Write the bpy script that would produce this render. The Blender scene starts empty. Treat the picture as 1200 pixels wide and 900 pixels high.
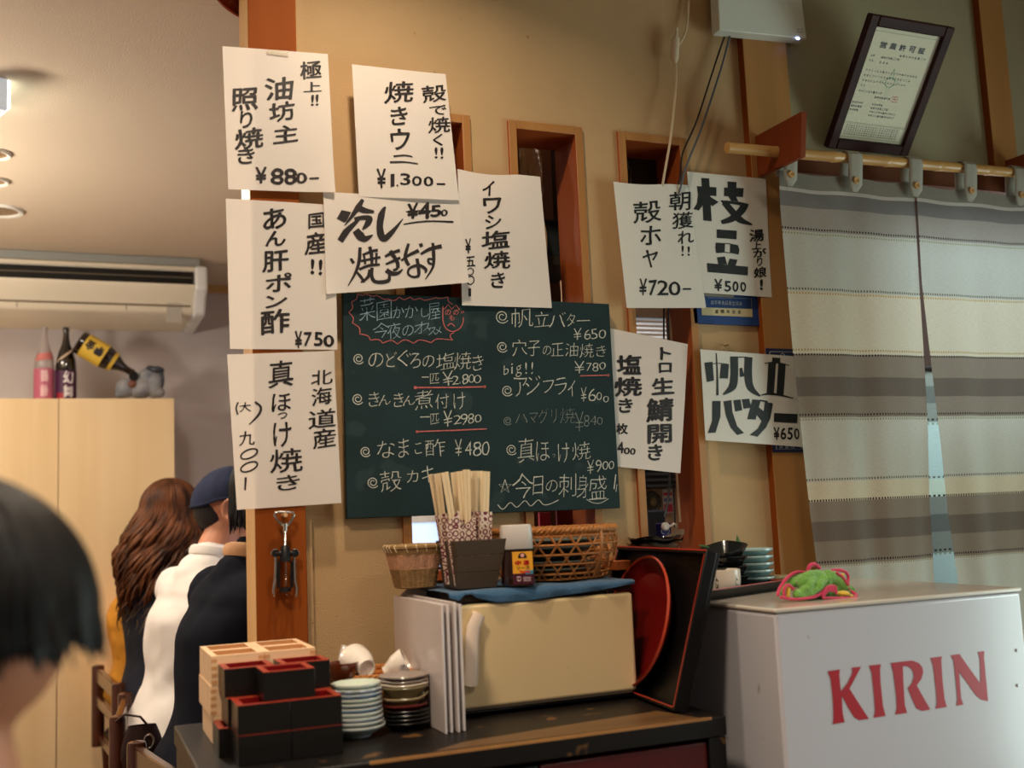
import bpy, bmesh, math, random
from mathutils import Vector, Matrix, noise

S = bpy.context.scene
COL = S.collection
random.seed(7)
PI = math.pi
R = math.radians

# ------------------------------------------------------------------ camera
ZC = 1.15
FPX = 1264.0
YAW, PITCH, ROLL = R(22.394), R(6.863), R(-2.4926)
_F = Vector((math.sin(YAW)*math.cos(PITCH), math.cos(YAW)*math.cos(PITCH), math.sin(PITCH)))
_r = Vector((math.cos(YAW), -math.sin(YAW), 0))
_u = _r.cross(_F)
_R2 = _r*math.cos(ROLL) + _u*math.sin(ROLL)
_U2 = -_r*math.sin(ROLL) + _u*math.cos(ROLL)
CAMP = Vector((0, 0, ZC))
cam = bpy.data.cameras.new('camera')
cam.sensor_width = 36.0
cam.lens = FPX/1200*36.0
cam.clip_start = 0.05
co = bpy.data.objects.new('camera', cam)
COL.objects.link(co)
m = Matrix.Identity(4)
for i in range(3):
    m[i][0], m[i][1], m[i][2], m[i][3] = _R2[i], _U2[i], -_F[i], CAMP[i]
co.matrix_world = m
S.camera = co
cam.dof.use_dof = True
cam.dof.focus_distance = 2.40
cam.dof.aperture_fstop = 3.0

def ray(u, v):
    return _R2*((u-600)/FPX) - _U2*((v-450)/FPX) + _F
def at(u, v, Y):
    d = ray(u, v); return CAMP + d*(Y/d.y)
def atz(u, v, Z):
    d = ray(u, v); return CAMP + d*((Z-ZC)/d.z)
def atx(u, v, X):
    d = ray(u, v); return CAMP + d*(X/d.x)
def atd(u, v, D):
    return CAMP + ray(u, v)*D

# ------------------------------------------------------------------ world, lights, exposure
S.view_settings.view_transform = 'Standard'
S.view_settings.look = 'None'
S.view_settings.exposure = 0.0
S.view_settings.gamma = 1.0
S.view_settings.use_curve_mapping = False
w = bpy.data.worlds.new('world'); S.world = w
w.use_nodes = True
w.node_tree.nodes['Background'].inputs[0].default_value = (1.0, 0.86, 0.70, 1)
w.node_tree.nodes['Background'].inputs[1].default_value = 0.03

WARM = (1.0, 0.82, 0.62)
def area(name, loc, size, power, col=WARM, rot=(0, 0, 0), spread=180, sy=None, disk=True):
    l = bpy.data.lights.new(name, 'AREA'); l.energy = power; l.color = col
    l.shape = 'RECTANGLE' if sy else ('DISK' if disk else 'SQUARE')
    l.size = size
    if sy: l.size_y = sy
    l.spread = R(spread)
    o = bpy.data.objects.new(name, l); COL.objects.link(o)
    o.location = loc; o.rotation_euler = rot
    return o
def point(name, loc, power, col=WARM, r=0.08):
    l = bpy.data.lights.new(name, 'POINT'); l.energy = power; l.color = col; l.shadow_soft_size = r
    o = bpy.data.objects.new(name, l); COL.objects.link(o); o.location = loc
    return o
# main room: ceiling downlights close to the wall and a general ceiling lamp
area('ceiling_lamp_wall', (0.50, 1.58, 2.52), 0.09, 9.0, WARM, spread=140)
area('ceiling_lamp_room', (-0.25, 0.75, 2.52), 0.30, 22, WARM, spread=128)
area('ceiling_lamp_rear', (0.9, -0.6, 2.52), 0.6, 21, (1.0, 0.93, 0.86), spread=140)
# daylight through the glass street door in the right wall
area('street_door_daylight', (3.05, 0.68, 0.88), 1.45, 30, (0.80, 1.0, 0.94), rot=(0, R(90), 0), sy=1.25, spread=160)
# left room: ceiling lamps, then two added fills
area('side_room_lamp', (0.05, 3.35, 2.20), 0.14, 10, (1.0, 0.90, 0.76), spread=170)
area('side_room_lamp_far', (-0.75, 3.9, 2.20), 0.3, 10, (1.0, 0.92, 0.80), spread=170)
point('side_room_fill_point', (-1.0, 3.1, 1.70), 26, (1.0, 0.88, 0.74), 0.10)  # unseen, added to brighten the side room ceiling
area('side_room_fill_up', (-0.9, 3.3, 1.62), 0.4, 22, (1.0, 0.90, 0.76), rot=(R(180), 0, 0))  # upward fill added out of view for the same ceiling
# kitchen behind the wall windows, and the passage behind the curtain
area('kitchen_lamp', (1.35, 2.6, 2.2), 0.3, 4, (1.0, 0.88, 0.76))
area('passage_lamp', (2.2, 2.65, 2.2), 0.5, 38, (0.66, 0.86, 1.0), sy=0.4)

# ------------------------------------------------------------------ materials
def lin(c):
    return tuple(((x/255)/12.92 if x/255 <= 0.04045 else ((x/255+0.055)/1.055)**2.4) for x in c) + (1.0,)
_M = {}
def mat(name, col, rough=0.5, metal=0.0, var=0.0, vscale=8.0, bump=0.0, bscale=60.0, spec=0.5, trans=0.0,
        alpha=1.0, emit=None, estr=0.0, coat=0.0, coat_rough=0.03, sheen=0.0, translucent=0.0, stretch=None, col2=None, detail=4.0, ior=1.45):
    if name in _M: return _M[name]
    mt = bpy.data.materials.new(name); mt.use_nodes = True
    nt = mt.node_tree; N = nt.nodes; L = nt.links
    b = N['Principled BSDF']
    c = lin(col)
    b.inputs['Base Color'].default_value = c
    b.inputs['Roughness'].default_value = rough
    b.inputs['Metallic'].default_value = metal
    b.inputs['Specular IOR Level'].default_value = spec
    b.inputs['Transmission Weight'].default_value = trans
    b.inputs['Alpha'].default_value = alpha
    b.inputs['Coat Weight'].default_value = coat
    b.inputs['Coat Roughness'].default_value = coat_rough
    b.inputs['Sheen Weight'].default_value = sheen
    b.inputs['IOR'].default_value = ior
    if emit:
        b.inputs['Emission Color'].default_value = lin(emit); b.inputs['Emission Strength'].default_value = estr
    tc = N.new('ShaderNodeTexCoord'); mp = N.new('ShaderNodeMapping')
    L.new(tc.outputs['Object'], mp.inputs['Vector'])
    if stretch: mp.inputs['Scale'].default_value = stretch
    if var or col2:
        n = N.new('ShaderNodeTexNoise'); n.inputs['Scale'].default_value = vscale; n.inputs['Detail'].default_value = detail
        L.new(mp.outputs[0], n.inputs['Vector'])
        r = N.new('ShaderNodeValToRGB'); r.color_ramp.elements[0].position = 0.3; r.color_ramp.elements[1].position = 0.7
        c2 = lin(col2) if col2 else tuple(min(1, x*(1+var)) for x in c[:3]) + (1,)
        c1 = c if col2 else tuple(x*(1-var) for x in c[:3]) + (1,)
        r.color_ramp.elements[0].color = c1; r.color_ramp.elements[1].color = c2
        L.new(n.outputs['Fac'], r.inputs[0]); L.new(r.outputs[0], b.inputs['Base Color'])
    if bump:
        n2 = N.new('ShaderNodeTexNoise'); n2.inputs['Scale'].default_value = bscale; n2.inputs['Detail'].default_value = 3
        L.new(mp.outputs[0], n2.inputs['Vector'])
        bp = N.new('ShaderNodeBump'); bp.inputs['Strength'].default_value = bump; bp.inputs['Distance'].default_value = 0.004
        L.new(n2.outputs['Fac'], bp.inputs['Height']); L.new(bp.outputs[0], b.inputs['Normal'])
    if translucent:
        t = N.new('ShaderNodeBsdfTranslucent'); t.inputs[0].default_value = c
        mx = N.new('ShaderNodeMixShader'); mx.inputs[0].default_value = translucent
        L.new(b.outputs[0], mx.inputs[1]); L.new(t.outputs[0], mx.inputs[2])
        L.new(mx.outputs[0], N['Material Output'].inputs['Surface'])
    _M[name] = mt
    return mt
def wood(name, c1, c2, axis='Z', scale=14.0, rough=0.45, coat=0.0, bump=0.06, spec=0.5):
    if name in _M: return _M[name]
    st = {'X': (0.06, 1, 1), 'Y': (1, 0.06, 1), 'Z': (1, 1, 0.06)}[axis]
    return mat(name, c1, rough, col2=c2, vscale=scale, stretch=st, bump=bump, bscale=scale*2.5, coat=coat, detail=6, spec=spec)
def speckle(mt, col, scale=120.0, thr=0.72, fac=0.6, base=None):
    """small stains: mixes col where a noise is high"""
    nt = mt.node_tree; N = nt.nodes; L = nt.links; b = N['Principled BSDF']
    src = b.inputs['Base Color'].links[0].from_socket if b.inputs['Base Color'].links else None
    tc = N.new('ShaderNodeTexCoord'); n = N.new('ShaderNodeTexNoise'); n.inputs['Scale'].default_value = scale; n.inputs['Detail'].default_value = 2
    L.new(tc.outputs['Object'], n.inputs['Vector'])
    r = N.new('ShaderNodeValToRGB'); r.color_ramp.elements[0].position = thr; r.color_ramp.elements[1].position = thr+0.05
    r.color_ramp.elements[0].color = (0, 0, 0, 1); r.color_ramp.elements[1].color = (fac,)*3 + (1,)
    L.new(n.outputs['Fac'], r.inputs[0])
    mx = N.new('ShaderNodeMix'); mx.data_type = 'RGBA'
    L.new(r.outputs[0], mx.inputs['Factor'])
    if src: L.new(src, mx.inputs['A'])
    else: mx.inputs['A'].default_value = b.inputs['Base Color'].default_value
    mx.inputs['B'].default_value = lin(col)
    L.new(mx.outputs['Result'], b.inputs['Base Color'])
    return mt

# ------------------------------------------------------------------ mesh builder
class MB:
    def __init__(s): s.bm = bmesh.new()
    def _faces(s, pts, faces):
        v = [s.bm.verts.new(p) for p in pts]
        for f in faces:
            try: s.bm.faces.new([v[i] for i in f])
            except ValueError: pass
        return v
    def hexa(s, p):   # bottom 0-3, top 4-7 (ccw)
        s._faces(p, [(3, 2, 1, 0), (4, 5, 6, 7), (0, 1, 5, 4), (1, 2, 6, 5), (2, 3, 7, 6), (3, 0, 4, 7)]); return s
    def box(s, c, d, rot=None):
        x, y, z = d[0]/2, d[1]/2, d[2]/2
        p = [Vector(q) for q in ((-x, -y, -z), (x, -y, -z), (x, y, -z), (-x, y, -z), (-x, -y, z), (x, -y, z), (x, y, z), (-x, y, z))]
        if rot is not None: p = [rot @ q for q in p]
        return s.hexa([q + Vector(c) for q in p])
    def bb(s, x0, x1, y0, y1, z0, z1):
        return s.box(((x0+x1)/2, (y0+y1)/2, (z0+z1)/2), (x1-x0, y1-y0, z1-z0))
    def prism(s, poly, vec):
        n = len(poly); vec = Vector(vec)
        p = [Vector(q) for q in poly]; pts = p + [q + vec for q in p]
        fs = [tuple(range(n-1, -1, -1)), tuple(range(n, 2*n))] + [(i, (i+1) % n, n+(i+1) % n, n+i) for i in range(n)]
        s._faces(pts, fs); return s
    def poly(s, pts):
        s._faces([Vector(p) for p in pts], [tuple(range(len(pts)))]); return s
    def tube(s, path, r, n=8, closed=False, flat=None, cap=True, up=None):
        P = [Vector(p) for p in path]; k = len(P)
        rr = r if isinstance(r, (list, tuple)) else [r]*k
        rings = []
        t0 = (P[1]-P[0]).normalized()
        ref = Vector(up) if up else (Vector((0, 0, 1)) if abs(t0.z) < 0.9 else Vector((1, 0, 0)))
        a = (ref - t0*ref.dot(t0)).normalized()
        for i in range(k):
            if closed: t = (P[(i+1) % k]-P[i-1])
            else: t = P[min(i+1, k-1)] - P[max(i-1, 0)]
            t = t.normalized() if t.length > 1e-9 else t0
            if up: a = (ref - t*ref.dot(t))
            else: a = (a - t*a.dot(t))
            a = a.normalized() if a.length > 1e-6 else t.orthogonal().normalized()
            b = t.cross(a)
            fx = flat if flat else 1.0
            rings.append([s.bm.verts.new(P[i] + (a*math.cos(2*PI*j/n)*fx + b*math.sin(2*PI*j/n))*rr[i]) for j in range(n)])
        for i in range(k if closed else k-1):
            A, B = rings[i], rings[(i+1) % k]
            for j in range(n):
                s.bm.faces.new((A[j], A[(j+1) % n], B[(j+1) % n], B[j]))
        if cap and not closed:
            try:
                s.bm.faces.new(rings[0][::-1]); s.bm.faces.new(rings[-1])
            except ValueError: pass
        return s
    def lathe(s, prof, c=(0, 0, 0), n=32, mtx=None, sx=1.0, sy=1.0, close=True):
        c = Vector(c); rings = []
        for r, z in prof:
            if r < 1e-6:
                p = Vector((0, 0, z)); p = mtx @ p if mtx is not None else p
                rings.append([s.bm.verts.new(p+c)])
            else:
                ring = []
                for j in range(n):
                    p = Vector((r*math.cos(2*PI*j/n)*sx, r*math.sin(2*PI*j/n)*sy, z)); p = mtx @ p if mtx is not None else p
                    ring.append(s.bm.verts.new(p+c))
                rings.append(ring)
        for A, B in zip(rings, rings[1:]):
            for j in range(n):
                q = [A[0] if len(A) == 1 else A[j], A[0] if len(A) == 1 else A[(j+1) % n], B[0] if len(B) == 1 else B[(j+1) % n], B[0] if len(B) == 1 else B[j]]
                u = []
                for v in q:
                    if v not in u: u.append(v)
                if len(u) >= 3:
                    try: s.bm.faces.new(u)
                    except ValueError: pass
        return s
    def cyl(s, p0, p1, r, n=20):
        return s.tube([p0, p1], r, n)
    def ell(s, c, r, n=20, mtx=None):
        k = n//2
        prof = [(math.sin(PI*i/k), -math.cos(PI*i/k)) for i in range(k+1)]
        prof[0] = (0, -1); prof[-1] = (0, 1)
        M = Matrix.Diagonal(Vector(r))
        if mtx is not None: M = mtx @ M
        return s.lathe(prof, c, n, M)
    def surf(s, f, nu, nv):
        g = [[s.bm.verts.new(f(i/nu, j/nv)) for i in range(nu+1)] for j in range(nv+1)]
        for j in range(nv):
            for i in range(nu):
                s.bm.faces.new((g[j][i], g[j][i+1], g[j+1][i+1], g[j+1][i]))
        return s
    def build(s, name, material, parent=None, bevel=0.0, sharp=38, seg=2, solid=0.0, normals=True, smooth=True, soff=-1):
        me = bpy.data.meshes.new(name)
        if normals and len(s.bm.faces): bmesh.ops.recalc_face_normals(s.bm, faces=s.bm.faces)
        s.bm.to_mesh(me); s.bm.free()
        for p in me.polygons: p.use_smooth = smooth
        if smooth: me.set_sharp_from_angle(angle=R(sharp))
        me.materials.append(material)
        o = bpy.data.objects.new(name, me); COL.objects.link(o)
        if solid:
            md = o.modifiers.new('thickness', 'SOLIDIFY'); md.thickness = solid; md.offset = soff
        if bevel:
            md = o.modifiers.new('bevel', 'BEVEL'); md.width = bevel; md.segments = seg; md.limit_method = 'ANGLE'; md.angle_limit = R(40)
        if parent is not None: adopt(o, parent)
        return o
def adopt(o, parent):
    o.parent = parent
    if parent.get('_world') is not None:
        o.matrix_parent_inverse = Matrix.Translation(parent.location).inverted()
def tag(o, label=None, cat=None, group=None, kind=None):
    if label: o['label'] = label
    if cat: o['category'] = cat
    if group: o['group'] = group
    if kind: o['kind'] = kind
    return o
def thing(name, label, cat, loc=(0, 0, 0), group=None, local=False, rz=0.0):
    o = bpy.data.objects.new(name, None); COL.objects.link(o)
    o.empty_display_size = 0.05
    o.location = loc; o.rotation_euler = (0, 0, rz)
    if not local: o['_world'] = 1
    return tag(o, label, cat, group)
def clone(root, label, loc=None, rot=None, group=None):
    r = root.copy(); COL.objects.link(r)
    if loc is not None: r.location = loc
    if rot is not None: r.rotation_euler = rot
    tag(r, label, None, group)
    for ch in list(root.children):
        c = ch.copy(); COL.objects.link(c); c.parent = r
        for g in list(ch.children):
            d = g.copy(); COL.objects.link(d); d.parent = c
    return r
def struct(o): o['kind'] = 'structure'; return o
def sm(t): t = max(0.0, min(1.0, t)); return t*t*(3-2*t)

# ------------------------------------------------------------------ writing
_G = {}
def glyph(ch, off):
    k = (ch, round(off, 3))
    if k in _G: return _G[k]
    c = bpy.data.curves.new('glyph', 'FONT'); c.body = ch; c.offset = min(off, 0.0); c.resolution_u = 3
    o = bpy.data.objects.new('glyph', c); COL.objects.link(o)
    dg = bpy.context.evaluated_depsgraph_get()
    ev = o.evaluated_get(dg); me = ev.to_mesh()
    vs = [(v.co.x, v.co.y) for v in me.vertices]; fs = [tuple(p.vertices) for p in me.polygons]
    ev.to_mesh_clear()
    bpy.data.objects.remove(o); bpy.data.curves.remove(c)
    if vs:
        x0 = min(v[0] for v in vs); x1 = max(v[0] for v in vs); y0 = min(v[1] for v in vs); y1 = max(v[1] for v in vs)
        vs = [((x-(x0+x1)/2)/max(x1-x0, 1e-6), (y-(y0+y1)/2)/max(y1-y0, 1e-6)) for x, y in vs]
        if off > 0:      # a heavier pen: the shape laid down again a little to each side
            dx, dy = off/max(x1-x0, 0.12), off/max(y1-y0, 0.12); base, bf = vs, fs; vs, fs = [], []
            for a, b in ((0, 0), (dx, 0), (-dx, 0), (0, dy), (0, -dy)):
                q = len(vs); vs = vs + [((x+a)/(1+2*dx), (y+b)/(1+2*dy)) for x, y in base]; fs = fs + [tuple(i+q for i in f) for f in bf]
    _G[k] = (vs, fs)
    return _G[k]
class Ink:
    """collects writing given in picture coordinates of a zoomed crop and lays it on a surface"""
    def __init__(s, fn, ox=0, oy=0, sc=1.0):
        s.fn = fn; s.mb = MB(); s.o = (ox, oy, sc); s.bold = 0.0; s.wob = 0.0; s.sw = 1.0
    def org(s, ox, oy, sc): s.o = (ox, oy, sc); return s
    def P(s, x, y): return s.fn(s.o[0]+x/s.o[2], s.o[1]+y/s.o[2])
    def t(s, items, off=0.0, slant=0.10, wob=0.02):
        for ch, cx, cy, w, h in items:
            vs, fs = glyph(ch, off+s.bold)
            wob = max(wob, s.wob)
            sd = Vector((random.random()*50, random.random()*50, 0))
            rot = random.uniform(-0.03, 0.03)
            out = []
            for x, y in vs:
                n = noise.noise_vector(Vector((x*2.2, y*2.2, 0))+sd)
                X = x + n.x*wob*1.6; Y = y + n.y*wob*1.6 + x*slant*min(1.5, w/max(h, 1e-6))*0.9
                X, Y = X*w, Y*h
                X, Y = X*math.cos(rot)-Y*math.sin(rot), X*math.sin(rot)+Y*math.cos(rot)
                out.append(s.P(cx+X, cy-Y))
            s.mb._faces(out, fs)
        return s
    def stroke(s, pts, wd):
        """a brush or chalk stroke: polyline with a width or widths"""
        n = len(pts)
        ws = [q*s.sw for q in (wd if isinstance(wd, (list, tuple)) else [wd]*n)]
        # subdivide with catmull-rom
        P, W = [], []
        for i in range(n-1):
            p0 = pts[max(i-1, 0)]; p1 = pts[i]; p2 = pts[i+1]; p3 = pts[min(i+2, n-1)]
            for q in range(5):
                t = q/5
                P.append(tuple(0.5*((2*p1[k]) + (-p0[k]+p2[k])*t + (2*p0[k]-5*p1[k]+4*p2[k]-p3[k])*t*t + (-p0[k]+3*p1[k]-3*p2[k]+p3[k])*t**3) for k in (0, 1)))
                W.append(ws[i]*(1-t)+ws[i+1]*t)
        P.append(pts[-1]); W.append(ws[-1])
        return s._ribbon(P, W)
    def line(s, pts, wd):
        return s._ribbon(pts, [wd]*len(pts))
    def _ribbon(s, P, W):
        l, r = [], []
        k = len(P)
        for i in range(k):
            a = P[max(i-1, 0)]; b = P[min(i+1, k-1)]
            dx, dy = b[0]-a[0], b[1]-a[1]; q = math.hypot(dx, dy) or 1
            nx, ny = -dy/q, dx/q
            l.append(s.P(P[i][0]+nx*W[i]/2, P[i][1]+ny*W[i]/2)); r.append(s.P(P[i][0]-nx*W[i]/2, P[i][1]-ny*W[i]/2))
        v = [s.mb.bm.verts.new(p) for p in l]; z = [s.mb.bm.verts.new(p) for p in r]
        for i in range(k-1):
            s.mb.bm.faces.new((v[i], v[i+1], z[i+1], z[i]))
        return s
    def poly(s, pts):
        s.mb.poly([s.P(*p) for p in pts]); return s
    def spiral(s, cx, cy, r, wd=6):
        pts = []
        for i in range(30):
            a = -0.6 - i/29*3.6*PI; q = r*(1-0.75*i/29)
            pts.append((cx+math.cos(a)*q, cy-math.sin(a)*q))
        return s.line(pts[::-1], wd)
    def build(s, name, material, parent):
        s.mb.bm.normal_update()
        bmesh.ops.triangulate(s.mb.bm, faces=[f for f in s.mb.bm.faces if len(f.verts) > 4])
        return s.mb.build(name, material, parent, normals=False, smooth=False)
#__SECTION_SETTING__
# ------------------------------------------------------------------ the setting
WY = 2.10          # face of the wall with the menus
M_wall = speckle(mat('wall_plaster', (186, 153, 110), 0.85, var=0.05, vscale=5, bump=0.35, bscale=320), (120, 80, 40), 55, 0.745, 0.5)
M_wall2 = mat('wallpaper', (202, 194, 194), 0.85, var=0.02, vscale=4, bump=0.2, bscale=260)
M_ceil = mat('ceiling_paper', (208, 190, 166), 0.8, var=0.02, vscale=3, bump=0.25, bscale=240, stretch=(1, 1, 1))
M_ceil2 = mat('ceiling_white', (200, 185, 165), 0.85)
M_floor = wood('floor_wood', (88, 58, 36), (112, 76, 48), 'Y', 10, 0.45)
M_post = wood('post_cedar', (130, 64, 22), (146, 76, 28), 'Z', 16, 0.6, bump=0.04, spec=0.08)
M_post_b = wood('post_front_lit', (164, 116, 62), (180, 130, 74), 'Z', 18, 0.45)  # tan of the post fronts as lit, painted in
M_frame = wood('frame_cedar', (150, 72, 30), (168, 86, 38), 'Z', 20, 0.42)
M_dark = wood('dark_beam', (96, 52, 26), (120, 66, 34), 'X', 14, 0.5)

OPEN = [(0.616, 0.790), (0.882, 1.058), (1.152, 1.328)]
ZT, ZB = 2.003, 1.045
mb = MB()
xs = [0.40] + [q for o_ in OPEN for q in o_] + [1.635]
for a, b_ in zip(xs[0::2], xs[1::2]): mb.bb(a, b_, WY, WY+0.10, 0, 2.62)
for a, b_ in OPEN:
    mb.bb(a, b_, WY, WY+0.10, 0, ZB); mb.bb(a, b_, WY, WY+0.10, ZT, 2.62)
mb.bb(2.56, 3.12, WY, WY+0.10, 0, 2.62)
struct(mb.build('wall_back', M_wall, smooth=False))
struct(MB().bb(1.635, 2.56, WY, WY+0.10, 1.99, 2.62).build('wall_over_doorway', mat('wall_plaster_grey_daylit', (164, 156, 124), 0.85, var=0.05, vscale=5, bump=0.35, bscale=320), smooth=False))  # grey-green plaster, with the green daylight tint put into its colour
# lintel of the doorway
struct(MB().bb(1.605, 2.60, WY-0.015, WY+0.11, 1.945, 1.992).build('trim_1', M_dark))
# left pillar (the wall's end post), right posts
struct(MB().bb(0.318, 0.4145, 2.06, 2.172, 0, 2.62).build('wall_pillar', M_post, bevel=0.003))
struct(MB().bb(0.4145, 0.430, 2.086, 2.11, 0, 2.62).build('pillar_shade_strip', M_wall))  # plaster strip added in place of the pillar's shadow on the wall
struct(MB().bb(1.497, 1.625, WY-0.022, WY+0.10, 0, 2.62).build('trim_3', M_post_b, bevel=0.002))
p = at(1152, 60, WY-0.02)
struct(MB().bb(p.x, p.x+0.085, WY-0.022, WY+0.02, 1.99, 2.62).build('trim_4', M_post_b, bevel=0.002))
# window frames
for i, (a, b_) in enumerate(OPEN):
    root = struct(thing('window_%d' % (i+1), None, None, ((a+b_)/2, WY, ZB)))
    f = MB(); t = 0.017; y0, y1 = WY-0.008, WY+0.104
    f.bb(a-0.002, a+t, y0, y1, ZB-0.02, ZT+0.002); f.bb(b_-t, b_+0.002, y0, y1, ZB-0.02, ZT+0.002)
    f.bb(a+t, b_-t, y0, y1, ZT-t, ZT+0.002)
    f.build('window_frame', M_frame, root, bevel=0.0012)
    MB().bb(a+t, b_-t, y0-0.03, y1, ZB-0.02, ZB).build('window_sill', M_frame, root, bevel=0.0012)
# room shell round the camera
struct(MB().bb(-2.7, 3.2, -2.7, 5.3, -0.08, 0).build('floor', M_floor))
struct(MB().bb(-2.7, 3.2, -2.7, 2.20, 2.60, 2.70).build('ceiling', M_ceil2))
struct(MB().bb(-2.8, -2.7, -2.7, 5.3, 0, 2.7).build('wall_left', M_wall2))
struct(MB().bb(-2.7, 3.2, -2.8, -2.7, 0, 2.7).build('wall_front', M_wall2))
mb = MB(); mb.bb(3.1, 3.2, -2.7, 0.04, 0, 2.7); mb.bb(3.1, 3.2, 1.30, 5.3, 0, 2.7); mb.bb(3.1, 3.2, 0.04, 1.30, 0, 0.12); mb.bb(3.1, 3.2, 0.04, 1.30, 1.65, 2.7)
struct(mb.build('wall_right', M_wall2))
# left room
FY = 5.014
struct(MB().bb(-2.7, 3.2, FY, FY+0.1, 0, 2.7).build('wall_far', M_wall2))
struct(MB().bb(-2.7, 3.2, 2.2405, FY+0.1, 2.25, 2.33).build('ceiling_side', M_ceil))
struct(MB().bb(-2.7, 0.33, 2.10, 2.205, 2.455, 2.60).build('wall_header', M_wall2))
struct(MB().bb(-2.7, 0.97, FY-0.02, FY, 2.215, 2.25).build('trim_6', wood('pale_moulding', (196, 160, 104), (208, 172, 118), 'X', 18)))
struct(MB().bb(0.97, 1.03, 2.48, FY, 0, 2.25).build('wall_partition', M_wall2))
struct(MB().bb(1.86, 1.90, 2.20, 2.95, 0, 2.25).build('wall_light_screen', M_wall2))  # partition added to keep the passage lamp's light out of the kitchen
struct(MB().bb(1.90, 3.1, 2.95, 3.01, 0, 2.25).build('wall_passage_end', mat('passage_dark', (58, 38, 26), 0.8)))
struct(MB().bb(1.03, 1.90, 2.95, 3.01, 0, 2.25).build('wall_kitchen', mat('kitchen_wall', (196, 160, 124), 0.7, var=0.04)))
# daylit pane seen low through the left wall window
a = atx(478, 607, 0.965); c = atx(540, 640, 0.965)
root = struct(thing('window_4', None, None, (0.965, 3.0, 0.9)))
MB().bb(0.955, 0.969, 2.45, 3.6, 0.80, a.z).build('window_pane', mat('daylit_pane', (200, 215, 240), 0.6, emit=(176, 205, 250), estr=1.05), root)
mb = MB()
for z in (a.z-0.003, a.z-0.075, a.z-0.15, a.z-0.22): mb.bb(0.950, 0.956, 2.45, 3.6, z-(0.004 if z < a.z-0.01 else 0.012), z+(0 if z < a.z-0.01 else 0.012))
mb.build('window_rail', mat('pane_rail', (215, 215, 215), 0.5), root)

# ------------------------------------------------------------------ left room: cabinet, air conditioner, ceiling fixtures
M_maple = wood('maple_veneer', (222, 190, 140), (236, 208, 164), 'Z', 7, 0.42, bump=0.02)
CY = 4.614; CZ = at(204, 467, CY).z; CX = at(204.5, 467, CY).x
seam = at(68, 600, CY).x; dw = CX-seam
root = thing('tall_cabinet', 'tall pale maple veneer cabinet with plain doors behind the diners', 'cabinet', (CX-dw, CY+0.2, 0))
MB().bb(CX-4*dw, CX, CY+0.02, FY-0.002, 0.0, CZ).build('body', M_maple, root, bevel=0.002)
for i in range(4):
    MB().bb(CX-(i+1)*dw+0.0015, CX-i*dw-0.0015, CY, CY+0.0195, 0.06, CZ).build('door', M_maple, root, bevel=0.0015)

M_acw = mat('aged_white_plastic', (240, 231, 208), 0.4, var=0.03, vscale=3)
M_acg = mat('grey_flange', (150, 152, 146), 0.5)
M_blk = mat('black_plastic', (14, 14, 15), 0.4)
y1 = atz(235, 302, 2.249).y
xr = atz(235, 302, 2.249).x
zt = at(235, 313, y1).z
zl = at(228, 338, y1).z
xe = at(243, 320, y1).x
pb = atz(215, 369, 2.03); xl = -2.3
zb, yb = pb.z, pb.y
root = thing('air_conditioner', 'long white air conditioner hung under the ceiling above the tall cabinet', 'air conditioner', (-0.6, yb, zb))
MB().bb(xl, xr, y1+0.012, FY-0.002, zt, 2.2495).build('mounting_flange', M_acg, root, bevel=0.004)
prof = [(y1, zt), (y1-0.006, zt-0.012), (y1+0.006, zt-0.018), (y1+0.03, zt-0.02), (y1+0.03, zl+0.018), (y1-0.004, zl+0.016), (y1+0.004, zl), (y1+0.06, zl-0.03), (yb-0.02, zb+0.012), (yb, zb), (FY-0.002, zb), (FY-0.002, zt)]
MB().prism([(xl, y, z) for y, z in prof], (xe-xl-0.05, 0, 0)).build('casing', M_acw, root, bevel=0.003)
prof2 = [(y1-0.01, zt+0.004), (y1-0.014, zt-0.02), (y1-0.012, zl-0.004), (y1+0.05, zl-0.04), (yb-0.03, zb), (yb, zb-0.008), (FY-0.002, zb-0.008), (FY-0.002, zt+0.004)]
MB().prism([(xe-0.05, y, z) for y, z in prof2], (0.05, 0, 0)).build('end_cap', mat('white_cap', (236, 238, 236), 0.3), root, bevel=0.012, seg=3)
MB().bb(xl+0.01, xe-0.056, y1+0.012, y1+0.031, zl+0.017, zt-0.019).build('outlet', M_blk, root)
mb = MB()
for k in range(42): mb.box((xe-0.1-k*0.045, y1+0.016, (zl+zt)/2), (0.002, 0.008, zt-zl-0.05), Matrix.Rotation(0.3, 3, 'Z'))
o_ = mb.build('vane', mat('vane_grey', (52, 52, 54), 0.5), root); o_['kind'] = 'stuff'
MB().bb(xl+0.01, xe-0.056, y1+0.006, y1+0.010, (zl+zt)/2-0.003, (zl+zt)/2+0.003).build('louver', mat('louver_brown', (92, 84, 70), 0.5), root)
mb = MB()
yg = y1+0.06+(yb-0.02-y1-0.06)*0.62; zg = zl-0.03+(zb+0.012-zl+0.03)*0.62
for u in (20, 148): 
    xx = atz(u, 356, 2.06).x
    sl = (zb+0.012-zl+0.03)/(yb-0.02-y1-0.06)
    mb.hexa([(xx, yg, zg-0.002), (xx+0.003, yg, zg-0.002), (xx+0.003, yb-0.02, zb+0.009), (xx, yb-0.02, zb+0.009), (xx, yg, zg+0.01), (xx+0.003, yg, zg+0.01), (xx+0.003, yb-0.02, zb+0.02), (xx, yb-0.02, zb+0.02)])
mb.hexa([(xl, yg-0.003, zg-0.0015), (xe-0.06, yg-0.003, zg-0.0015), (xe-0.06, yg+0.003, zg-0.0035), (xl, yg+0.003, zg-0.0035), (xl, yg-0.003, zg+0.01), (xe-0.06, yg-0.003, zg+0.01), (xe-0.06, yg+0.003, zg+0.01), (xl, yg+0.003, zg+0.01)])
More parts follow.
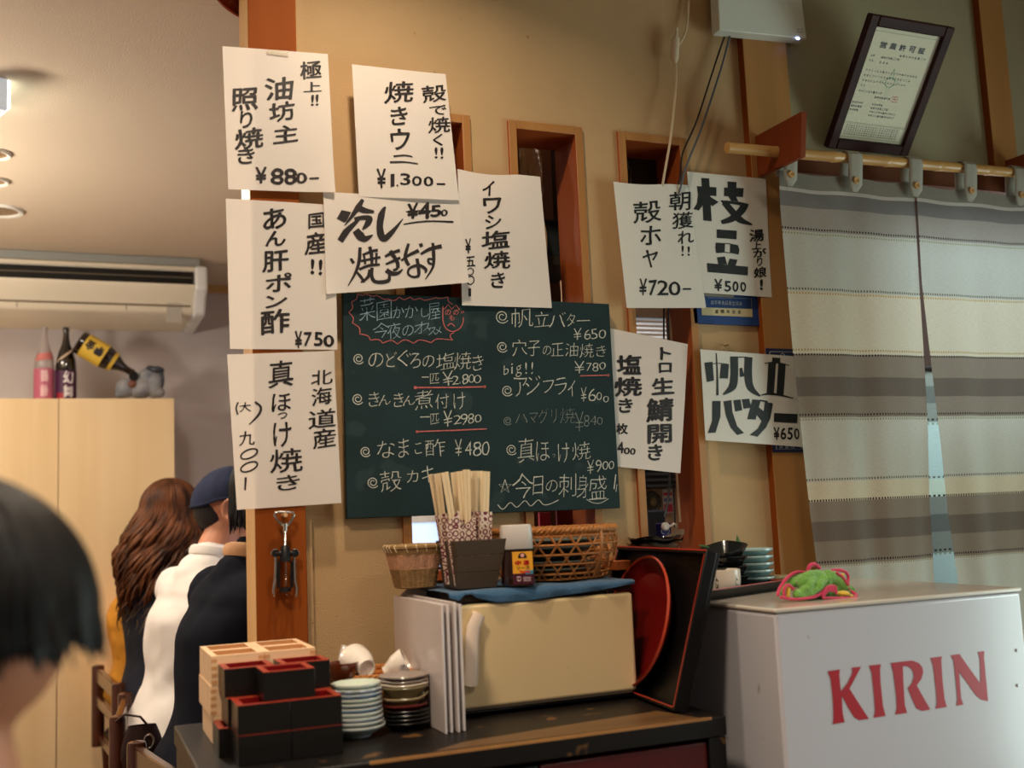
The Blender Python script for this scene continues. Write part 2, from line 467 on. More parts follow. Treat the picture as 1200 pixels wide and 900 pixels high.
mb.build('panel_seam', mat('seam_dark', (120, 104, 80), 0.6), root)
xx = at(205, 352, (y1+yb)/2).x
ys_ = y1+0.06+(yb-0.02-y1-0.06)*0.4; zs_ = zl-0.03+(zb+0.012-zl+0.03)*0.4
sl = (zb+0.012-zl+0.03)/(yb-0.02-y1-0.06)
MB().hexa([(xx-0.03, ys_, zs_-0.001), (xx+0.03, ys_, zs_-0.001), (xx+0.03, ys_+0.05, zs_-0.001+0.05*sl), (xx-0.03, ys_+0.05, zs_-0.001+0.05*sl), (xx-0.03, ys_, zs_+0.004), (xx+0.03, ys_, zs_+0.004), (xx+0.03, ys_+0.05, zs_+0.004+0.05*sl), (xx-0.03, ys_+0.05, zs_+0.004+0.05*sl)]).build('rating_sticker', mat('sticker_grey', (188, 182, 170), 0.5), root)

# lit sign box under the ceiling at the left edge
root = thing('emergency_light', 'white box lamp with a glowing edge hung under the side room ceiling', 'lamp', (-0.15, 2.66, 2.25))
dv = Vector((-0.376, 0.927, 0)); nv = Vector((0.927, 0.376, 0))
c0 = atd(9.5, 98, 2.62); c0.z = 0
zt_, zb_ = atd(9, 72, 2.62).z, atd(9, 127, 2.62).z
def slab(n0, n1, d0, d1, z0, z1):
    q = [c0+nv*n0+dv*d0, c0+nv*n1+dv*d0, c0+nv*n1+dv*d1, c0+nv*n0+dv*d1]
    return MB().hexa([Vector((p.x, p.y, z0)) for p in q]+[Vector((p.x, p.y, z1)) for p in q])
slab(-0.07, 0, 0, 0.22, zb_-0.008, zt_+0.012).build('housing', mat('lamp_white_lifted', (222, 226, 228), 0.4, emit=(214, 226, 235), estr=0.45), root, bevel=0.004)  # faint emission lifts the unlit near side of the housing
slab(0.0005, 0.008, 0.004, 0.21, zb_, zt_).build('light_panel', mat('glow_panel', (240, 245, 245), 0.4, emit=(240, 250, 235), estr=5.0), root, bevel=0.002)
slab(-0.05, -0.02, 0.05, 0.15, zt_+0.0125, 2.2499).build('mounting_bracket', M_blk, root)
slab(-0.052, -0.028, -0.0006, -0.0002, zb_+0.01, zb_+0.045).build('label', mat('lamp_label', (214, 196, 176), 0.6), root)
for (u, v, rr, lb) in ((0, 246, 0.075, 'recessed round ceiling downlight nearest the air conditioner, at the left edge'), (-9, 211, 0.048, 'small recessed ceiling downlight, middle one of three at the left edge'), (-9, 179, 0.05, 'small recessed ceiling downlight nearest the glowing box lamp at the left edge')):
    p = atz(u, v, 2.25)
    root = thing('recessed_downlight', lb, 'downlight', (p.x, p.y, 2.25), 'ceiling downlights of the side room')
    MB().lathe([(rr*0.78, 0.0), (rr*0.80, -0.008), (rr*0.95, -0.010), (rr, -0.004), (rr, 0.0)], p, 36).build('trim_ring', mat('ring_white', (226, 224, 214), 0.35), root)
    MB().lathe([(0, -0.001), (rr*0.5, -0.001), (rr*0.79, -0.0035)], p, 36).build('reflector', mat('reflector', (150, 120, 84), 0.25, metal=0.6), root)

struct(MB().bb(-2.7, 3.2, 2.2125, 2.24, 2.25, 2.60).build('wall_header_rear', M_ceil))
# round wooden tray hung upright under the header, behind the pillar top
pc = at(305, -35, 2.192)
rT = 0.126
root = thing('hanging_round_tray', 'round glossy red-brown wooden tray hung upright at the top edge, left of the pillar', 'tray', pc)
M_lw = wood('lacquer_wood', (132, 46, 16), (160, 62, 24), 'X', 12, 0.25, coat=0.4)
mT = Matrix.Rotation(PI/2, 3, 'X')
MB().lathe([(0, -0.006), (rT*0.9, -0.006), (rT*0.97, 0.002), (rT, 0.010), (rT*0.985, 0.014), (rT*0.965, 0.010), (rT*0.90, 0.003), (rT*0.86, 0.0), (rT*0.5, 0.0), (0, 0.0)], pc, 64, mT).build('tray_body', M_lw, root)
MB().lathe([(rT*0.79, 0.0002), (rT*0.80, 0.0022), (rT*0.82, 0.0022), (rT*0.83, 0.0002)], pc, 64, mT).build('ridge', M_lw, root)
MB().cyl(pc+Vector((0, 0, rT-0.01)), Vector((pc.x-0.0, pc.y, 2.456)), 0.004, 8).build('hook', M_blk, root)
#__SECTION_WALL__
# ------------------------------------------------------------------ on the wall
def tone_faces(o, m2, axis, sign):
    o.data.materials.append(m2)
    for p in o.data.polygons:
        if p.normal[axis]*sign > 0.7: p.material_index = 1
tone_faces(bpy.data.objects['wall_pillar'], wood('pillar_side', (222, 170, 108), (232, 184, 124), 'Z', 18, 0.45), 0, -1)
for n_ in ('trim_3', 'trim_4'): tone_faces(bpy.data.objects[n_], M_post, 0, -1)  # post sides painted orange, the way light colours them
M_framef = wood('frame_front_lit', (158, 106, 56), (172, 120, 66), 'Z', 20, 0.45)
for o_ in [o for o in bpy.data.objects if o.name.startswith('window_frame')]: tone_faces(o_, M_framef, 1, -1)  # frame fronts painted tan for the light they get

M_paper = mat('menu_paper', (238, 228, 218), 0.75, var=0.012, vscale=14, bump=0.05, bscale=12, translucent=0.22)
M_paper_c = mat('menu_paper_cool_lit', (228, 226, 216), 0.75, var=0.012, vscale=14, bump=0.05, bscale=12, translucent=0.15)  # same paper, the cooler light on the right put into its colour
M_ink = mat('marker_ink', (34, 26, 26), 0.55, var=0.25, vscale=60)
M_ink2 = mat('marker_ink_cool_lit', (28, 32, 32), 0.55, var=0.25, vscale=60)  # same ink, shifted for that cooler light

def paper(name, label, corners, Y, writer, curl=None, cool=False, group='handwritten paper menu signs on the wall', amp=0.0015, seed=0, top_dip=0.0):
    """corners: picture points top-left, top-right, bottom-right, bottom-left on the plane y = Y"""
    C = [at(u, v, Y) for u, v in corners]
    cx = sum(c.x for c in C)/4; cz = sum(c.z for c in C)/4
    def lift(x, z):
        s_ = (x-min(c.x for c in C))/max(1e-6, max(c.x for c in C)-min(c.x for c in C))
        t_ = (z-min(c.z for c in C))/max(1e-6, max(c.z for c in C)-min(c.z for c in C))
        s_ = max(0, min(1, s_)); t_ = max(0, min(1, t_))
        d = amp*(1+math.sin(s_*4.1+seed)*math.cos(t_*3.3+seed*1.7))
        if curl:
            for (a, b, h, rad) in curl:
                q = math.hypot(s_-a, t_-b)
                if q < rad: d += h*(1-q/rad)**2
        return d
    def f(i, j):
        p = (C[3]*(1-i)+C[2]*i)*(1-j) + (C[0]*(1-i)+C[1]*i)*j
        z = p.z - top_dip*math.sin(PI*min(1, i*1.4))*j
        return Vector((p.x, Y-lift(p.x, z), z))
    root = thing(name, label, 'paper sign', (cx, Y, cz), group)
    MB().surf(f, 16, 20).build('sheet', M_paper_c if cool else M_paper, root)
    def g(u, v):
        p = at(u, v, Y)
        return Vector((p.x, Y-lift(p.x, p.z)-0.0007, p.z))
    ink = Ink(g); ink.bold = 0.009; ink.wob = 0.032; writer(ink); ink.build('writing', M_ink2 if cool else M_ink, root)
    return root
def tape(parent, u0, v0, u1, v1, Y):
    a, b = at(u0, v0, Y), at(u1, v1, Y)
    o = MB().bb(min(a.x, b.x), max(a.x, b.x), Y-0.0008, Y-0.0004, min(a.z, b.z), max(a.z, b.z)).build('tape', mat('clear_tape', (226, 216, 196), 0.08, alpha=0.45, spec=0.8), parent)

def w1(k):
    k.org(240, 40, 3.871)
    k.t([("極", 480, 165, 98, 84), ("上", 487, 242, 82, 46), ("!", 487, 303, 14, 52), ("!", 508, 302, 14, 54), ("油", 335, 250, 128, 104), ("坊", 350, 352, 118, 90), ("主", 366, 455, 114, 80),
         ("照", 180, 297, 118, 104), ("り", 188, 388, 56, 80), ("焼", 200, 474, 132, 96), ("き", 187, 552, 80, 74)], 0.012)
    k.t([("¥", 255, 640, 52, 76), ("8", 328, 648, 62, 76), ("8", 388, 648, 60, 74), ("0", 438, 655, 50, 52), ("-", 495, 657, 44, 9)], 0.014, slant=0.03)
p1 = paper('paper_menu_sign', 'white paper menu reading 極上 油坊主 照り焼き ¥880, topmost on the pillar', [(260.5, 54.5), (384, 63.5), (392, 226.5), (267.5, 222)], 2.0525, w1, curl=[(1, 0, 0.008, 0.35)], seed=1)
tape(p1, 313, 58, 338, 66, 2.0490)
def w2(k):
    k.org(240, 40, 3.871)
    k.t([("殻", 1040, 270, 110, 76), ("で", 1057, 347, 78, 44), ("焼", 1062, 412, 100, 74), ("く", 1056, 481, 46, 56), ("!", 1048, 540, 14, 50), ("!", 1074, 541, 14, 52),
         ("焼", 880, 264, 136, 96), ("き", 880, 373, 78, 84), ("ウ", 885, 478, 86, 98)], 0.006)
    k.stroke([(855, 556), (905, 552), (940, 558)], [9, 8, 6]); k.stroke([(838, 583), (900, 582), (966, 590)], [9, 8, 5])
    k.t([("¥", 800, 656, 42, 90), ("1", 850, 665, 18, 58), (".", 872, 688, 9, 9), ("3", 908, 660, 46, 54), ("0", 960, 669, 44, 44), ("0", 1012, 670, 44, 44), ("-", 1070, 682, 40, 9)], 0.008, slant=0.02)
paper('paper_menu_sign', 'white paper menu reading 殻で焼く 焼きウニ ¥1.300, right of the pillar top', [(412, 76), (522, 87), (537.5, 235), (420.5, 230.5)], 2.0525, w2, seed=2)
def w3(k):
    k.org(255, 230, 4.862)
    k.t([("あ", 325, 128, 135, 125), ("ん", 330, 240, 116, 90), ("肝", 328, 370, 150, 122), ("ポ", 348, 492, 146, 104), ("ン", 333, 600, 126, 70), ("酢", 328, 715, 166, 142),
         ("国", 562, 140, 90, 86), ("産", 560, 270, 130, 128), ("!", 540, 402, 22, 90), ("!", 585, 405, 22, 88)], 0.012)
    k.t([("¥", 460, 818, 42, 98), ("7", 512, 815, 48, 82), ("5", 573, 815, 52, 82), ("0", 632, 825, 62, 70)], 0.014, slant=0.0)
paper('paper_menu_sign', 'white paper menu reading 国産 あん肝ポン酢 ¥750, middle one on the pillar', [(264.5, 233), (392, 240.5), (395, 410), (269.5, 409)], 2.0585, w3, seed=3)
def w4(k):
    k.org(375, 220, 6.667)
    k.sw = 1.15
    k.poly([(165, 178), (240, 194), (205, 262), (185, 275), (128, 245)])
    k.stroke([(155, 420), (200, 350), (262, 288), (318, 235)], [42, 46, 30, 10])
    k.stroke([(332, 96), (292, 160), (240, 235), (188, 300)], [22, 40, 22, 4])
    k.stroke([(280, 150), (340, 180), (420, 192)], [46, 40, 16])
    k.stroke([(265, 250), (330, 238), (385, 245), (368, 285), (328, 332)], [24, 30, 40, 40, 8])
    k.stroke([(275, 335), (310, 378), (350, 402), (410, 372)], [46, 60, 44, 6])
    k.stroke([(508, 150), (478, 215), (464, 300), (474, 372), (500, 400), (548, 362), (602, 300), (646, 244)], [10, 46, 46, 50, 46, 36, 18, 4])
    k.t([("¥", 722, 185, 88, 125), ("4", 815, 180, 100, 132), ("5", 905, 182, 86, 92), ("0", 970, 197, 54, 54)], 0.02, slant=0.1)
    k.stroke([(650, 288), (760, 270), (880, 262), (1042, 268)], [8, 11, 11, 13]); k.stroke([(668, 190), (800, 180), (930, 186)], 8)
    k.sw = 1.3
    k.stroke([(238, 555), (262, 592)], [14, 20])
    k.stroke([(310, 468), (304, 570), (278, 660), (218, 768)], [20, 22, 18, 5])
    k.stroke([(285, 660), (320, 700), (345, 740)], [14, 18, 14])
    k.stroke([(330, 528), (400, 500), (450, 490)], [14, 18, 18]); k.stroke([(385, 462), (400, 530), (404, 610)], [20, 22, 16])
    k.stroke([(318, 575), (390, 560), (470, 545)], 15); k.stroke([(305, 640), (380, 610), (466, 602)], [16, 18, 14]); k.stroke([(340, 520), (352, 600)], 14); k.stroke([(440, 510), (436, 592)], 14)
    k.stroke([(388, 640), (372, 700), (318, 742)], [20, 20, 8]); k.stroke([(404, 625), (404, 700), (440, 738), (530, 728), (540, 680)], [20, 22, 22, 24, 14])
    k.stroke([(505, 540), (560, 512), (622, 490)], [14, 20, 20]); k.stroke([(512, 600), (570, 575), (625, 548)], [12, 18, 16]); k.stroke([(545, 495), (600, 580), (606, 632)], [24, 24, 20])
    k.stroke([(606, 632), (570, 650)], 16); k.stroke([(515, 645), (560, 672), (610, 668), (644, 636)], [30, 28, 20, 5])
    k.stroke([(632, 572), (690, 530), (770, 492)], [10, 18, 24]); k.stroke([(690, 438), (664, 540), (692, 610)], [16, 22, 20])
    k.stroke([(775, 455), (800, 446)], 22); k.stroke([(755, 555), (768, 640), (765, 690), (720, 698), (686, 672), (700, 630), (770, 608), (824, 640), (818, 668)], [20, 22, 18, 14, 14, 16, 20, 20, 10])
    k.stroke([(785, 520), (860, 480), (950, 458)], [14, 22, 26]); k.stroke([(880, 432), (886, 520), (880, 620), (820, 718)], [16, 22, 16, 4]); k.stroke([(876, 560), (846, 560), (850, 590), (884, 600)], [12, 16, 16, 10])
paper('paper_menu_sign', 'white landscape paper reading 冷し焼きなす in thick brush strokes with a struck price, overlapping the chalkboard top', [(378.5, 225), (538, 235), (549, 331.5), (382, 345)], 2.0555, w4, curl=[(1, 0, 0.006, 0.4), (0, 0, 0.004, 0.3)], seed=4)
def w5(k):
    k.org(530, 195, 5.292)
    k.t([("イ", 222, 140, 76, 92), ("ワ", 245, 245, 112, 98), ("シ", 252, 346, 98, 86), ("塩", 268, 456, 176, 112), ("焼", 275, 582, 166, 106), ("き", 283, 706, 88, 98)], 0.01)
    k.t([("¥", 96, 495, 36, 92), ("五", 110, 592, 58, 62), ("〇", 108, 655, 50, 48), ("〇", 110, 708, 52, 58)], 0.012); k.stroke([(106, 758), (106, 808)], 15)
paper('paper_menu_sign', 'white paper menu reading イワシ塩焼き in one column over the chalkboard top and the middle window', [(536, 198), (632.5, 207.5), (646.5, 361), (541, 358)], 2.0725, w5, seed=5, top_dip=0.006)
def w6(k):
    k.org(715, 210, 5.807)
    k.t([("朝", 470, 150, 146, 126), ("獲", 490, 282, 146, 112), ("れ", 510, 396, 108, 86), ("!", 490, 488, 15, 70), ("!", 532, 490, 15, 66), ("殻", 248, 222, 190, 150), ("ホ", 270, 386, 138, 132), ("ヤ", 270, 542, 106, 126)], 0.0)
    k.t([("¥", 222, 735, 52, 116), ("7", 288, 740, 56, 104), ("2", 355, 740, 78, 106), ("0", 436, 745, 82, 94), ("-", 520, 748, 58, 11)], 0.004, slant=0.0)
p6 = paper('paper_menu_sign', 'white paper menu reading 朝獲れ 殻ホヤ ¥720, over the right wall window', [(718.5, 213), (805.5, 217), (827, 361), (734, 361)], 2.074, w6, cool=True, seed=6, top_dip=0.004)
def w7(k):
    k.org(800, 200, 6.0)
    k.poly([(130, 52), (185, 55), (200, 358), (142, 352)]); k.poly([(98, 110), (235, 118), (235, 180), (105, 170)])
    k.poly([(105, 166), (150, 172), (150, 228), (110, 282), (72, 272), (98, 232)]); k.poly([(182, 178), (250, 222), (205, 252), (182, 228)])
    k.poly([(312, 78), (375, 82), (372, 186), (388, 218), (338, 214), (316, 180)]); k.poly([(290, 120), (425, 125), (420, 188), (288, 180)])
    k.poly([(262, 210), (330, 214), (402, 222), (460, 236), (452, 262), (392, 244), (334, 234), (286, 240)])
    k.stroke([(432, 238), (408, 284), (345, 338), (268, 366)], [56, 52, 46, 26]); k.stroke([(290, 222), (345, 290), (402, 348), (488, 382)], [44, 46, 46, 6])
    k.poly([(235, 415), (377, 424), (375, 485), (235, 475)])
    k.poly([(228, 508), (294, 512), (290, 578), (230, 582), (225, 545)]); k.poly([(330, 515), (385, 525), (395, 558), (390, 592), (328, 580)]); k.line([(290, 514), (332, 516)], 6); k.line([(288, 576), (330, 580)], 6)
    k.poly([(235, 612), (292, 606), (308, 662), (245, 660)]); k.poly([(325, 620), (382, 628), (366, 674), (312, 664)]); k.poly([(165, 652), (458, 676), (455, 738), (170, 715)])
    k.t([("¥", 245, 805, 55, 82), ("5", 312, 815, 48, 78), ("0", 367, 816, 44, 74), ("0", 422, 818, 42, 72)], 0.012, slant=-0.04)
    k.t([("湯", 518, 456, 100, 88), ("上", 518, 526, 70, 55), ("が", 540, 578, 95, 60), ("り", 540, 640, 40, 65), ("娘", 545, 714, 92, 76), ("!", 552, 802, 22, 76)], 0.018)
paper('paper_menu_sign', 'white paper menu reading 枝豆 ¥500 in huge block strokes, half behind its left neighbour', [(805, 201), (896.5, 210), (904.5, 348.5), (815, 343)], 2.0745+0.0025, w7, cool=True, seed=7)
def w8(k):
    k.org(715, 380, 5.0)
    k.t([("ト", 322, 172, 68, 76), ("ロ", 318, 256, 78, 60), ("生", 305, 362, 135, 100), ("鯖", 288, 502, 158, 140), ("開", 287, 642, 140, 116), ("き", 262, 752, 86, 98), ("塩", 110, 236, 146, 118), ("焼", 105, 366, 160, 116), ("き", 88, 476, 82, 86), ("枚", 68, 612, 66, 64)], 0.02, slant=0.06)
    k.t([("4", 58, 724, 38, 68), ("0", 95, 742, 36, 40), ("0", 130, 745, 32, 38)], 0.014)
paper('paper_menu_sign', 'white paper menu reading トロ生鯖開き 塩焼き, left edge tucked behind the chalkboard', [(711, 384), (805.5, 403.5), (797, 554.5), (714, 546)], 2.0895, w8, cool=False, seed=8)
def w9(k):
    k.org(815, 405, 7.2)
    k.poly([(70, 145), (140, 138), (152, 295), (92, 308)]); k.stroke([(140, 156), (180, 150), (230, 152), (280, 160)], 6); k.poly([(212, 156), (280, 158), (270, 278), (200, 278)])
    k.stroke([(172, 65), (180, 240), (181, 420)], [8, 14, 20])
    k.stroke([(324, 92), (324, 240), (308, 345), (228, 416)], [66, 66, 66, 6]); k.stroke([(350, 100), (400, 97), (480, 105)], 9); k.stroke([(446, 104), (442, 250), (462, 358), (542, 428)], [66, 66, 60, 10])
    k.poly([(370, 192), (392, 186), (402, 235), (410, 228), (408, 258), (372, 266)])
    k.poly([(645, 100), (712, 105), (710, 152), (642, 150)]); k.stroke([(580, 150), (640, 142), (710, 148), (786, 168)], [6, 8, 8, 6])
    k.poly([(612, 148), (676, 150), (655, 420), (595, 415)]); k.poly([(695, 148), (757, 155), (738, 425), (678, 420)]); k.stroke([(545, 420), (610, 408), (700, 416), (820, 445)], [5, 18, 18, 6])
    k.poly([(138, 468), (208, 468), (206, 600), (165, 735), (100, 738), (136, 640)]); k.poly([(232, 472), (298, 460), (306, 560), (345, 680), (402, 738), (345, 755), (290, 690), (250, 590)])
    k.poly([(315, 462), (375, 455), (388, 545), (330, 558)]); k.poly([(385, 455), (448, 448), (465, 525), (400, 535)])
    k.poly([(475, 455), (545, 460), (500, 625), (430, 622)]); k.line([(540, 464), (604, 474)], 14)
    k.poly([(580, 475), (648, 488), (626, 610), (588, 692), (515, 770), (450, 755), (520, 700), (560, 620)]); k.poly([(490, 560), (525, 520), (590, 570), (550, 638)])
    k.poly([(658, 570), (858, 578), (852, 655), (655, 645)])
    k.t([("¥", 678, 742, 50, 106), ("6", 736, 742, 50, 106), ("5", 793, 743, 46, 104), ("0", 850, 746, 44, 94)], 0.012, slant=-0.03)
paper('paper_menu_sign', 'white landscape paper reading 帆立バター ¥650 in huge block strokes, lowest on the right', [(820, 409.5), (937.5, 418), (943, 524), (826.5, 516)], 2.0705, w9, cool=True, seed=9)
def w10(k):
    k.org(240, 400, 4.092)
    k.t([("北", 560, 174, 102, 72), ("海", 560, 264, 98, 86), ("道", 562, 372, 132, 90), ("産", 570, 466, 112, 92), ("真", 365, 156, 116, 126), ("ほ", 367, 293, 92, 86), ("っ", 372, 356, 46, 30), ("け", 370, 446, 88, 116), ("焼", 390, 570, 152, 116), ("き", 398, 677, 112, 72),
         ("大", 193, 315, 56, 46), ("九", 203, 465, 76, 70)], 0.0, slant=0.12)
    k.stroke([(160, 292), (150, 320), (158, 352)], 8); k.stroke([(240, 290), (268, 315), (258, 352), (212, 400)], [8, 12, 12, 5])
    for cy in (540, 602):
        k.stroke([(212+38*math.cos(a)-12*math.sin(a), cy+24*math.sin(a)-6*math.cos(a)) for a in [0.5+i*2*PI/14 for i in range(15)]], 8)
    k.stroke([(196, 652), (192, 715)], [12, 8])
paper('paper_menu_sign', 'white paper menu reading 北海道産 真ほっけ焼き, lowest on the pillar above the corkscrew', [(266, 415.5), (390.5, 411.5), (400, 589.5), (277.5, 597.5)], 2.0580, w10, curl=[(1, 1, 0.010, 0.25)], seed=10)

# ---- chalkboard
BY = 2.076
bc = [(401.5, 342.5), (714, 356), (727, 595.5), (406.5, 608)]
B = [at(u, v, BY) for u, v in bc]
root = thing('menu_chalkboard', 'dark green chalkboard covered with chalk menu lines, hung at the centre of the wall', 'chalkboard', ((B[0].x+B[2].x)/2, BY, B[3].z))
M_board = speckle(mat('chalkboard_green', (24, 44, 46), 0.7, var=0.18, vscale=9, spec=0.3), (64, 80, 80), 14, 0.60, 0.25)
bo = MB().prism([B[3], B[2], B[1], B[0]], (0, 0.011, 0)).build('board', M_board, root, bevel=0.0015)
k = Ink(lambda u, v: at(u, v, BY-0.0008)); kp = Ink(lambda u, v: at(u, v, BY-0.0009)); kb = Ink(lambda u, v: at(u, v, BY-0.0008)); kd = Ink(lambda u, v: at(u, v, BY-0.0007))
for q in (k, kb, kd): q.bold = -0.015; q.wob = 0.045
for q in (k, kp, kb): q.org(400, 335, 6.923)
kb.t([("菜", 212, 190, 130, 182), ("園", 348, 200, 122, 152), ("か", 462, 212, 90, 90), ("か", 568, 205, 100, 96), ("し", 680, 212, 62, 78), ("屋", 755, 205, 96, 130), ("今", 322, 362, 126, 130), ("夜", 430, 365, 108, 130), ("の", 540, 362, 96, 92), ("オ", 636, 340, 86, 96), ("ス", 692, 335, 56, 62), ("ス", 738, 368, 62, 62), ("メ", 786, 366, 52, 60)], -0.004, slant=0.16)
cusp = [(130, 70), (195, 65), (285, 75), (375, 105), (470, 90), (560, 90), (640, 100), (770, 95), (865, 90), (905, 150)]
cus2 = [(130, 70), (82, 130), (60, 215), (90, 300), (150, 390), (235, 440), (335, 465), (455, 472), (590, 466), (730, 460), (905, 440), (885, 402), (915, 380)]
for C_, sg in ((cusp, 1), (cus2, 1)):
    for a, b in zip(C_, C_[1:]):
        mx, my = (a[0]+b[0])/2, (a[1]+b[1])/2
        d = math.hypot(b[0]-a[0], b[1]-a[1]); dx, dy = 480-mx, 270-my; q = math.hypot(dx, dy)
        kp.stroke([a, (mx+dx/q*d*0.24, my+dy/q*d*0.24), b], 6)
kp.stroke([(825, 165), (825, 280), (850, 345), (902, 370), (955, 350), (985, 305), (990, 255)], 7)
kp.line([(835, 192), (865, 150), (895, 188), (930, 155), (962, 196)], 6)
kp.t([("の", 865, 215, 46, 44), ("の", 930, 215, 42, 42), ("も", 897, 258, 42, 46)], 0.0); kp.stroke([(862, 325), (890, 306), (922, 330)], 7); kp.line([(973, 208), (980, 222)], 5); kp.line([(988, 203), (996, 217)], 5)
k.spiral(140, 590, 46, 7)
k.t([("の", 280, 602, 118, 112), ("ど", 405, 598, 86, 122), ("ぐ", 510, 588, 110, 126), ("ろ", 602, 605, 88, 118), ("の", 705, 612, 92, 96), ("塩", 845, 608, 144, 134), ("焼", 985, 606, 138, 134), ("き", 1108, 622, 86, 124), ("一", 680, 740, 56, 7), ("匹", 757, 750, 72, 84), ("¥", 865, 750, 82, 112), ("2", 925, 765, 60, 70), (",", 962, 788, 9, 16), ("8", 1005, 757, 50, 80), ("0", 1055, 752, 48, 68), ("0", 1105, 756, 60, 64)], 0.0, slant=0.14)
kp.line([(600, 825), (950, 824), (1170, 818)], 11); kp.stroke([(590, 825), (612, 826)], 22); kp.stroke([(1150, 819), (1172, 818)], 20)
for q in (k, kp, kb, kd): q.org(400, 455, 5.806)
k.spiral(112, 72, 40, 6)
k.t([("き", 222, 74, 76, 98), ("ん", 295, 80, 78, 66), ("き", 390, 78, 66, 98), ("ん", 460, 82, 78, 64), ("煮", 562, 75, 118, 124), ("付", 685, 88, 92, 96), ("け", 803, 86, 82, 112), ("一", 570, 195, 66, 6), ("匹", 636, 206, 56, 68), ("¥", 725, 205, 62, 106), ("2", 790, 212, 54, 60), ("9", 836, 210, 46, 76), ("8", 882, 206, 42, 66), ("0", 930, 206, 46, 54)], 0.0, slant=0.16)
kp.line([(515, 295), (770, 286), (990, 276)], 8); kp.stroke([(508, 296), (524, 295)], 16)
k.spiral(165, 430, 38, 6)
k.t([("な", 303, 415, 118, 112), ("ま", 425, 405, 70, 126), ("こ", 523, 410, 46, 72), ("酢", 638, 405, 134, 112), ("¥", 797, 405, 46, 116), ("4", 865, 412, 48, 96), ("8", 925, 412, 56, 100), ("0", 982, 410, 52, 96)], 0.0, slant=0.1)
k.spiral(215, 640, 40, 6)
k.t([("殻", 335, 630, 142, 136), ("カ", 485, 600, 76, 78), ("キ", 590, 585, 88, 112)], 0.0, slant=0.12)
k.org(570, 345, 6.925)
k.spiral(128, 180, 56, 7)
k.t([("帆", 292, 190, 168, 148), ("立", 448, 202, 124, 128), ("バ", 578, 205, 132, 122), ("タ", 684, 206, 66, 108), ("ー", 785, 213, 104, 7), ("¥", 740, 320, 66, 94), ("6", 820, 325, 52, 80), ("5", 875, 321, 52, 80), ("0", 942, 322, 60, 70)], 0.0, slant=0.1)
k.spiral(130, 425, 47, 7)
k.t([("穴", 270, 430, 124, 132), ("子", 386, 435, 96, 122), ("の", 490, 455, 68, 76), ("正", 577, 450, 98, 102), ("油", 692, 450, 102, 106), ("焼", 815, 455, 112, 110), ("き", 932, 460, 76, 90), ("¥", 755, 590, 82, 96), ("7", 832, 588, 44, 62), ("8", 885, 590, 50, 70), ("0", 942, 580, 52, 56)], 0.0, slant=0.08)
k.t([("b", 160, 612, 38, 72), ("i", 208, 602, 13, 82), ("g", 262, 622, 48, 92), ("!", 322, 600, 13, 92), ("!", 372, 596, 13, 92)], 0.0, slant=0.3)
kp.org(570, 345, 6.925); kp.line([(760, 661), (990, 655)], 9); kp.stroke([(978, 656), (998, 655)], 18)
k.spiral(170, 780, 47, 7)
k.t([("ア", 280, 752, 104, 152), ("ジ", 378, 738, 112, 152), ("フ", 503, 746, 84, 102), ("ラ", 605, 746, 92, 126), ("イ", 690, 764, 62, 128), ("¥", 790, 812, 46, 112), ("6", 860, 816, 60, 102), ("0", 915, 826, 44, 62), ("0", 970, 850, 46, 50)], 0.0, slant=0.1)
kd.org(570, 470, 6.43); kd.spiral(160, 148, 34, 5)
kd.t([("ハ", 265, 130, 92, 66), ("マ", 355, 126, 62, 76), ("グ", 430, 112, 76, 112), ("リ", 510, 110, 36, 100), ("焼", 610, 110, 112, 112), ("¥", 700, 155, 62, 142), ("8", 756, 150, 40, 86), ("4", 806, 146, 46, 66), ("0", 855, 150, 42, 56)], -0.006, slant=0.06)
k.org(570, 470, 6.43); k.spiral(190, 365, 43, 6)
k.t([("真", 300, 370, 118, 178), ("ほ", 425, 376, 96, 142), ("っ", 508, 410, 18, 24), ("け", 582, 390, 88, 142), ("焼", 716, 375, 134, 132), ("¥", 785, 496, 50, 104), ("9", 846, 486, 46, 90), ("0", 896, 486, 44, 62), ("0", 942, 482, 42, 60), ("今", 275, 642, 154, 182), ("日", 390, 636, 72, 136), ("の", 492, 640, 86, 90), ("刺", 612, 630, 124, 172), ("身", 726, 640, 82, 172), ("盛", 842, 652, 128, 180)], 0.0, slant=0.1)
st = [(140+50*math.sin(i*4*PI/5), 645-54*math.cos(i*4*PI/5)) for i in range(6)]
k.line(st, 6)
k.stroke([(85, 780), (125, 815), (180, 765), (230, 800), (290, 750), (335, 790), (390, 745), (430, 780), (480, 775), (545, 745)], 6)
k.stroke([(755, 740), (800, 765), (860, 768), (920, 735)], 5); k.stroke([(975, 552), (962, 664)], 8); k.line([(984, 628), (976, 684)], 5)
k.build('chalk_writing', mat('chalk_white', (190, 190, 178), 0.95, var=0.3, vscale=240), bo)
kd.build('chalk_writing', mat('chalk_faint', (124, 132, 126), 0.95, var=0.25, vscale=200), bo)
kb.build('chalk_writing', mat('chalk_blue', (150, 176, 186), 0.95, var=0.25, vscale=200), bo)['label'] = 'pale blue chalk heading'
kp.build('chalk_drawing', mat('chalk_pink', (190, 104, 100), 0.95, var=0.25, vscale=200), bo)['label'] = 'pink chalk scalloped border, face and underlines'

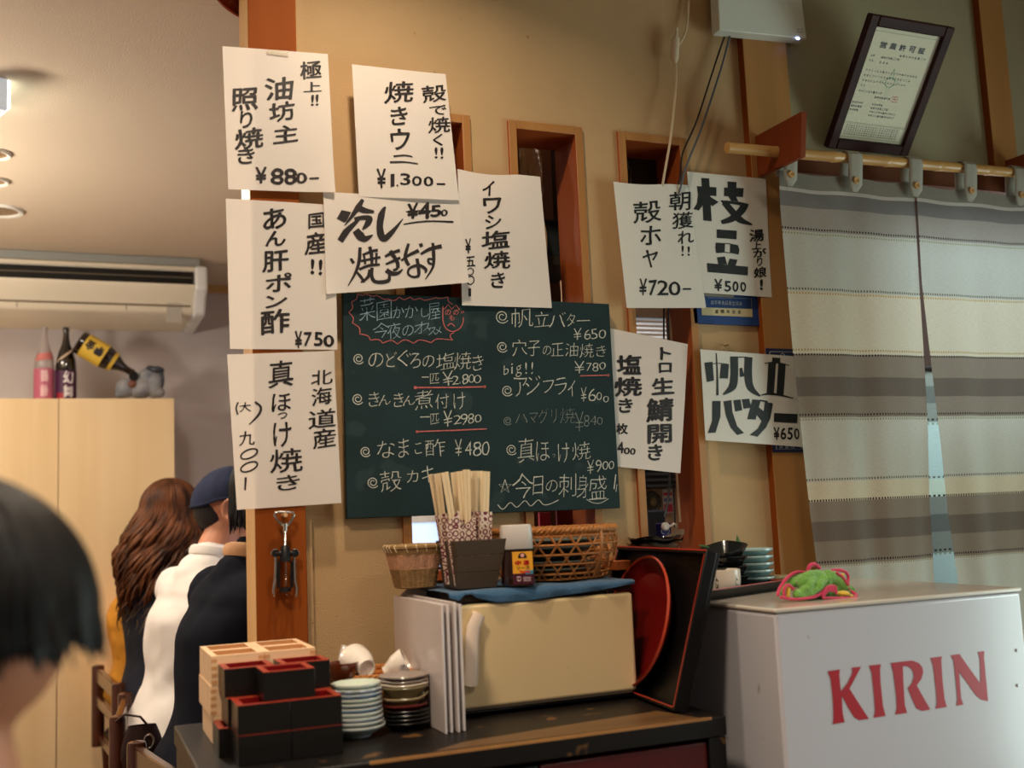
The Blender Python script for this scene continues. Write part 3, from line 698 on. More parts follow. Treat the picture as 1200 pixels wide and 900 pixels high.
# ---- blue and navy placards
M_blue = mat('placard_blue', (24, 62, 122), 0.45)
def plate(name, label, corners, Y, th, m_):
    C = [at(u, v, Y) for u, v in corners]
    root = thing(name, label, 'sign', ((C[0].x+C[2].x)/2, Y, C[3].z))
    MB().prism([C[3], C[2], C[1], C[0]], (0, th, 0)).build('panel', m_, root, bevel=0.0008)
    return root
r1 = plate('wall_placard_sign', 'blue association placard with a cream strip, below the 枝豆 menu', [(806, 310), (886, 318), (891, 382), (814, 379)], 2.092, 0.007, M_blue)
f = lambda u, v: at(u, v, 2.0913)
k = Ink(f, 800, 330, 7.5); k.poly([(165, 226), (612, 240), (615, 312), (170, 294)]); k.build('strip', mat('placard_cream', (196, 184, 142), 0.6), r1)
k = Ink(lambda u, v: at(u, v, 2.0908), 800, 330, 7.5); k.t([(c, 300+i*50, 262+i*1.2, 28, 32) for i, c in enumerate("盛岡市支会")], 0.01, slant=0, wob=0); k.build('lettering', mat('placard_ink', (52, 50, 44), 0.6), r1)['label'] = 'dark lettering on the cream strip'
k = Ink(lambda u, v: at(u, v, 2.0908), 800, 330, 7.5); k.t([(c, 262+i*31, 182+i*1.4, 27, 36) for i, c in enumerate("岩手県食品衛生協会")], 0.0, slant=0, wob=0); k.line([(215, 140), (605, 150)], 2); k.line([(605, 150), (606, 236)], 2); k.build('lettering', mat('placard_white', (180, 186, 190), 0.6), r1)['label'] = 'white lettering on blue'
k = Ink(f, 800, 330, 7.5); k.poly([(195, 90), (450, 100), (450, 140), (195, 128)]); k.build('strip', mat('placard_grey', (136, 128, 112), 0.6), r1)['label'] = 'grey strip'
M_navy = mat('placard_navy', (26, 34, 78), 0.45)
r2 = plate('wall_placard_sign', 'navy blue plate with thin white border lines behind the 帆立バター menu', [(897.5, 408), (933.5, 409), (943.5, 530), (906, 530)], 2.0745, 0.003, M_navy)
k = Ink(lambda u, v: at(u, v, 2.0738))
k.line([(902, 412), (931, 412.5), (940, 526), (910, 526.5), (902, 412)], 0.9); k.line([(911, 420), (917, 413.5), (924, 421)], 0.9)
k.t([("保", 915, 523, 5, 6), ("健", 922, 523, 5, 6), ("所", 929, 523, 5, 6)], 0, slant=0, wob=0)
k.build('lettering', mat('placard_white', (180, 186, 190), 0.6), r2)
# hanger with a green frame edge behind the same paper
C = [at(u, v, 2.080) for u, v in ((826, 411.5), (897, 416.5), (898, 470), (830, 468))]
root = thing('hanging_plaque', 'green edged plaque hung by a wire loop, almost hidden behind the 帆立バター menu', 'plaque', ((C[0].x+C[2].x)/2, 2.08, C[3].z))
MB().prism([C[3], C[2], C[1], C[0]], (0, 0.012, 0)).build('panel', mat('plaque_green', (62, 84, 38), 0.5, var=0.2), root, bevel=0.001)
a, b, c = at(846, 413, 2.086), at(853.5, 404.5, 2.086), at(861, 414, 2.086)
MB().tube([a, b, c], 0.0009, 6).build('wire_loop', mat('brass_wire', (168, 140, 96), 0.35, metal=0.8), root)
MB().cyl(b+Vector((0, -0.003, 0.001)), Vector((b.x, WY, b.z+0.001)), 0.0016, 8).build('nail', mat('brass_wire', (168, 140, 96), 0.35, metal=0.8), root)

# ---- corkscrew on the pillar
M_chrome = mat('chrome', (206, 200, 192), 0.18, metal=1.0)
M_black_p = mat('corkscrew_black', (18, 18, 18), 0.35)
KY = 2.040
def kz(x, y): return at(290+x/6.43, 580+y/6.43, KY)
p0 = kz(285, 155)
root = thing('corkscrew', 'chrome and black winged corkscrew hanging on a peg of the pillar', 'corkscrew', p0)
loop = [kz(*q) for q in ((258, 228), (225, 190), (203, 150), (212, 134), (245, 131), (310, 131), (345, 135), (352, 150), (332, 190), (308, 228))]
MB().tube(loop, 0.0028, 10).tube([kz(258, 226), kz(308, 226)], 0.0028, 8).build('opener_handle', M_chrome, root)
mb = MB(); mb.cyl(kz(283, 215), kz(283, 275), 0.0042, 12)
for i in range(7):
    mb.lathe([(0, -0.0018), (0.0036, -0.0014), (0.0046, 0), (0.0036, 0.0014), (0, 0.0018)], kz(283, 282+i*16), 14)
mb.cyl(kz(283, 270), kz(284, 400), 0.0024, 10)
mb.build('rack_shaft', M_chrome, root)
MB().tube([kz(284, 380), kz(284, 400), kz(284, 500)], [0.0056, 0.0085, 0.0108], 14).cyl(kz(212, 442), kz(356, 438), 0.0048, 12).build('body', M_black_p, root)
for s_, cx_ in ((-1, 212), (1, 356)):
    c_ = kz(cx_, 440)
    q = MB().lathe([(0, -0.0042), (0.0068, -0.0042), (0.0072, 0), (0.0068, 0.0042), (0, 0.0042)], c_, 20, Matrix.Rotation(PI/2, 3, 'X')).build('hinge', M_black_p, root)
    MB().lathe([(0, -0.006), (0.002, -0.006), (0.0028, -0.0045), (0.0028, -0.002)], c_+Vector((0, 0, 0)), 14, Matrix.Rotation(-PI/2, 3, 'X') @ Matrix.Diagonal(Vector((1, 1, -1)))).build('rivet', M_chrome, q)
    mb = MB()
    for i in range(9):
        a = (PI*0.5 - s_*(-0.3 + i*0.27))
        pc_ = c_+Vector((math.cos(a)*0.0088, 0.001, math.sin(a)*0.0088))
        mb.cyl(c_+Vector((0, 0.001, 0)), pc_, 0.0011, 6)
    x_ = cx_-s_*4
    mb.tube([kz(x_-s_*-2, 460), kz(x_+s_*4, 560), kz(x_+s_*8, 650), kz(x_+s_*16, 690), kz(x_+s_*20, 730), kz(x_+s_*14, 768)], [0.0030, 0.0030, 0.0030, 0.0030, 0.0026, 0.0014], 10)
    mb.build('lever', M_chrome, root)
    MB().tube([kz(cx_-s_*-28+(-s_)*50, 500), kz(cx_+s_*-22, 700)], 0.0030, 8).build('guide_rod', M_black_p, root)
MB().lathe([(0.0085, 0.004), (0.0105, 0.0035), (0.0115, -0.0035), (0.0100, -0.0045), (0.007, -0.0045), (0.007, 0.0035), (0.0085, 0.004)], kz(285, 712), 28).build('bell_ring', M_black_p, root)
mb = MB(); a = kz(290, 500); b = kz(292, 755); n_ = 60
mb.tube([a.lerp(b, 0.25+0.75*i/n_)+Vector((0.0016*math.cos(i*0.62), 0.0016*math.sin(i*0.62), 0)) for i in range(n_+1)], 0.0010, 6)
mb.cyl(a, a.lerp(b, 0.27), 0.0012, 8)
mb.build('worm', M_chrome, root)
pg = kz(283, 160)
tag(MB().cyl(pg+Vector((0, -0.008, 0.0015)), Vector((pg.x, 2.061, pg.z+0.0015)), 0.0038, 14).build('wall_peg_mount', mat('peg_wood', (206, 170, 124), 0.5), bevel=0.0008), 'short pale wooden peg on the pillar that carries the corkscrew', 'peg')
a = at(270, 383, 2.12)
tag(MB().prism([(0.3175, 2.105, a.z+0.011), (0.304, 2.105, a.z-0.004), (0.304, 2.105, a.z-0.012), (0.3175, 2.105, a.z-0.010)], (0, 0.022, 0)).build('wall_hook_mount', mat('peg_wood', (206, 170, 124), 0.5), bevel=0.001), "small pale wooden hook on the pillar's left side behind the middle paper menu", 'hook')

# ---- router, cables
RY = 2.045
C = [at(u, v, RY) for u, v in ((841, -22), (938, -10), (945.5, 45.5), (843, 35))]
root = thing('wifi_router_mount', 'white flat wireless access point on the wall, cut off by the top edge', 'wireless router', ((C[0].x+C[2].x)/2, RY, C[3].z))
C[0].z += 0.05; C[1].z += 0.05
MB().prism([C[3], C[2], C[1], C[0]], (0, 0.034, 0)).build('case', mat('router_white', (214, 218, 206), 0.35), root, bevel=0.003, seg=3)
MB().bb(C[0].x+0.03, C[1].x-0.03, RY+0.034, WY, C[3].z+0.02, C[0].z-0.02).build('bracket', M_acg, root)
k = Ink(lambda u, v: at(u, v, RY-0.0006), 840, 30, 10)
for i, h in enumerate((8, 16, 10, 5, 10, 16, 8)): k.line([(945+i*12, 42-h/2), (945+i*12, 42+h/2)], 5)
k.t([(c, 950+i*17, 72+i*1.2, 13 if c != 'i' else 4, 18) for i, c in enumerate("cisco")], 0.01, slant=0, wob=0)
k.build('logo', mat('logo_grey', (92, 100, 100), 0.5), root)
p = at(935, 45, RY-0.0008)
MB().box(p, (0.009, 0.003, 0.0055)).build('status_light', mat('led_blue', (150, 170, 255), 0.4, emit=(170, 185, 255), estr=10), root, bevel=0.001)

def cable(name, label, pts, r, m_, extra=None):
    P = []
    n = len(pts)
    for i in range(n-1):
        p0, p1, p2, p3 = pts[max(i-1, 0)], pts[i], pts[i+1], pts[min(i+2, n-1)]
        for q in range(8):
            t = q/8
            P.append(0.5*((2*p1)+(p2-p0)*t+(2*p0-5*p1+4*p2-p3)*t*t+(3*p1-p0-3*p2+p3)*t**3))
    P.append(pts[-1])
    return tag(MB().tube(P, r, 8).build(name, m_), label, 'cable')
M_cw = mat('cable_white', (206, 184, 150), 0.45)
M_cb = mat('cable_black', (24, 24, 26), 0.45)
M_cg = mat('cable_grey', (84, 92, 98), 0.45)
top = at(812, -8, 2.09); top.z = 2.599
wc = cable('power_cord', 'off-white cord with an inline plug hanging into the right wall window', [top, at(806, 20, 2.085), at(793, 60, 2.07), at(792, 100, 2.07), at(786, 160, 2.06), at(777, 213, 2.07), at(770, 260, 2.12), at(772, 330, 2.14), at(784, 370, 2.14), at(788, 430, 2.145), at(791, 520, 2.15), at(797, 612, 2.15)], 0.0030, M_cw)
adopt(MB().tube([at(793, 33, 2.074), at(792.5, 42, 2.073), at(791.5, 46, 2.072), at(790.5, 68, 2.071), at(791, 74, 2.07)], [0.0036, 0.0042, 0.0098, 0.0098, 0.0045], 14).build('inline_plug', mat('plug_white', (216, 200, 172), 0.4)), wc)
cable('router_cable', 'thin black cable running from the wireless access point down into the right wall window', [at(852, 34, 2.075), at(838, 75, 2.08), at(817, 140, 2.075), at(800, 180, 2.07), at(796, 212, 2.075), at(782, 262, 2.10), at(778, 400, 2.165), at(786, 545, 2.17), at(789, 570, 2.17), at(791, 618, 2.16)], 0.0022, M_cb)
cable('router_cable', 'grey cable beside the black one from the access point to the right wall window', [at(857, 35, 2.07), at(845, 80, 2.076), at(822, 150, 2.07), at(806, 190, 2.066), at(799, 214, 2.066), at(786, 275, 2.095), at(783, 400, 2.145), at(785, 555, 2.155), at(779, 606, 2.15)], 0.0026, M_cg)

# ---- framed licence leaning forward above the curtain
xa, xb = 1.724, 1.977
bl, tl = Vector((xa, 2.088, 2.020)), Vector((xa, 1.894, 2.278))
br, tr = Vector((xb, 2.088, 2.020)), Vector((xb, 1.894, 2.278))
ex = Vector((1, 0, 0)); ey = (tl-bl).normalized(); en = ex.cross(ey)   # towards the room
H_, W_ = (tl-bl).length, xb-xa
root = thing('certificate_frame', 'dark wooden framed certificate headed 営業許可証 leaning forward from the wall above the curtain rod', 'framed certificate', bl)
def fp(s_, t_, d=0.0): return bl + ex*s_ + ey*t_ + en*d
fw = 0.026
M_cf = wood('certificate_wood', (46, 24, 22), (62, 34, 30), 'X', 24, 0.5, spec=0.15)
mb = MB()
for (s0, s1, t0, t1) in ((0, fw, 0, H_), (W_-fw, W_, 0, H_), (fw, W_-fw, 0, fw), (fw, W_-fw, H_-fw, H_)):
    mb.hexa([fp(s0, t0, -0.006), fp(s1, t0, -0.006), fp(s1, t1, -0.006), fp(s0, t1, -0.006), fp(s0, t0, 0.014), fp(s1, t0, 0.014), fp(s1, t1, 0.014), fp(s0, t1, 0.014)])
mb.build('frame', M_cf, root, bevel=0.003)
mb = MB(); a_ = fw-0.001
mb.hexa([fp(a_, a_, -0.004), fp(W_-a_, a_, -0.004), fp(W_-a_, H_-a_, -0.004), fp(a_, H_-a_, -0.004), fp(a_, a_, 0.002), fp(W_-a_, a_, 0.002), fp(W_-a_, H_-a_, 0.002), fp(a_, H_-a_, 0.002)])
sheet = mb.build('certificate', mat('certificate_paper', (218, 214, 176), 0.6), root)
def cf(x, y):    # inner window coordinates 0..1, y down
    return fp(fw+x*(W_-2*fw), H_-fw-y*(H_-2*fw), 0.0026)
k = Ink(cf)
k.t([(c, 0.22+i*0.145, 0.145, 0.105, 0.058) for i, c in enumerate("営業許可証")], 0.05, slant=0, wob=0.004)
def row(txt, x, y, w_, h_, step): k.t([(c, x+i*step, y, w_*random.uniform(0.9, 1.1), h_*random.uniform(0.95, 1.15)) for i, c in enumerate(txt)], 0.035, slant=0, wob=0)
row("盛岡市指令第一二号", 0.52, 0.215, 0.028, 0.018, 0.046)
row("住所", 0.10, 0.245, 0.026, 0.018, 0.035); row("盛岡市菜園二丁目", 0.26, 0.250, 0.026, 0.018, 0.035); row("氏名", 0.10, 0.290, 0.026, 0.018, 0.035); row("代表者", 0.26, 0.295, 0.028, 0.020, 0.05)
for i, tx in enumerate(("平成二十五年一月十日付で申請の食品営業", "営業については食品衛生法第五十二条", "の規定により次の条件を付けて許可", "する")): row(tx, 0.10, 0.375+i*0.045, 0.024, 0.018, 0.042)
row("平成二十五年一月十日", 0.10, 0.56, 0.024, 0.018, 0.036); row("盛岡市保健所長", 0.36, 0.60, 0.026, 0.02, 0.036)
for i, tx in enumerate(("営業所名称", "営業の種類", "有効期間")): row(tx, 0.06, 0.665+i*0.034, 0.026, 0.018, 0.034)
for i, tx in enumerate(("飲食店営業", "盛岡市菜園二丁目", "平成二十五年一月十日から", "平成三十一年一月九日まで")): row(tx, 0.36, 0.665+i*0.034, 0.024, 0.018, 0.034)
for i in range(5): row("許可証は見やすい場所に掲示し変更の時は届出る", 0.09, 0.875+i*0.02, 0.022, 0.012, 0.037)
k.build('lettering', mat('print_ink', (44, 48, 42), 0.7), sheet)
k = Ink(cf)
k.line([(0.03, 0.035), (0.97, 0.035), (0.97, 0.845), (0.03, 0.845), (0.03, 0.035)], 0.005); k.line([(0.03, 0.855), (0.97, 0.855), (0.97, 0.98), (0.03, 0.98), (0.03, 0.855)], 0.004)
k.build('border_line', mat('border_olive', (150, 146, 104), 0.7), sheet)
k = Ink(cf); kx = 0.5; ky = 0.455; r1_, r2_ = 0.15, 0.05
pts = [(kx+(r1_ if i % 2 == 0 else r2_)*math.sin(i*PI/4), ky-(r1_ if i % 2 == 0 else r2_)*math.cos(i*PI/4)*0.82) for i in range(9)]
k.line(pts, 0.008); k.line([(kx+0.07*math.cos(i*PI/8), ky+0.045*math.sin(i*PI/8)) for i in range(17)], 0.007)
k.build('emblem', mat('emblem_green', (120, 164, 124), 0.7), sheet)
k = Ink(cf); k.line([(0.62, 0.575), (0.70, 0.575), (0.70, 0.62), (0.62, 0.62), (0.62, 0.575)], 0.01); k.line([(0.66, 0.58), (0.66, 0.615)], 0.01); k.line([(0.63, 0.597), (0.69, 0.597)], 0.01)
k.build('seal', mat('seal_red', (206, 140, 120), 0.7), sheet)
mb = MB(); mb.hexa([fp(a_, a_, 0.005), fp(W_-a_, a_, 0.005), fp(W_-a_, H_-a_, 0.005), fp(a_, H_-a_, 0.005), fp(a_, a_, 0.0065), fp(W_-a_, a_, 0.0065), fp(W_-a_, H_-a_, 0.0065), fp(a_, H_-a_, 0.0065)])
mb.build('glass_pane', mat('frame_glass', (255, 255, 255), 0.03, alpha=0.06, spec=0.5), root)
#__SECTION_RIGHT__
# ------------------------------------------------------------------ curtain corner
M_plate = wood('bracket_wood', (122, 54, 26), (142, 66, 32), 'Z', 14, 0.5, spec=0.2)
M_bamboo = wood('bamboo', (176, 128, 66), (204, 158, 92), 'X', 10, 0.35, coat=0.2)
def bracket(name, label, xx, prof):
    tag(MB().prism([(xx, y, z) for y, z in prof], (0.016, 0, 0)).build(name, M_plate, bevel=0.002), label, 'bracket', 'wooden plates carrying the curtain rod')
bracket('rod_bracket_mount', 'angular red-brown wooden plate carrying the left end of the curtain rod', 1.512, [(2.0775, 2.022), (1.899, 2.018), (1.915, 1.918), (2.0775, 1.922)])
xr_ = at(1185, 190, 2.03).x
bracket('rod_bracket_mount', 'red-brown wooden plate end at the right edge carrying the other end of the curtain rod', xr_+0.03, [(2.0775, 2.030), (1.899, 2.026), (1.915, 1.926), (2.0775, 1.930)])
RZ0, RZ1 = at(852, 173, 2.0), at(1190, 202.5, 2.0)
def rodz(x): return RZ0.z + (RZ1.z-RZ0.z)*(x-RZ0.x)/(RZ1.x-RZ0.x)
mb = MB(); P, rr = [], []
xx = RZ0.x
while xx < 2.62:
    P.append(Vector((xx, 2.0, rodz(xx)))); rr.append(0.0125)
    for d, q in ((0.1, 0.0125), (0.106, 0.0145), (0.112, 0.0128)):
        P.append(Vector((xx+d+0.03, 2.0, rodz(xx+d+0.03)))); rr.append(q)
    xx += 0.16
mb.tube(P, rr, 14); mb.build('curtain_rail_rod', M_bamboo)
tag(bpy.data.objects['curtain_rail_rod'], 'knotted bamboo rod from which the striped curtain hangs', 'curtain rod')

# striped cloth: bands by height, dotted stitch lines
def zz(vv): return at(1000, vv, 2.0).z
def zi(y): return zz(150+y/1.6364)
bands = [(zi(60), (146, 142, 128)), (zi(121), (206, 200, 188)), (zi(127), (132, 128, 124)), (zi(155), (172, 164, 152)), (zi(199), (204, 202, 188)), (zi(314), (228, 216, 190)),
         (zi(430), (150, 136, 120)), (zi(475), (118, 105, 94)), (zi(510), (150, 136, 120)), (zi(552), (206, 200, 184)), (zi(673), (224, 208, 178)), (zi(711), (148, 132, 116)), (zi(752), (118, 104, 92)), (zi(790), (148, 132, 116)), (zi(834), (204, 198, 182)), (zi(1000), (224, 208, 178))]
dots = [(zi(197), (50, 40, 34)), (zi(206), (150, 146, 110)), (zi(310), (96, 92, 70)), (zi(318), (180, 150, 90)), (zi(425), (176, 146, 92)), (zi(434), (40, 32, 28)), (zi(548), (50, 40, 34)), (zi(557), (140, 136, 104)), (zi(672), (110, 100, 80)), (zi(712), (44, 34, 30)), (zi(830), (50, 38, 32)), (zi(838), (150, 140, 110))]
def cloth_mat(name, tint=(1, 1, 1), tr=0.35):
    mt = bpy.data.materials.new(name); mt.use_nodes = True
    nt = mt.node_tree; N = nt.nodes; L = nt.links; b = N['Principled BSDF']
    b.inputs['Roughness'].default_value = 0.9; b.inputs['Specular IOR Level'].default_value = 0.1; b.inputs['Sheen Weight'].default_value = 0.15
    at_ = N.new('ShaderNodeAttribute'); at_.attribute_name = 'cloth'
    sp = N.new('ShaderNodeSeparateXYZ'); L.new(at_.outputs['Vector'], sp.inputs[0])
    zhi, zlo = bands[0][0], bands[-1][0]
    mr = N.new('ShaderNodeMapRange'); mr.inputs['From Min'].default_value = zhi; mr.inputs['From Max'].default_value = zlo
    L.new(sp.outputs['Y'], mr.inputs['Value'])
    cr = N.new('ShaderNodeValToRGB'); cr.color_ramp.interpolation = 'CONSTANT'
    for i, (z, c) in enumerate(bands):
        ps = (zhi-z)/(zhi-zlo)
        e = cr.color_ramp.elements[0] if i == 0 else (cr.color_ramp.elements[1] if i == 1 else cr.color_ramp.elements.new(ps))
        e.position = ps
        l_ = lin(c); e.color = (l_[0]*tint[0], l_[1]*tint[1], l_[2]*tint[2], 1)
    L.new(mr.outputs[0], cr.inputs[0])
    # thread texture
    tx = N.new('ShaderNodeTexNoise'); tx.inputs['Scale'].default_value = 1; tx.inputs['Detail'].default_value = 3
    mp = N.new('ShaderNodeMapping'); mp.inputs['Scale'].default_value = (60, 700, 1); L.new(at_.outputs['Vector'], mp.inputs['Vector']); L.new(mp.outputs[0], tx.inputs['Vector'])
    mx = N.new('ShaderNodeMix'); mx.data_type = 'RGBA'; mx.blend_type = 'MULTIPLY'; mx.inputs['Factor'].default_value = 0.35
    L.new(cr.outputs[0], mx.inputs['A']); L.new(tx.outputs['Fac'], mx.inputs['B'])
    # dots
    acc = None
    wv = N.new('ShaderNodeMath'); wv.operation = 'FRACT'
    ml = N.new('ShaderNodeMath'); ml.operation = 'MULTIPLY'; ml.inputs[1].default_value = 1/0.0088
    L.new(sp.outputs['X'], ml.inputs[0]); L.new(ml.outputs[0], wv.inputs[0])
    gt = N.new('ShaderNodeMath'); gt.operation = 'LESS_THAN'; gt.inputs[1].default_value = 0.52; L.new(wv.outputs[0], gt.inputs[0])
    cur = mx.outputs['Result']
    for z, c in dots:
        cm = N.new('ShaderNodeMath'); cm.operation = 'COMPARE'; cm.inputs[1].default_value = z; cm.inputs[2].default_value = 0.0024
        L.new(sp.outputs['Y'], cm.inputs[0])
        an = N.new('ShaderNodeMath'); an.operation = 'MULTIPLY'; L.new(cm.outputs[0], an.inputs[0]); L.new(gt.outputs[0], an.inputs[1])
        m2 = N.new('ShaderNodeMix'); m2.data_type = 'RGBA'; L.new(an.outputs[0], m2.inputs['Factor']); L.new(cur, m2.inputs['A']); 
        l_ = lin(c); m2.inputs['B'].default_value = (l_[0]*tint[0], l_[1]*tint[1], l_[2]*tint[2], 1)
        cur = m2.outputs['Result']
    L.new(cur, b.inputs['Base Color'])
    t = N.new('ShaderNodeBsdfTranslucent'); L.new(cur, t.inputs[0])
    ms = N.new('ShaderNodeMixShader'); ms.inputs[0].default_value = tr
    L.new(b.outputs[0], ms.inputs[1]); L.new(t.outputs[0], ms.inputs[2]); L.new(ms.outputs[0], N['Material Output'].inputs['Surface'])
    return mt
M_cloth = cloth_mat('striped_linen', tr=0.20)
def interp(pts, v):
    for (u0, v0), (u1, v1) in zip(pts, pts[1:]):
        if v <= v1: return u0+(u1-u0)*(v-v0)/(v1-v0)
    (u0, v0), (u1, v1) = pts[-2:]
    return u1+(u1-u0)/(v1-v0)*(v-v1)
def zprof(pts):   # picture points -> (x, z) in the curtain plane, downwards
    q = [at(u, v, 2.0) for u, v in pts]
    return [(p.x, -p.z) for p in q]
def cloth(name, label, left, right, ztop, zbot, Y, m_, folds, ph, parent=None, nu=60, nv=70, grp=None, amp=0.009):
    l_, r_ = zprof(left), zprof(right)
    bm = bmesh.new(); lay = None
    g = []; data = []
    for j in range(nv+1):
        z = ztop+(zbot-ztop)*j/nv; t = j/nv
        a, b = interp(l_, -z), interp(r_, -z)
        row_ = []
        for i in range(nu+1):
            s_ = i/nu; x = a+(b-a)*s_
            d = amp*(0.35+0.65*t)*(math.sin(s_*folds*2*PI+ph+0.5*math.sin(t*2.3+ph)) + 0.45*math.sin(s_*folds*3.7*PI+2.1*ph+t))
            d *= 1.0 - 0.5*math.exp(-t*9)
            zc = z + 0.003*math.exp(-t*7)*math.cos(s_*4*PI)*1.0
            row_.append(bm.verts.new((x, Y+d, zc)))
            data.append((s_*0.46, z, 0.0))
        g.append(row_)
    for j in range(nv):
        for i in range(nu): bm.faces.new((g[j][i], g[j][i+1], g[j+1][i+1], g[j+1][i]))
    me = bpy.data.meshes.new(name); bm.to_mesh(me); bm.free()
    for p in me.polygons: p.use_smooth = True
    a_ = me.attributes.new('cloth', 'FLOAT_VECTOR', 'POINT')
    for i, q in enumerate(data): a_.data[i].vector = q
    me.materials.append(m_)
    o = bpy.data.objects.new(name, me); COL.objects.link(o)
    if parent: adopt(o, parent)
    return o
ztop = at(1000, 207, 2.0).z
root = thing('curtain', 'striped grey and cream linen half-curtain hanging over the doorway by buttoned tabs', 'curtain', (1.95, 2.0, 0.72))
left = [(917, 196), (919, 240), (936, 420), (956, 600), (968, 690)]
slit = [(1076, 214), (1083, 330), (1090, 430), (1094, 500), (1096, 580), (1103, 690)]
slit2 = [(1077, 214), (1084, 330), (1096, 430), (1106, 510), (1116, 600), (1130, 690)]
right = [(1212, 224), (1220, 420), (1232, 690)]
cloth('curtain_panel', None, left, slit, ztop, 0.72, 2.012, M_cloth, 2.2, 0.6, root)
cloth('curtain_panel', None, slit2, right, ztop-0.004, 0.72, 2.010, M_cloth, 1.7, 2.4, root)
M_tab = mat('tab_linen', (166, 162, 148), 0.95, var=0.10, vscale=500, bump=0.4, bscale=600, spec=0.1)
M_button = mat('wood_button', (206, 160, 100), 0.45)
for i, (u, v) in enumerate(((926, 205), (1002, 212), (1073, 218), (1137, 224), (1196, 229))):
    pb_ = at(u, v, 1.992); cx_ = pb_.x; zr = rodz(cx_)
    hw = 0.021 if i else 0.019
    yf, yb_ = 1.984, 2.016
    path = [(1.996, pb_.z-0.026, 0.35), (1.991, pb_.z-0.010, 0.9), (1.990, pb_.z+0.01, 1.0), (yf, zr-0.008, 1.0), (yf+0.001, zr+0.006, 1.0), (2.0-0.004, zr+0.0165, 1.0), (2.0+0.006, zr+0.0165, 1.0), (yb_, zr+0.004, 1.0), (yb_, zr-0.01, 1), (2.02, pb_.z+0.005, 1)]
    mb = MB(); rows = []
    for (y, z, k_) in path:
        rows.append([mb.bm.verts.new((cx_+s_*hw*k_+(pb_.x-cx_), y, z)) for s_ in (-1, -0.33, 0.33, 1)])
    for a, b in zip(rows, rows[1:]):
        for q in range(3): mb.bm.faces.new((a[q], a[q+1], b[q+1], b[q]))
    tb = mb.build('tab', M_tab, root, solid=0.0012, soff=0)
    bt = MB().lathe([(0, 0.0015), (0.0045, 0.0015), (0.006, 0.003), (0.0078, 0.0025), (0.0082, 0), (0.0078, -0.002), (0, -0.002)], Vector((pb_.x, 1.9875, pb_.z)), 24, Matrix.Rotation(PI/2, 3, 'X')).build('button', M_button, tb)
    mb = MB()
    for a, b in ((-1, -1), (1, -1), (1, 1), (-1, 1)): mb.cyl((pb_.x+a*0.0016, 1.9865, pb_.z+b*0.0016), (pb_.x+a*0.0016, 1.9855, pb_.z+b*0.0016), 0.0008, 6)
    mb.build('button_hole', M_blk, tb)
# cloth behind, seen through the slit, in the daylit passage
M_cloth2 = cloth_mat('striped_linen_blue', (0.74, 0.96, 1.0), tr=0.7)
o = cloth('door_curtain', None, [(1000, 214), (1010, 690)], [(1330, 224), (1350, 690)], at(1089, 420, 2.0).z-0.008, 0.6, 2.17, M_cloth2, 2.0, 1.1)
tag(o, 'pale blue lit striped cloth glimpsed through the slit of the front curtain', 'curtain')
MB_ = MB().cyl((1.64, 2.17, at(1089, 420, 2.0).z), (2.56, 2.17, at(1089, 420, 2.0).z), 0.006, 10).build('curtain_rail_rod', M_blk)
tag(MB_, 'thin dark rod behind the front curtain', 'curtain rod')

# ------------------------------------------------------------------ beer cooler
M_white_e = mat('white_enamel', (192, 190, 196), 0.25, bump=0.04, bscale=9, spec=0.6, coat=0.9, coat_rough=0.14)
M_white_t = mat('enamel_top', (206, 196, 182), 0.10, bump=0.02, bscale=30, spec=0.7)
speckle(M_white_e, (110, 84, 60), 34, 0.76, 0.6)
FT = ZC-0.174
fl, fr = atz(907.3, 713.5, FT), atz(1196, 688.4, FT)
fy = 1.516; fx0, fx1 = fl.x, fr.x+0.002; fyb = 1.965
root = thing('beer_cooler', 'white enamel chest cooler with red KIRIN lettering at the right', 'cooler', ((fx0+fx1)/2, (fy+fyb)/2, 0))
MB().bb(fx0, fx1, fy, fyb, 0.07, FT-0.008).build('body', M_white_e, root, bevel=0.006, seg=3)
MB().bb(fx0-0.002, fx1+0.002, fy-0.002, fyb, FT-0.0075, FT).build('top', M_white_t, root, bevel=0.003, seg=3)
MB().bb(fx0+0.03, fx1-0.03, fy+0.02, fyb-0.02, 0.0, 0.0695).build('plinth', M_blk, root)
f = lambda u, v: at(u, v, fy-0.0008)
k = Ink(f, 960, 750, 5.0)
k.poly([(50, 183), (122, 172), (118, 200), (122, 250), (128, 302), (168, 250), (190, 205), (196, 182), (190, 163), (246, 156), (215, 215), (178, 285), (235, 375), (292, 462), (235, 470), (205, 452), (170, 395), (133, 325), (136, 400), (140, 440), (150, 482), (78, 494), (84, 470), (84, 400), (78, 320), (68, 230)])
k.poly([(292, 150), (363, 142), (357, 170), (360, 250), (375, 390), (390, 444), (320, 456), (328, 420), (322, 330), (308, 190)])
k.poly([(420, 134), (545, 120), (585, 135), (605, 160), (610, 190), (598, 230), (572, 265), (612, 338), (652, 407), (605, 416), (570, 400), (545, 345), (520, 282), (545, 250), (555, 215), (552, 190), (540, 168), (515, 152), (490, 155), (494, 250), (502, 380), (516, 427), (446, 437), (456, 400), (452, 330), (435, 190)])
k.poly([(653, 105), (720, 96), (716, 120), (722, 230), (735, 345), (748, 392), (682, 403), (690, 370), (684, 280), (668, 150)])
k.poly([(771, 90), (822, 82), (880, 165), (946, 256), (942, 110), (930, 70), (968, 65), (966, 100), (978, 230), (990, 358), (950, 350), (920, 325), (870, 255), (820, 185), (832, 340), (845, 378), (804, 386), (810, 345), (800, 230), (788, 120)])
k.build('lettering', mat('kirin_red', (168, 14, 34), 0.3), root)
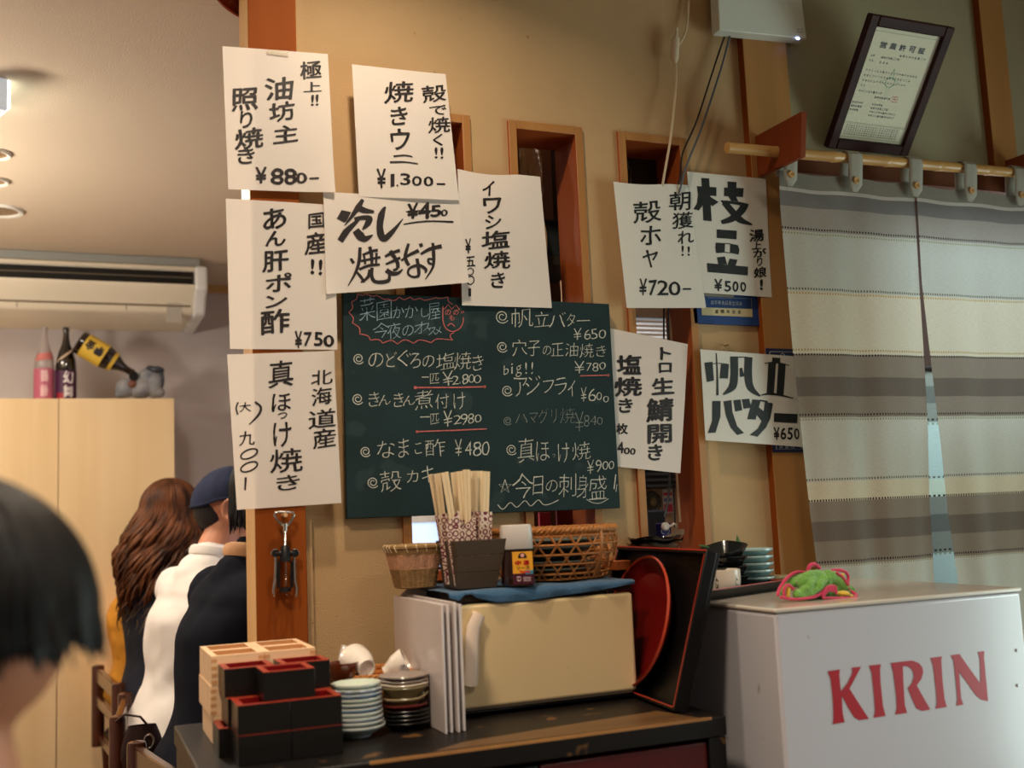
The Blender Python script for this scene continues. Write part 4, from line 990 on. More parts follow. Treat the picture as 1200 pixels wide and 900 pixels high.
for (u, v) in ((1191, 762), (1192, 803)):
    p = at(u, v, fy)
    MB().lathe([(0, 0.003), (0.002, 0.0026), (0.0032, 0.001), (0.0034, 0)], p, 14, Matrix.Rotation(PI/2, 3, 'X')).build('screw_head', M_white_e, root)

# tray with dishes on the cooler
M_lacq_b = mat('black_lacquer', (9, 8, 8), 0.4, coat=0.08, spec=0.3)
M_lacq_r = mat('red_lacquer', (104, 14, 12), 0.25, coat=0.3)
M_lacq_edge = mat('red_edge', (168, 52, 36), 0.3)
P0 = atz(829, 704.5, FT)
_q = atz(915, 691.5, FT)
e1 = (_q-P0); e1.z = 0; tl_ = e1.length+0.012; e1.normalize(); e2 = Vector((-e1.y, e1.x, 0))
def on_tray(u, v, d):
    # the point of the picture column u on the upright plane d behind the tray's front edge
    r_ = ray(u, v); o_ = P0+e2*d-CAMP
    t_ = (o_.x*e2.x+o_.y*e2.y)/(r_.x*e2.x+r_.y*e2.y)
    return CAMP+r_*t_
def rim_tray(root, x0, x1, y0, y1, z0, h, flare, wall, m_in, m_edge):
    """shallow square tray with flared walls"""
    mb = MB()
    o0 = [(x0+flare, y0+flare), (x1-flare, y0+flare), (x1-flare, y1-flare), (x0+flare, y1-flare)]
    o1 = [(x0, y0), (x1, y0), (x1, y1), (x0, y1)]
    i1 = [(x0+wall, y0+wall), (x1-wall, y0+wall), (x1-wall, y1-wall), (x0+wall, y1-wall)]
    i0 = [(x0+flare+wall, y0+flare+wall), (x1-flare-wall, y0+flare+wall), (x1-flare-wall, y1-flare-wall), (x0+flare+wall, y1-flare-wall)]
    pts = [(x, y, z0) for x, y in o0]+[(x, y, z0+h) for x, y in o1]+[(x, y, z0+h) for x, y in i1]+[(x, y, z0+0.006) for x, y in i0]
    fs = [(3, 2, 1, 0), (12, 13, 14, 15)]
    for q in range(4):
        n_ = (q+1) % 4
        fs += [(q, n_, 4+n_, 4+q), (4+q, 4+n_, 8+n_, 8+q), (8+q, 8+n_, 12+n_, 12+q)]
    mb._faces(pts, fs)
    o = mb.build('tray_body', m_in, root, bevel=0.0015)
    pts = [(x, y, z0+h+0.0004) for x, y in o1]+[(x, y, z0+h+0.0004) for x, y in i1]+[(x, y, z0+h+0.0022) for x, y in o1]+[(x, y, z0+h+0.0022) for x, y in i1]
    fs = []
    for q in range(4):
        n_ = (q+1) % 4
        fs += [(q, n_, 8+n_, 8+q), (8+q, 8+n_, 12+n_, 12+q), (12+q, 12+n_, 4+n_, 4+q), (4+q, 4+n_, n_, q)]
    mb = MB(); mb._faces(pts, fs); mb.build('rim', m_edge, root)
    return o
root = thing('serving_tray', 'black lacquer tray with a thin red rim lying on the white cooler under the dishes', 'tray', (P0.x, P0.y, FT), local=True, rz=math.atan2(e1.y, e1.x))
rim_tray(root, 0.0, tl_, -0.010, 0.112, 0.0005, 0.018, 0.009, 0.004, M_lacq_b, M_lacq_edge)
TZ = FT+0.0068
# pale blue dishes
M_celadon = mat('celadon_glaze', (150, 184, 186), 0.12, var=0.05, vscale=12, coat=0.5)
def dish_prof(r, h, foot=0.55, th=0.0035, lip=0.002):
    return [(0, 0.003), (r*foot-0.004, 0.003), (r*foot-0.003, 0), (r*foot, 0), (r*foot+0.001, 0.003), (r*0.82, h*0.55), (r, h-lip), (r*1.005, h), (r*0.985, h+0.0008), (r*0.8, h*0.55+th), (r*0.5, 0.003+th), (0, 0.003+th)]
cy_ = on_tray(883, 670, 0.066).y
def px_dir(u, v, Y): return at(u, v, Y)
cx_ = at(884, 670, cy_).x
rr = abs(at(900.5, 670, cy_).x-at(866, 670, cy_).x)/2+0.004
ds = ['topmost', 'second', 'middle', 'fourth', 'lowest']
step = (at(880, 647, cy_).z-at(880, 680, cy_).z)/4
root0 = None
for i in range(5):
    z = TZ+0.0005+i*step
    lb = 'pale blue glazed dish, %s of the stack of five on the black tray' % ds[4-i]
    if root0 is None:
        root0 = thing('glazed_dish', lb, 'dish', (0, 0, 0), 'pale blue dishes stacked on the tray', local=True)
        MB().lathe(dish_prof(rr, 0.0165, 0.5), (0, 0, 0), 40).build('bowl', M_celadon, root0)
        MB().lathe([(rr*0.985, 0.0172), (rr*1.012, 0.0166), (rr*1.012, 0.0184), (rr*0.985, 0.0184), (rr*0.985, 0.0172)], (0, 0, 0), 40).build('rim', mat('celadon_rim', (196, 214, 210), 0.12, coat=0.5), root0)
        root0.location = (cx_, cy_, z)
    else: clone(root0, lb, (cx_+random.uniform(-0.002, 0.002), cy_, z))
# black square bowls with leaf inside
cy2 = on_tray(846, 650, 0.070).y; cx2 = at(846, 650, cy2).x
M_bb = mat('black_glaze', (20, 20, 20), 0.25, coat=0.3)
def sq_bowl(root, r, h, m_):
    mb = MB(); N_ = 40
    def rr_(a, q): 
        c_, s_ = abs(math.cos(a)), abs(math.sin(a)); return q/((c_**4+s_**4)**0.25)
    prof = [(0, 0.0), (r*0.6, 0.0), (r*0.75, h*0.35), (r, h), (r*0.97, h+0.001), (r*0.70, h*0.35+0.004), (r*0.5, 0.005), (0, 0.005)]
    rings = []
    for q, z in prof:
        rings.append([mb.bm.verts.new((0, 0, z))] if q == 0 else [mb.bm.verts.new((rr_(2*PI*j/N_, q)*math.cos(2*PI*j/N_), rr_(2*PI*j/N_, q)*math.sin(2*PI*j/N_), z)) for j in range(N_)])
    for A, B_ in zip(rings, rings[1:]):
        for j in range(N_):
            q = []
            for v in (A[j % len(A)], A[(j+1) % len(A)], B_[(j+1) % len(B_)], B_[j % len(B_)]):
                if v not in q: q.append(v)
            mb.bm.faces.new(q)
    return mb.build('bowl', m_, root)
zs = at(846, 668, cy2).z
r4 = abs(at(868, 650, cy2).x-at(824, 650, cy2).x)/2
zc0 = TZ+0.0005
for i in range(4):
    lb = 'black square-sided bowl, %s of the stack of four behind the white cup' % ['lowest', 'second', 'third', 'tilted topmost'][i]
    z = at(848, 668.5-i*9.5, cy2).z-0.002
    if i == 0:
        rb = thing('square_bowl', lb, 'bowl', (0, 0, 0), 'black bowls stacked on the tray', local=True)
        sq_bowl(rb, r4, 0.026, M_bb); rb.location = (cx2, cy2, zc0)
        h0 = zc0
    else:
        c_ = clone(rb, lb, (cx2+(0.004 if i == 3 else 0), cy2, h0+i*(at(848, 634, cy2).z-at(848, 668, cy2).z)/3.0), (0.10, -0.22, 0.1) if i == 3 else (0, 0, random.uniform(-.1, .1)))
# support under the bowls: a low black bowl stack reaches the tray
M_leaf = mat('leaf_green', (66, 98, 48), 0.5, var=0.2, vscale=80)
def leaf(label, base, tip, wd, nrm):
    b, t = Vector(base), Vector(tip); d = t-b; sd = d.cross(Vector(nrm)).normalized()
    pts = [(b+d*q+sd*wd*math.sin(PI*min(1, q*0.9+0.1))*s_) for s_ in (1, -1) for q in ((0, .2, .4, .6, .8, 1) if s_ == 1 else (.8, .6, .4, .2))]
    tag(MB().poly(pts).build('bamboo_leaf', M_leaf, solid=0.0006, soff=0), label, 'leaf')
leaf('green leaf tip standing at the right of the black square bowls', at(867, 647, cy2+0.01), at(863.5, 627, cy2+0.008), 0.006, (0, -1, 0.1))
leaf('green leaf tip at the left of the tilted black bowl', at(832, 642, cy2+0.01), at(818, 638.5, cy2+0.01), 0.003, (0, -1, 0.2))
# white cup with dark motif
cy3 = on_tray(851, 680, 0.027).y; c3 = at(850, 688.5, cy3); ct = at(850, 667.5, cy3)
rc = abs(at(866.5, 678, cy3).x-at(835, 678, cy3).x)/2
root = thing('tea_cup', 'small white cup with black brush motifs at the front of the black tray', 'cup', (c3.x, cy3, TZ))
hc = ct.z-TZ
MB().lathe([(0, 0.002), (rc*0.7, 0.002), (rc*0.72, 0), (rc*0.86, 0), (rc*0.93, 0.004), (rc, hc*0.5), (rc, hc), (rc-0.002, hc+0.0006), (rc-0.003, hc-0.001), (rc-0.004, 0.006), (0, 0.006)], (c3.x, cy3, TZ+0.0005), 36).build('cup_body', mat('cup_white', (222, 208, 190), 0.25, coat=0.3), root)
def cyl_map(cx, cy, r, z0, ang0):
    def g(u, v):
        a = ang0 + u; return Vector((cx+(r+0.0005)*math.sin(a), cy-(r+0.0005)*math.cos(a), z0+v))
    return g
k = Ink(cyl_map(c3.x, cy3, rc, TZ, -0.39))
for a0 in (0.62, -0.72):
    k.stroke([(a0-0.1, hc*0.45), (a0, hc*0.62), (a0+0.12, hc*0.5), (a0+0.05, hc*0.3), (a0-0.06, hc*0.25)], 0.045*0.04+0.0016)
    k.stroke([(a0-0.14, hc*0.3), (a0-0.02, hc*0.42), (a0+0.14, hc*0.22)], 0.0016); k.stroke([(a0-0.05, hc*0.75), (a0+0.05, hc*0.6)], 0.0018)
k.build('motif', mat('motif_black', (50, 46, 44), 0.4), root)
# olive rimmed dish
cy4 = on_tray(908, 681, 0.05).y; c4 = at(908, 681, cy4); r5 = abs(at(931, 680, cy4).x-at(889, 680, cy4).x)/2
root = thing('rimmed_dish', 'small yellowish dish with an olive rim on the tray beside the towel', 'dish', (c4.x, cy4, TZ))
MB().lathe(dish_prof(r5*0.86, 0.0155, 0.5), (c4.x-0.004, cy4, TZ+0.0005), 40).build('dish_body', mat('olive_glaze', (150, 142, 108), 0.2, coat=0.4), root)
MB().lathe([(0, 0.0072), (r5*0.4, 0.0072), (r5*0.62, 0.0098), (r5*0.70, 0.0138)], (c4.x-0.004, cy4, TZ+0.0005), 40).build('well', mat('yellow_glaze', (206, 178, 116), 0.2, coat=0.4), root)

# microfibre towel
M_green = mat('towel_green', (118, 178, 70), 0.95, var=0.08, vscale=60, bump=0.9, bscale=420, sheen=0.5)
M_pink = mat('towel_pink', (214, 58, 96), 0.9, bump=0.5, bscale=400, sheen=0.3)
M_yel = mat('towel_yellow', (234, 196, 66), 0.95, bump=0.7, bscale=400, sheen=0.3)
TY = 1.60
def tw(x, y, d=0.0): return at(895+x/10, 650+y/10, TY+d)
def lift_z(p): p.z = max(p.z, FT+0.004); return p
root = thing('towel', 'crumpled green microfibre towel with pink hems on the white cooler', 'towel', tw(600, 500))
mb = MB()
def lump(pts, rads, d=0.0, n=14, m_=None):
    P = [tw(x, y, dd) for x, y, dd in pts]
    Q, W = [], []
    k_ = len(P)
    for i in range(k_-1):
        p0, p1, p2, p3 = P[max(i-1, 0)], P[i], P[i+1], P[min(i+2, k_-1)]
        for q in range(6):
            t = q/6
            Q.append(0.5*((2*p1)+(p2-p0)*t+(2*p0-5*p1+4*p2-p3)*t*t+(3*p1-p0-3*p2+p3)*t**3)); W.append(rads[i]*(1-t)+rads[i+1]*t)
    Q.append(P[-1]); W.append(rads[-1])
    (m_ or mb).tube(Q, W, n)
    (m_ or mb).ell(Q[0], (W[0],)*3, 10); (m_ or mb).ell(Q[-1], (W[-1],)*3, 10)
lump([(230, 440, .02), (330, 330, .02), (470, 260, .02)], [0.007, 0.010, 0.010])
lump([(400, 470, 0), (520, 390, -.005), (560, 300, 0), (640, 230, .01), (690, 290, .0), (640, 380, -.006)], [0.0085, 0.0085, 0.008, 0.009, 0.009, 0.008])
lump([(390, 470, -.004), (480, 480, -.006), (560, 440, -.006), (640, 380, -.004), (690, 300, 0)], [0.0082, 0.0055, 0.007, 0.0075, 0.0075])
lump([(430, 320, .004), (520, 250, .004), (620, 215, .004)], [0.009, 0.009, 0.0065])
lump([(700, 330, .02), (760, 260, .02), (850, 290, .02), (930, 370, .02), (970, 410, .025)], [0.012, 0.0135, 0.013, 0.011, 0.008])
lump([(480, 400, .025), (620, 400, .03), (760, 400, .03), (880, 420, .03)], [0.014, 0.017, 0.016, 0.012])
lump([(990, 390, .03), (1040, 420, .03)], [0.006, 0.006])
o = mb.build('terry', M_green, root)
md = o.modifiers.new('remesh', 'REMESH'); md.mode = 'VOXEL'; md.voxel_size = 0.0016
md = o.modifiers.new('smooth', 'SMOOTH'); md.iterations = 3
tx_ = bpy.data.textures.new('terry_noise', 'CLOUDS'); tx_.noise_scale = 0.012
md = o.modifiers.new('folds', 'DISPLACE'); md.texture = tx_; md.strength = 0.004; md.mid_level = 0.5; md.texture_coords = 'LOCAL'
mb = MB()
lump([(165, 470, .0), (190, 390, .01), (270, 280, .014), (370, 210, .018), (470, 205, .018)], [0.003]*5, n=8, m_=mb)
lump([(240, 490, -.006), (240, 400, -.006), (285, 355, -.004), (345, 400, -.004)], [0.0028]*4, n=8, m_=mb)
lump([(205, 500, -.008), (330, 520, -.01), (460, 515, -.012), (600, 490, -.010), (700, 430, -.008), (780, 375, -.006)], [0.0026, 0.0024, 0.0022, 0.003, 0.003, 0.003], n=8, m_=mb)
lump([(520, 190, .012), (545, 125, .012), (600, 115, .012), (650, 155, .012)], [0.0036]*4, n=8, m_=mb)
lump([(800, 185, .016), (880, 180, .016), (960, 205, .016), (990, 260, .016), (985, 330, .014), (995, 400, .012)], [0.0028, 0.003, 0.003, 0.0028, 0.0026, 0.0026], n=8, m_=mb)
lump([(860, 215, .008), (920, 260, .008), (985, 350, .008)], [0.0026]*3, n=8, m_=mb)
for q in (0, 28, 56):
    lump([(690+q*0.3, 490-q*0.2, -.010), (700+q*0.4, 420+q*0.6, -.010), (760, 375+q*0.8, -.010), (835, 372+q, -.010), (850, 430+q*0.4, -.010)], [0.0024]*5, n=8, m_=mb)
lump([(700, 505, -.012), (860, 508, -.012), (1060, 505, -.010), (1080, 470, .0), (1030, 430, .006)], [0.0022, 0.0022, 0.003, 0.003, 0.0026], n=8, m_=mb)
mb.build('hem', M_pink, root)
mb = MB()
lump([(285, 480, -.004), (290, 400, -.003)], [0.0036, 0.0034], m_=mb); 
mb.ell(tw(930, 455, 0.0), (0.0105, 0.014, 0.0052), 16); mb.ell(tw(990, 480, 0.0), (0.007, 0.012, 0.003), 14); mb.ell(tw(925, 235, .012), (0.003, 0.004, 0.003), 10)
mb.build('underside', M_yel, root)
#__SECTION_SIDEBOARD__
# ------------------------------------------------------------------ things seen through the wall windows
M_card = mat('dark_card', (40, 30, 24), 0.7)
tag(MB().bb(0.60, 0.80, 2.215, 2.42, 1.30, 2.06).build('hanging_darkness_box', mat('dark_brown_box', (52, 30, 18), 0.6), bevel=0.004), 'dark brown box added for the darkness in the left wall window', 'box')  # added dark box, stands for the darkness in the window top
tag(MB().bb(1.12, 1.50, 2.225, 2.40, 1.78, 2.06).build('hanging_darkness_box', mat('dark_brown_box', (30, 22, 18), 0.6), bevel=0.004), 'dark box added for the darkness in the top of the right wall window', 'box')  # another added box in place of plain darkness
b0, b1 = at(634, 256, 2.26), at(675, 301, 2.26)
tag(MB().bb(b0.x, b1.x, 2.262, 2.38, b1.z, b0.z).build('shelf_dark_box', mat('grey_green_box', (30, 38, 38), 0.6), bevel=0.003), 'dark grey-green box standing behind the middle wall window', 'box')
tag(MB().bb(0.86, b1.x+0.03, 2.255, 2.45, b1.z-0.022, b1.z-0.0003).build('shelf_board', M_card), 'dark board behind the middle wall window carrying a dark box', 'shelf')
# wrinkled clear bag hung beside it
M_bag = mat('clear_film', (196, 168, 128), 0.15, alpha=0.6, spec=1.0, bump=0.6, bscale=26)
bg0, bg1 = at(606, 172, 2.235), at(640, 345, 2.235)
def bagf(i, j):
    a = i*2*PI; cxg = (bg0.x+bg1.x)/2; hw_ = (bg1.x-bg0.x)/2*(0.62+0.38*math.sin(PI*min(1, j*0.75+0.2)))
    return Vector((cxg+hw_*math.cos(a)+0.005*math.sin(j*11+a*3), 2.232+0.020*math.sin(a)+0.006*math.sin(j*14+a*2)+0.004*math.sin(i*40), bg1.z+(bg0.z-bg1.z)*j))
tag(MB().surf(bagf, 48, 30).build('hanging_plastic_bag', M_bag), 'wrinkled clear plastic bag hanging behind the middle wall window', 'bag')
tag(MB().bb(0.84, 1.16, 2.46, 2.475, 1.05, 2.1).build('hanging_panel_wood', wood('brown_panel', (86, 48, 24), (104, 60, 30), 'Z', 10)), 'brown wooden panel behind the middle wall window', 'panel')
# pink packet and red card low behind the middle window
p = at(638, 603, 2.22)
tag(MB().bb(p.x-0.014, p.x+0.012, 2.215, 2.225, 1.045, p.z+0.005).build('packet_mount', mat('pink_packet', (206, 70, 100), 0.5), bevel=0.001), 'bright pink packet standing low in the middle wall window', 'packet')
p = at(665, 603, 2.24)
tag(MB().bb(p.x-0.03, p.x+0.035, 2.232, 2.24, 1.045, p.z+0.02).build('card_mount', mat('red_card', (112, 30, 26), 0.5, var=0.3, vscale=30), bevel=0.001), 'dark red card standing low in the middle wall window', 'card')
# chain in the right window
pa, pb_ = at(735, 180, 2.20), at(743, 214, 2.20)
mb = MB(); L_ = 0.0125; z = 2.004; i = 0
x0 = pa.x
while z > 1.905:
    c_ = Vector((x0+(2.004-z)*0.12, 2.205, z-L_)); ax = (i % 2)
    mb.tube([c_+Vector(((0.0045*math.cos(a) if not ax else 0.0008*math.cos(a)), (0.0045*math.cos(a) if ax else 0), L_*math.sin(a))) for a in [q*2*PI/14 for q in range(14)]], 0.0015, 6, closed=True)
    z -= L_*1.62; i += 1
tag(mb.build('hanging_chain', mat('steel_chain', (120, 116, 110), 0.35, metal=0.9)), 'short steel chain hanging in the top of the right wall window', 'chain')
# blinds, plaque, red notice, white strip and blue bottle beyond the right window
KWY = 2.95
p0, p1 = at(735, 368, 2.93), at(800, 410, 2.93)
root = thing('hanging_blind', 'pale grey slatted blind seen through the right wall window between two menus', 'blind', ((p0.x+p1.x)/2, 2.93, p1.z-0.1))
mb = MB(); z = p0.z-0.012; 
while z > p1.z-0.12:
    mb.hexa([(p0.x-0.05, 2.925, z-0.008), (p1.x+0.06, 2.925, z-0.008), (p1.x+0.06, 2.935, z), (p0.x-0.05, 2.935, z), (p0.x-0.05, 2.924, z-0.006), (p1.x+0.06, 2.924, z-0.006), (p1.x+0.06, 2.934, z+0.002), (p0.x-0.05, 2.934, z+0.002)]); z -= 0.014
o_ = mb.build('slat', mat('blind_white_glow', (220, 222, 224), 0.5, emit=(210, 214, 218), estr=0.25), root); o_['kind'] = 'stuff'  # faint emission paints light onto the slats
MB().bb(p0.x-0.05, p1.x+0.06, 2.915, 2.948, p0.z-0.01, p0.z+0.02).build('headrail', mat('blind_rail', (90, 70, 50), 0.5), root)
p0, p1 = at(740, 548, 2.90), at(805, 571, 2.90)
root = thing('wall_louver_frame', 'dark louvred panel seen through the right wall window under a menu', 'panel', ((p0.x+p1.x)/2, 2.9, p1.z))
MB().bb(p0.x-0.06, p1.x+0.04, 2.925, 2.949, p1.z, p0.z+0.05).build('panel', mat('louver_dark', (44, 46, 50), 0.6), root)
mb = MB()
for i in range(6): mb.bb(p0.x-0.06, p1.x+0.04, 2.915, 2.925, p1.z+0.005+i*0.018, p1.z+0.012+i*0.018)
o_ = mb.build('slat', mat('louver_dark2', (66, 68, 72), 0.5), root)
c_ = at(765, 588, KWY-0.006); rz = abs(at(765, 575, KWY).z-at(765, 601, KWY).z)/2
root = thing('wall_plaque_sign', 'dark round wall plaque seen through the right wall window', 'plaque', c_)
M90 = Matrix.Rotation(PI/2, 3, 'X')
MB().lathe([(0, 0.006), (rz*0.72, 0.006), (rz*0.8, 0.009), (rz*0.95, 0.008), (rz, 0.0), (rz, -0.005), (0, -0.005)], c_, 36, M90, sx=0.8).build('disc', mat('bronze_dark', (62, 54, 40), 0.4, var=0.4, vscale=60), root)
MB().lathe([(0, 0.011), (rz*0.3, 0.010), (rz*0.42, 0.0062)], c_+Vector((-0.002, 0, 0)), 20, M90, sx=0.8).build('relief', mat('bronze_light', (150, 128, 88), 0.4, var=0.4, vscale=80), root)
a, b = at(776, 578, KWY-0.004), at(790, 601, KWY-0.004)
root = thing('wall_notice_sign', 'small white notice with red blocks seen through the right wall window', 'notice', (a.x, KWY, b.z))
MB().bb(a.x, b.x, KWY-0.005, KWY-0.001, b.z, a.z+0.012).build('sheet', mat('notice_white', (226, 214, 210), 0.6), root)
h_ = a.z-b.z
MB().bb(a.x+0.004, b.x-0.004, KWY-0.0062, KWY-0.0052, b.z+0.004, b.z+h_*0.45).build('red_block', mat('notice_red', (214, 62, 80), 0.6), root)
MB().bb(a.x+0.004, b.x-0.006, KWY-0.0062, KWY-0.0052, b.z+h_*0.58, b.z+h_*0.75).build('blue_block', mat('notice_blue', (130, 130, 176), 0.6), root)
MB().bb(a.x+0.004, b.x-0.004, KWY-0.0062, KWY-0.0052, a.z-0.008, a.z+0.002).build('red_line', mat('notice_red', (214, 62, 80), 0.6), root)
a, b = at(793.5, 545, 2.945), at(800, 620, 2.945)
tag(MB().bb(a.x, b.x+0.004, 2.944, 2.9495, b.z, a.z+0.10).build('hanging_strip_sign', mat('strip_lilac', (206, 200, 214), 0.6, translucent=0.2)), 'narrow pale lilac paper strip at the right side of the right wall window', 'paper strip')
tag(MB().bb(at(748, 600, 2.8).x, at(770, 600, 2.8).x, 2.75, 2.85, 0.7, at(765, 598, 2.8).z).build('shelf_crate', mat('crate_navy', (50, 52, 66), 0.6), bevel=0.006), 'dim dark blue crate seen low through the right wall window', 'crate')
tag(MB().bb(1.05, 1.60, 2.70, 2.949, 0, 0.70).build('shelf_counter', M_card), 'dark counter beyond the right wall window', 'counter')
# blue bottle with white stopper on the sill
c_ = at(778, 634, 2.165); zb_ = 1.0455; zt_ = at(778, 612, 2.165).z
wbx = abs(at(784.5, 620, 2.165).x-at(772.5, 620, 2.165).x)/2
root = thing('blue_bottle', 'small dark blue bottle with a white round stopper in the right wall window', 'bottle', (c_.x, 2.165, zb_))
MB().bb(c_.x-wbx, c_.x+wbx, 2.150, 2.180, zb_, zt_-0.001).build('bottle_body', mat('bottle_blue', (26, 36, 112), 0.25), root, bevel=0.004, seg=3)
q = at(780, 617, 2.146)
MB().lathe([(0, 0.005), (0.006, 0.005), (0.0095, 0.002), (0.0095, -0.004), (0, -0.004)], q, 24, M90).build('stopper', mat('stopper_white', (226, 222, 210), 0.35), root)
MB().tube([q+Vector((0.006, 0, 0)), at(787, 616, 2.146), at(790, 614, 2.146), at(792, 615, 2.146), at(792.5, 618, 2.146)], [0.003, 0.0026, 0.003, 0.0028, 0.0018], 8).build('strap', mat('stopper_white', (226, 222, 210), 0.35), root)
k = Ink(lambda u, v: at(u, v, 2.1493), 730, 545, 8.576); k.stroke([(385, 650), (392, 680), (410, 692)], 6); k.stroke([(468, 650), (462, 680), (448, 692)], 6); k.build('mark', mat('placard_white', (180, 186, 190), 0.6), root)
# black bowls and a pinkish dish on the sill of the right window
cyb = 2.06
zs_ = 1.0455
cxb = at(768, 640, cyb).x; rb_ = abs(at(798, 640, cyb).x-at(738, 640, cyb).x)/2
tag(MB().bb(cxb-0.13, cxb+0.12, 2.0, WY+0.1, 1.025, 1.0448).build('window_ledge_shelf', M_frame, bevel=0.002), 'narrow wooden ledge under the right wall window carrying black bowls', 'shelf')
for i, lb in enumerate(('lower black leaf-edged bowl on the ledge under the right wall window', 'upper black leaf-edged bowl on the ledge under the right wall window')):
    if i == 0:
        rb = thing('serving_bowl', lb, 'bowl', (cxb-0.003, cyb, zs_), 'black bowls on the window ledge', local=True)
        mb = MB(); N_ = 48
        prof = [(0, 0.002), (rb_*0.5, 0.002), (rb_*0.52, 0), (rb_*0.56, 0), (rb_*0.66, 0.005), (rb_*0.97, 0.026), (rb_, 0.031), (rb_*0.96, 0.0305), (rb_*0.62, 0.010), (0, 0.008)]
        rings = []
        for q, z in prof:
            if q == 0: rings.append([mb.bm.verts.new((0, 0, z))]); continue
            rg = []
            for j in range(N_):
                a = 2*PI*j/N_; k_ = max(0.0, math.cos(a-0.05))**14
                zz_ = z + (0.012*k_+0.002*math.sin(5*a))*(q/rb_)**4
                rg.append(mb.bm.verts.new((q*(1+0.16*k_*(q/rb_)**3)*math.cos(a), q*math.sin(a)*0.8, zz_)))
            rings.append(rg)
        for A, B_ in zip(rings, rings[1:]):
            for j in range(N_):
                q = []
                for v in (A[j % len(A)], A[(j+1) % len(A)], B_[(j+1) % len(B_)], B_[j % len(B_)]):
                    if v not in q: q.append(v)
                mb.bm.faces.new(q)
        mb.build('bowl', mat('black_gloss', (14, 16, 16), 0.10, coat=0.6), rb)
    else: clone(rb, lb, (cxb+0.001, cyb, zs_+0.0125))
p = at(790, 646, 2.03)
root = thing('small_dish', 'pinkish white small dish peeking over the black square tray', 'dish', (p.x, 2.035, zs_))
MB().lathe(dish_prof(0.038, 0.012, 0.5), (p.x-0.004, 2.038, zs_), 36).build('dish_body', mat('pink_white', (222, 186, 160), 0.3), root)

# ------------------------------------------------------------------ sideboard
M_sb = wood('ebonised_wood', (13, 10, 9), (22, 16, 13), 'X', 12, 0.42, spec=0.3)
speckle(M_sb, (120, 82, 42), 22, 0.66, 0.55)
M_sbred = mat('oxblood_panel', (72, 18, 20), 0.35, var=0.12, vscale=6)
SZ = ZC-0.345
sx0, sx1, sy0, sy1 = 0.171, 1.003, 1.570, 2.050
root = thing('sideboard', 'low black wooden sideboard with a worn top edge and dark red drawers', 'sideboard', ((sx0+sx1)/2, (sy0+sy1)/2, 0))
MB().bb(sx0, sx1, sy0, sy1, SZ-0.032, SZ).build('top', M_sb, root, bevel=0.0025)
mb = MB(); mb.bb(sx0+0.004, sx0+0.03, sy0+0.005, sy1, 0.0, SZ-0.0325); mb.bb(sx1-0.034, sx1-0.001, sy0+0.003, sy1, 0.0, SZ-0.0325)
mb.bb(sx0+0.03, sx1-0.034, sy1-0.02, sy1, 0.05, SZ-0.0325); mb.bb(sx0+0.03, sx1-0.034, sy0+0.02, sy1-0.02, 0.05, 0.07)
mb.build('carcass', M_sb, root, bevel=0.002)
n_ = 2; dw_ = (sx1-0.036-sx0-0.032)/n_
split = at(633, 880, sy0).x
for (a, b, m_) in ((sx0+0.032, split-0.002, M_sb), (split+0.002, sx1-0.036, M_sbred)):
    for (z0, z1) in ((SZ-0.035-0.18, SZ-0.040), (SZ-0.40, SZ-0.22), (0.075, SZ-0.405)):
        d = MB().bb(a, b, sy0+0.008, sy0+0.028, z0, z1).build('drawer', m_, root, bevel=0.0015)
        MB().tube([((a+b)/2-0.03, sy0+0.009, (z0+z1)/2), ((a+b)/2-0.028, sy0-0.008, (z0+z1)/2-0.003), ((a+b)/2+0.028, sy0-0.008, (z0+z1)/2-0.003), ((a+b)/2+0.03, sy0+0.009, (z0+z1)/2)], 0.003, 8).build('handle', M_black_p, d)
MB().hexa([(0.40, sy0-0.0006, SZ-0.004), (0.975, sy0-0.0006, SZ-0.004), (0.975, sy0+0.002, SZ-0.004), (0.40, sy0+0.002, SZ-0.004), (0.40, sy0-0.0003, SZ+0.0004), (0.975, sy0-0.0003, SZ+0.0004), (0.975, sy0+0.003, SZ+0.0005), (0.40, sy0+0.003, SZ+0.0005)]).build('worn_edge', wood('bare_wood_edge', (176, 124, 66), (120, 78, 40), 'X', 30, 0.5), root)
MB().poly([(0.50, sy0+0.012, SZ+0.0006), (0.955, sy0+0.004, SZ+0.0006), (0.93, sy0+0.10, SZ+0.0006), (0.72, sy0+0.075, SZ+0.0006), (0.56, sy0+0.05, SZ+0.0006)]).build('worn_patch', wood('bare_wood', (110, 78, 44), (66, 46, 28), 'X', 16, 0.4), root)

# ---- countertop cabinet
cyf = 1.800
c0_ = at(533, 709, cyf); c1_ = at(742, 695, cyf); c2_ = at(747, 810, cyf); c3_ = at(540, 832, cyf)
dx0, dx1 = (c0_.x+c3_.x)/2, (c1_.x+c2_.x)/2
dz0, dz1 = (c2_.z+c3_.z)/2, (c0_.z+c1_.z)/2
M_cream = mat('cream_enamel', (222, 196, 148), 0.35, var=0.03, vscale=4)
speckle(M_cream, (150, 100, 50), 60, 0.77, 0.5)
M_brown_m = mat('brown_metal', (58, 44, 32), 0.4, metal=0.3)
CT = at(640, 690, cyf).z+0.002
cab_y1 = 2.075
root = thing('countertop_cabinet', 'small countertop cabinet with a cream door and a curved white handle', 'cabinet', ((dx0+dx1)/2, (cyf+cab_y1)/2, SZ))
MB().bb(dx0-0.001, dx1-0.040, cyf+0.0215, cab_y1, SZ+0.012, CT).build('casing', M_brown_m, root, bevel=0.003)
MB().bb(dx0-0.002, dx1+0.003, cyf+0.010, cyf+0.0205, dz1+0.004, CT).build('top_trim', M_brown_m, root, bevel=0.001)
MB().bb(dx0, dx1, cyf, cyf+0.021, dz0, dz1).build('door', M_cream, root, bevel=0.006, seg=4)
door = root.children[-1]
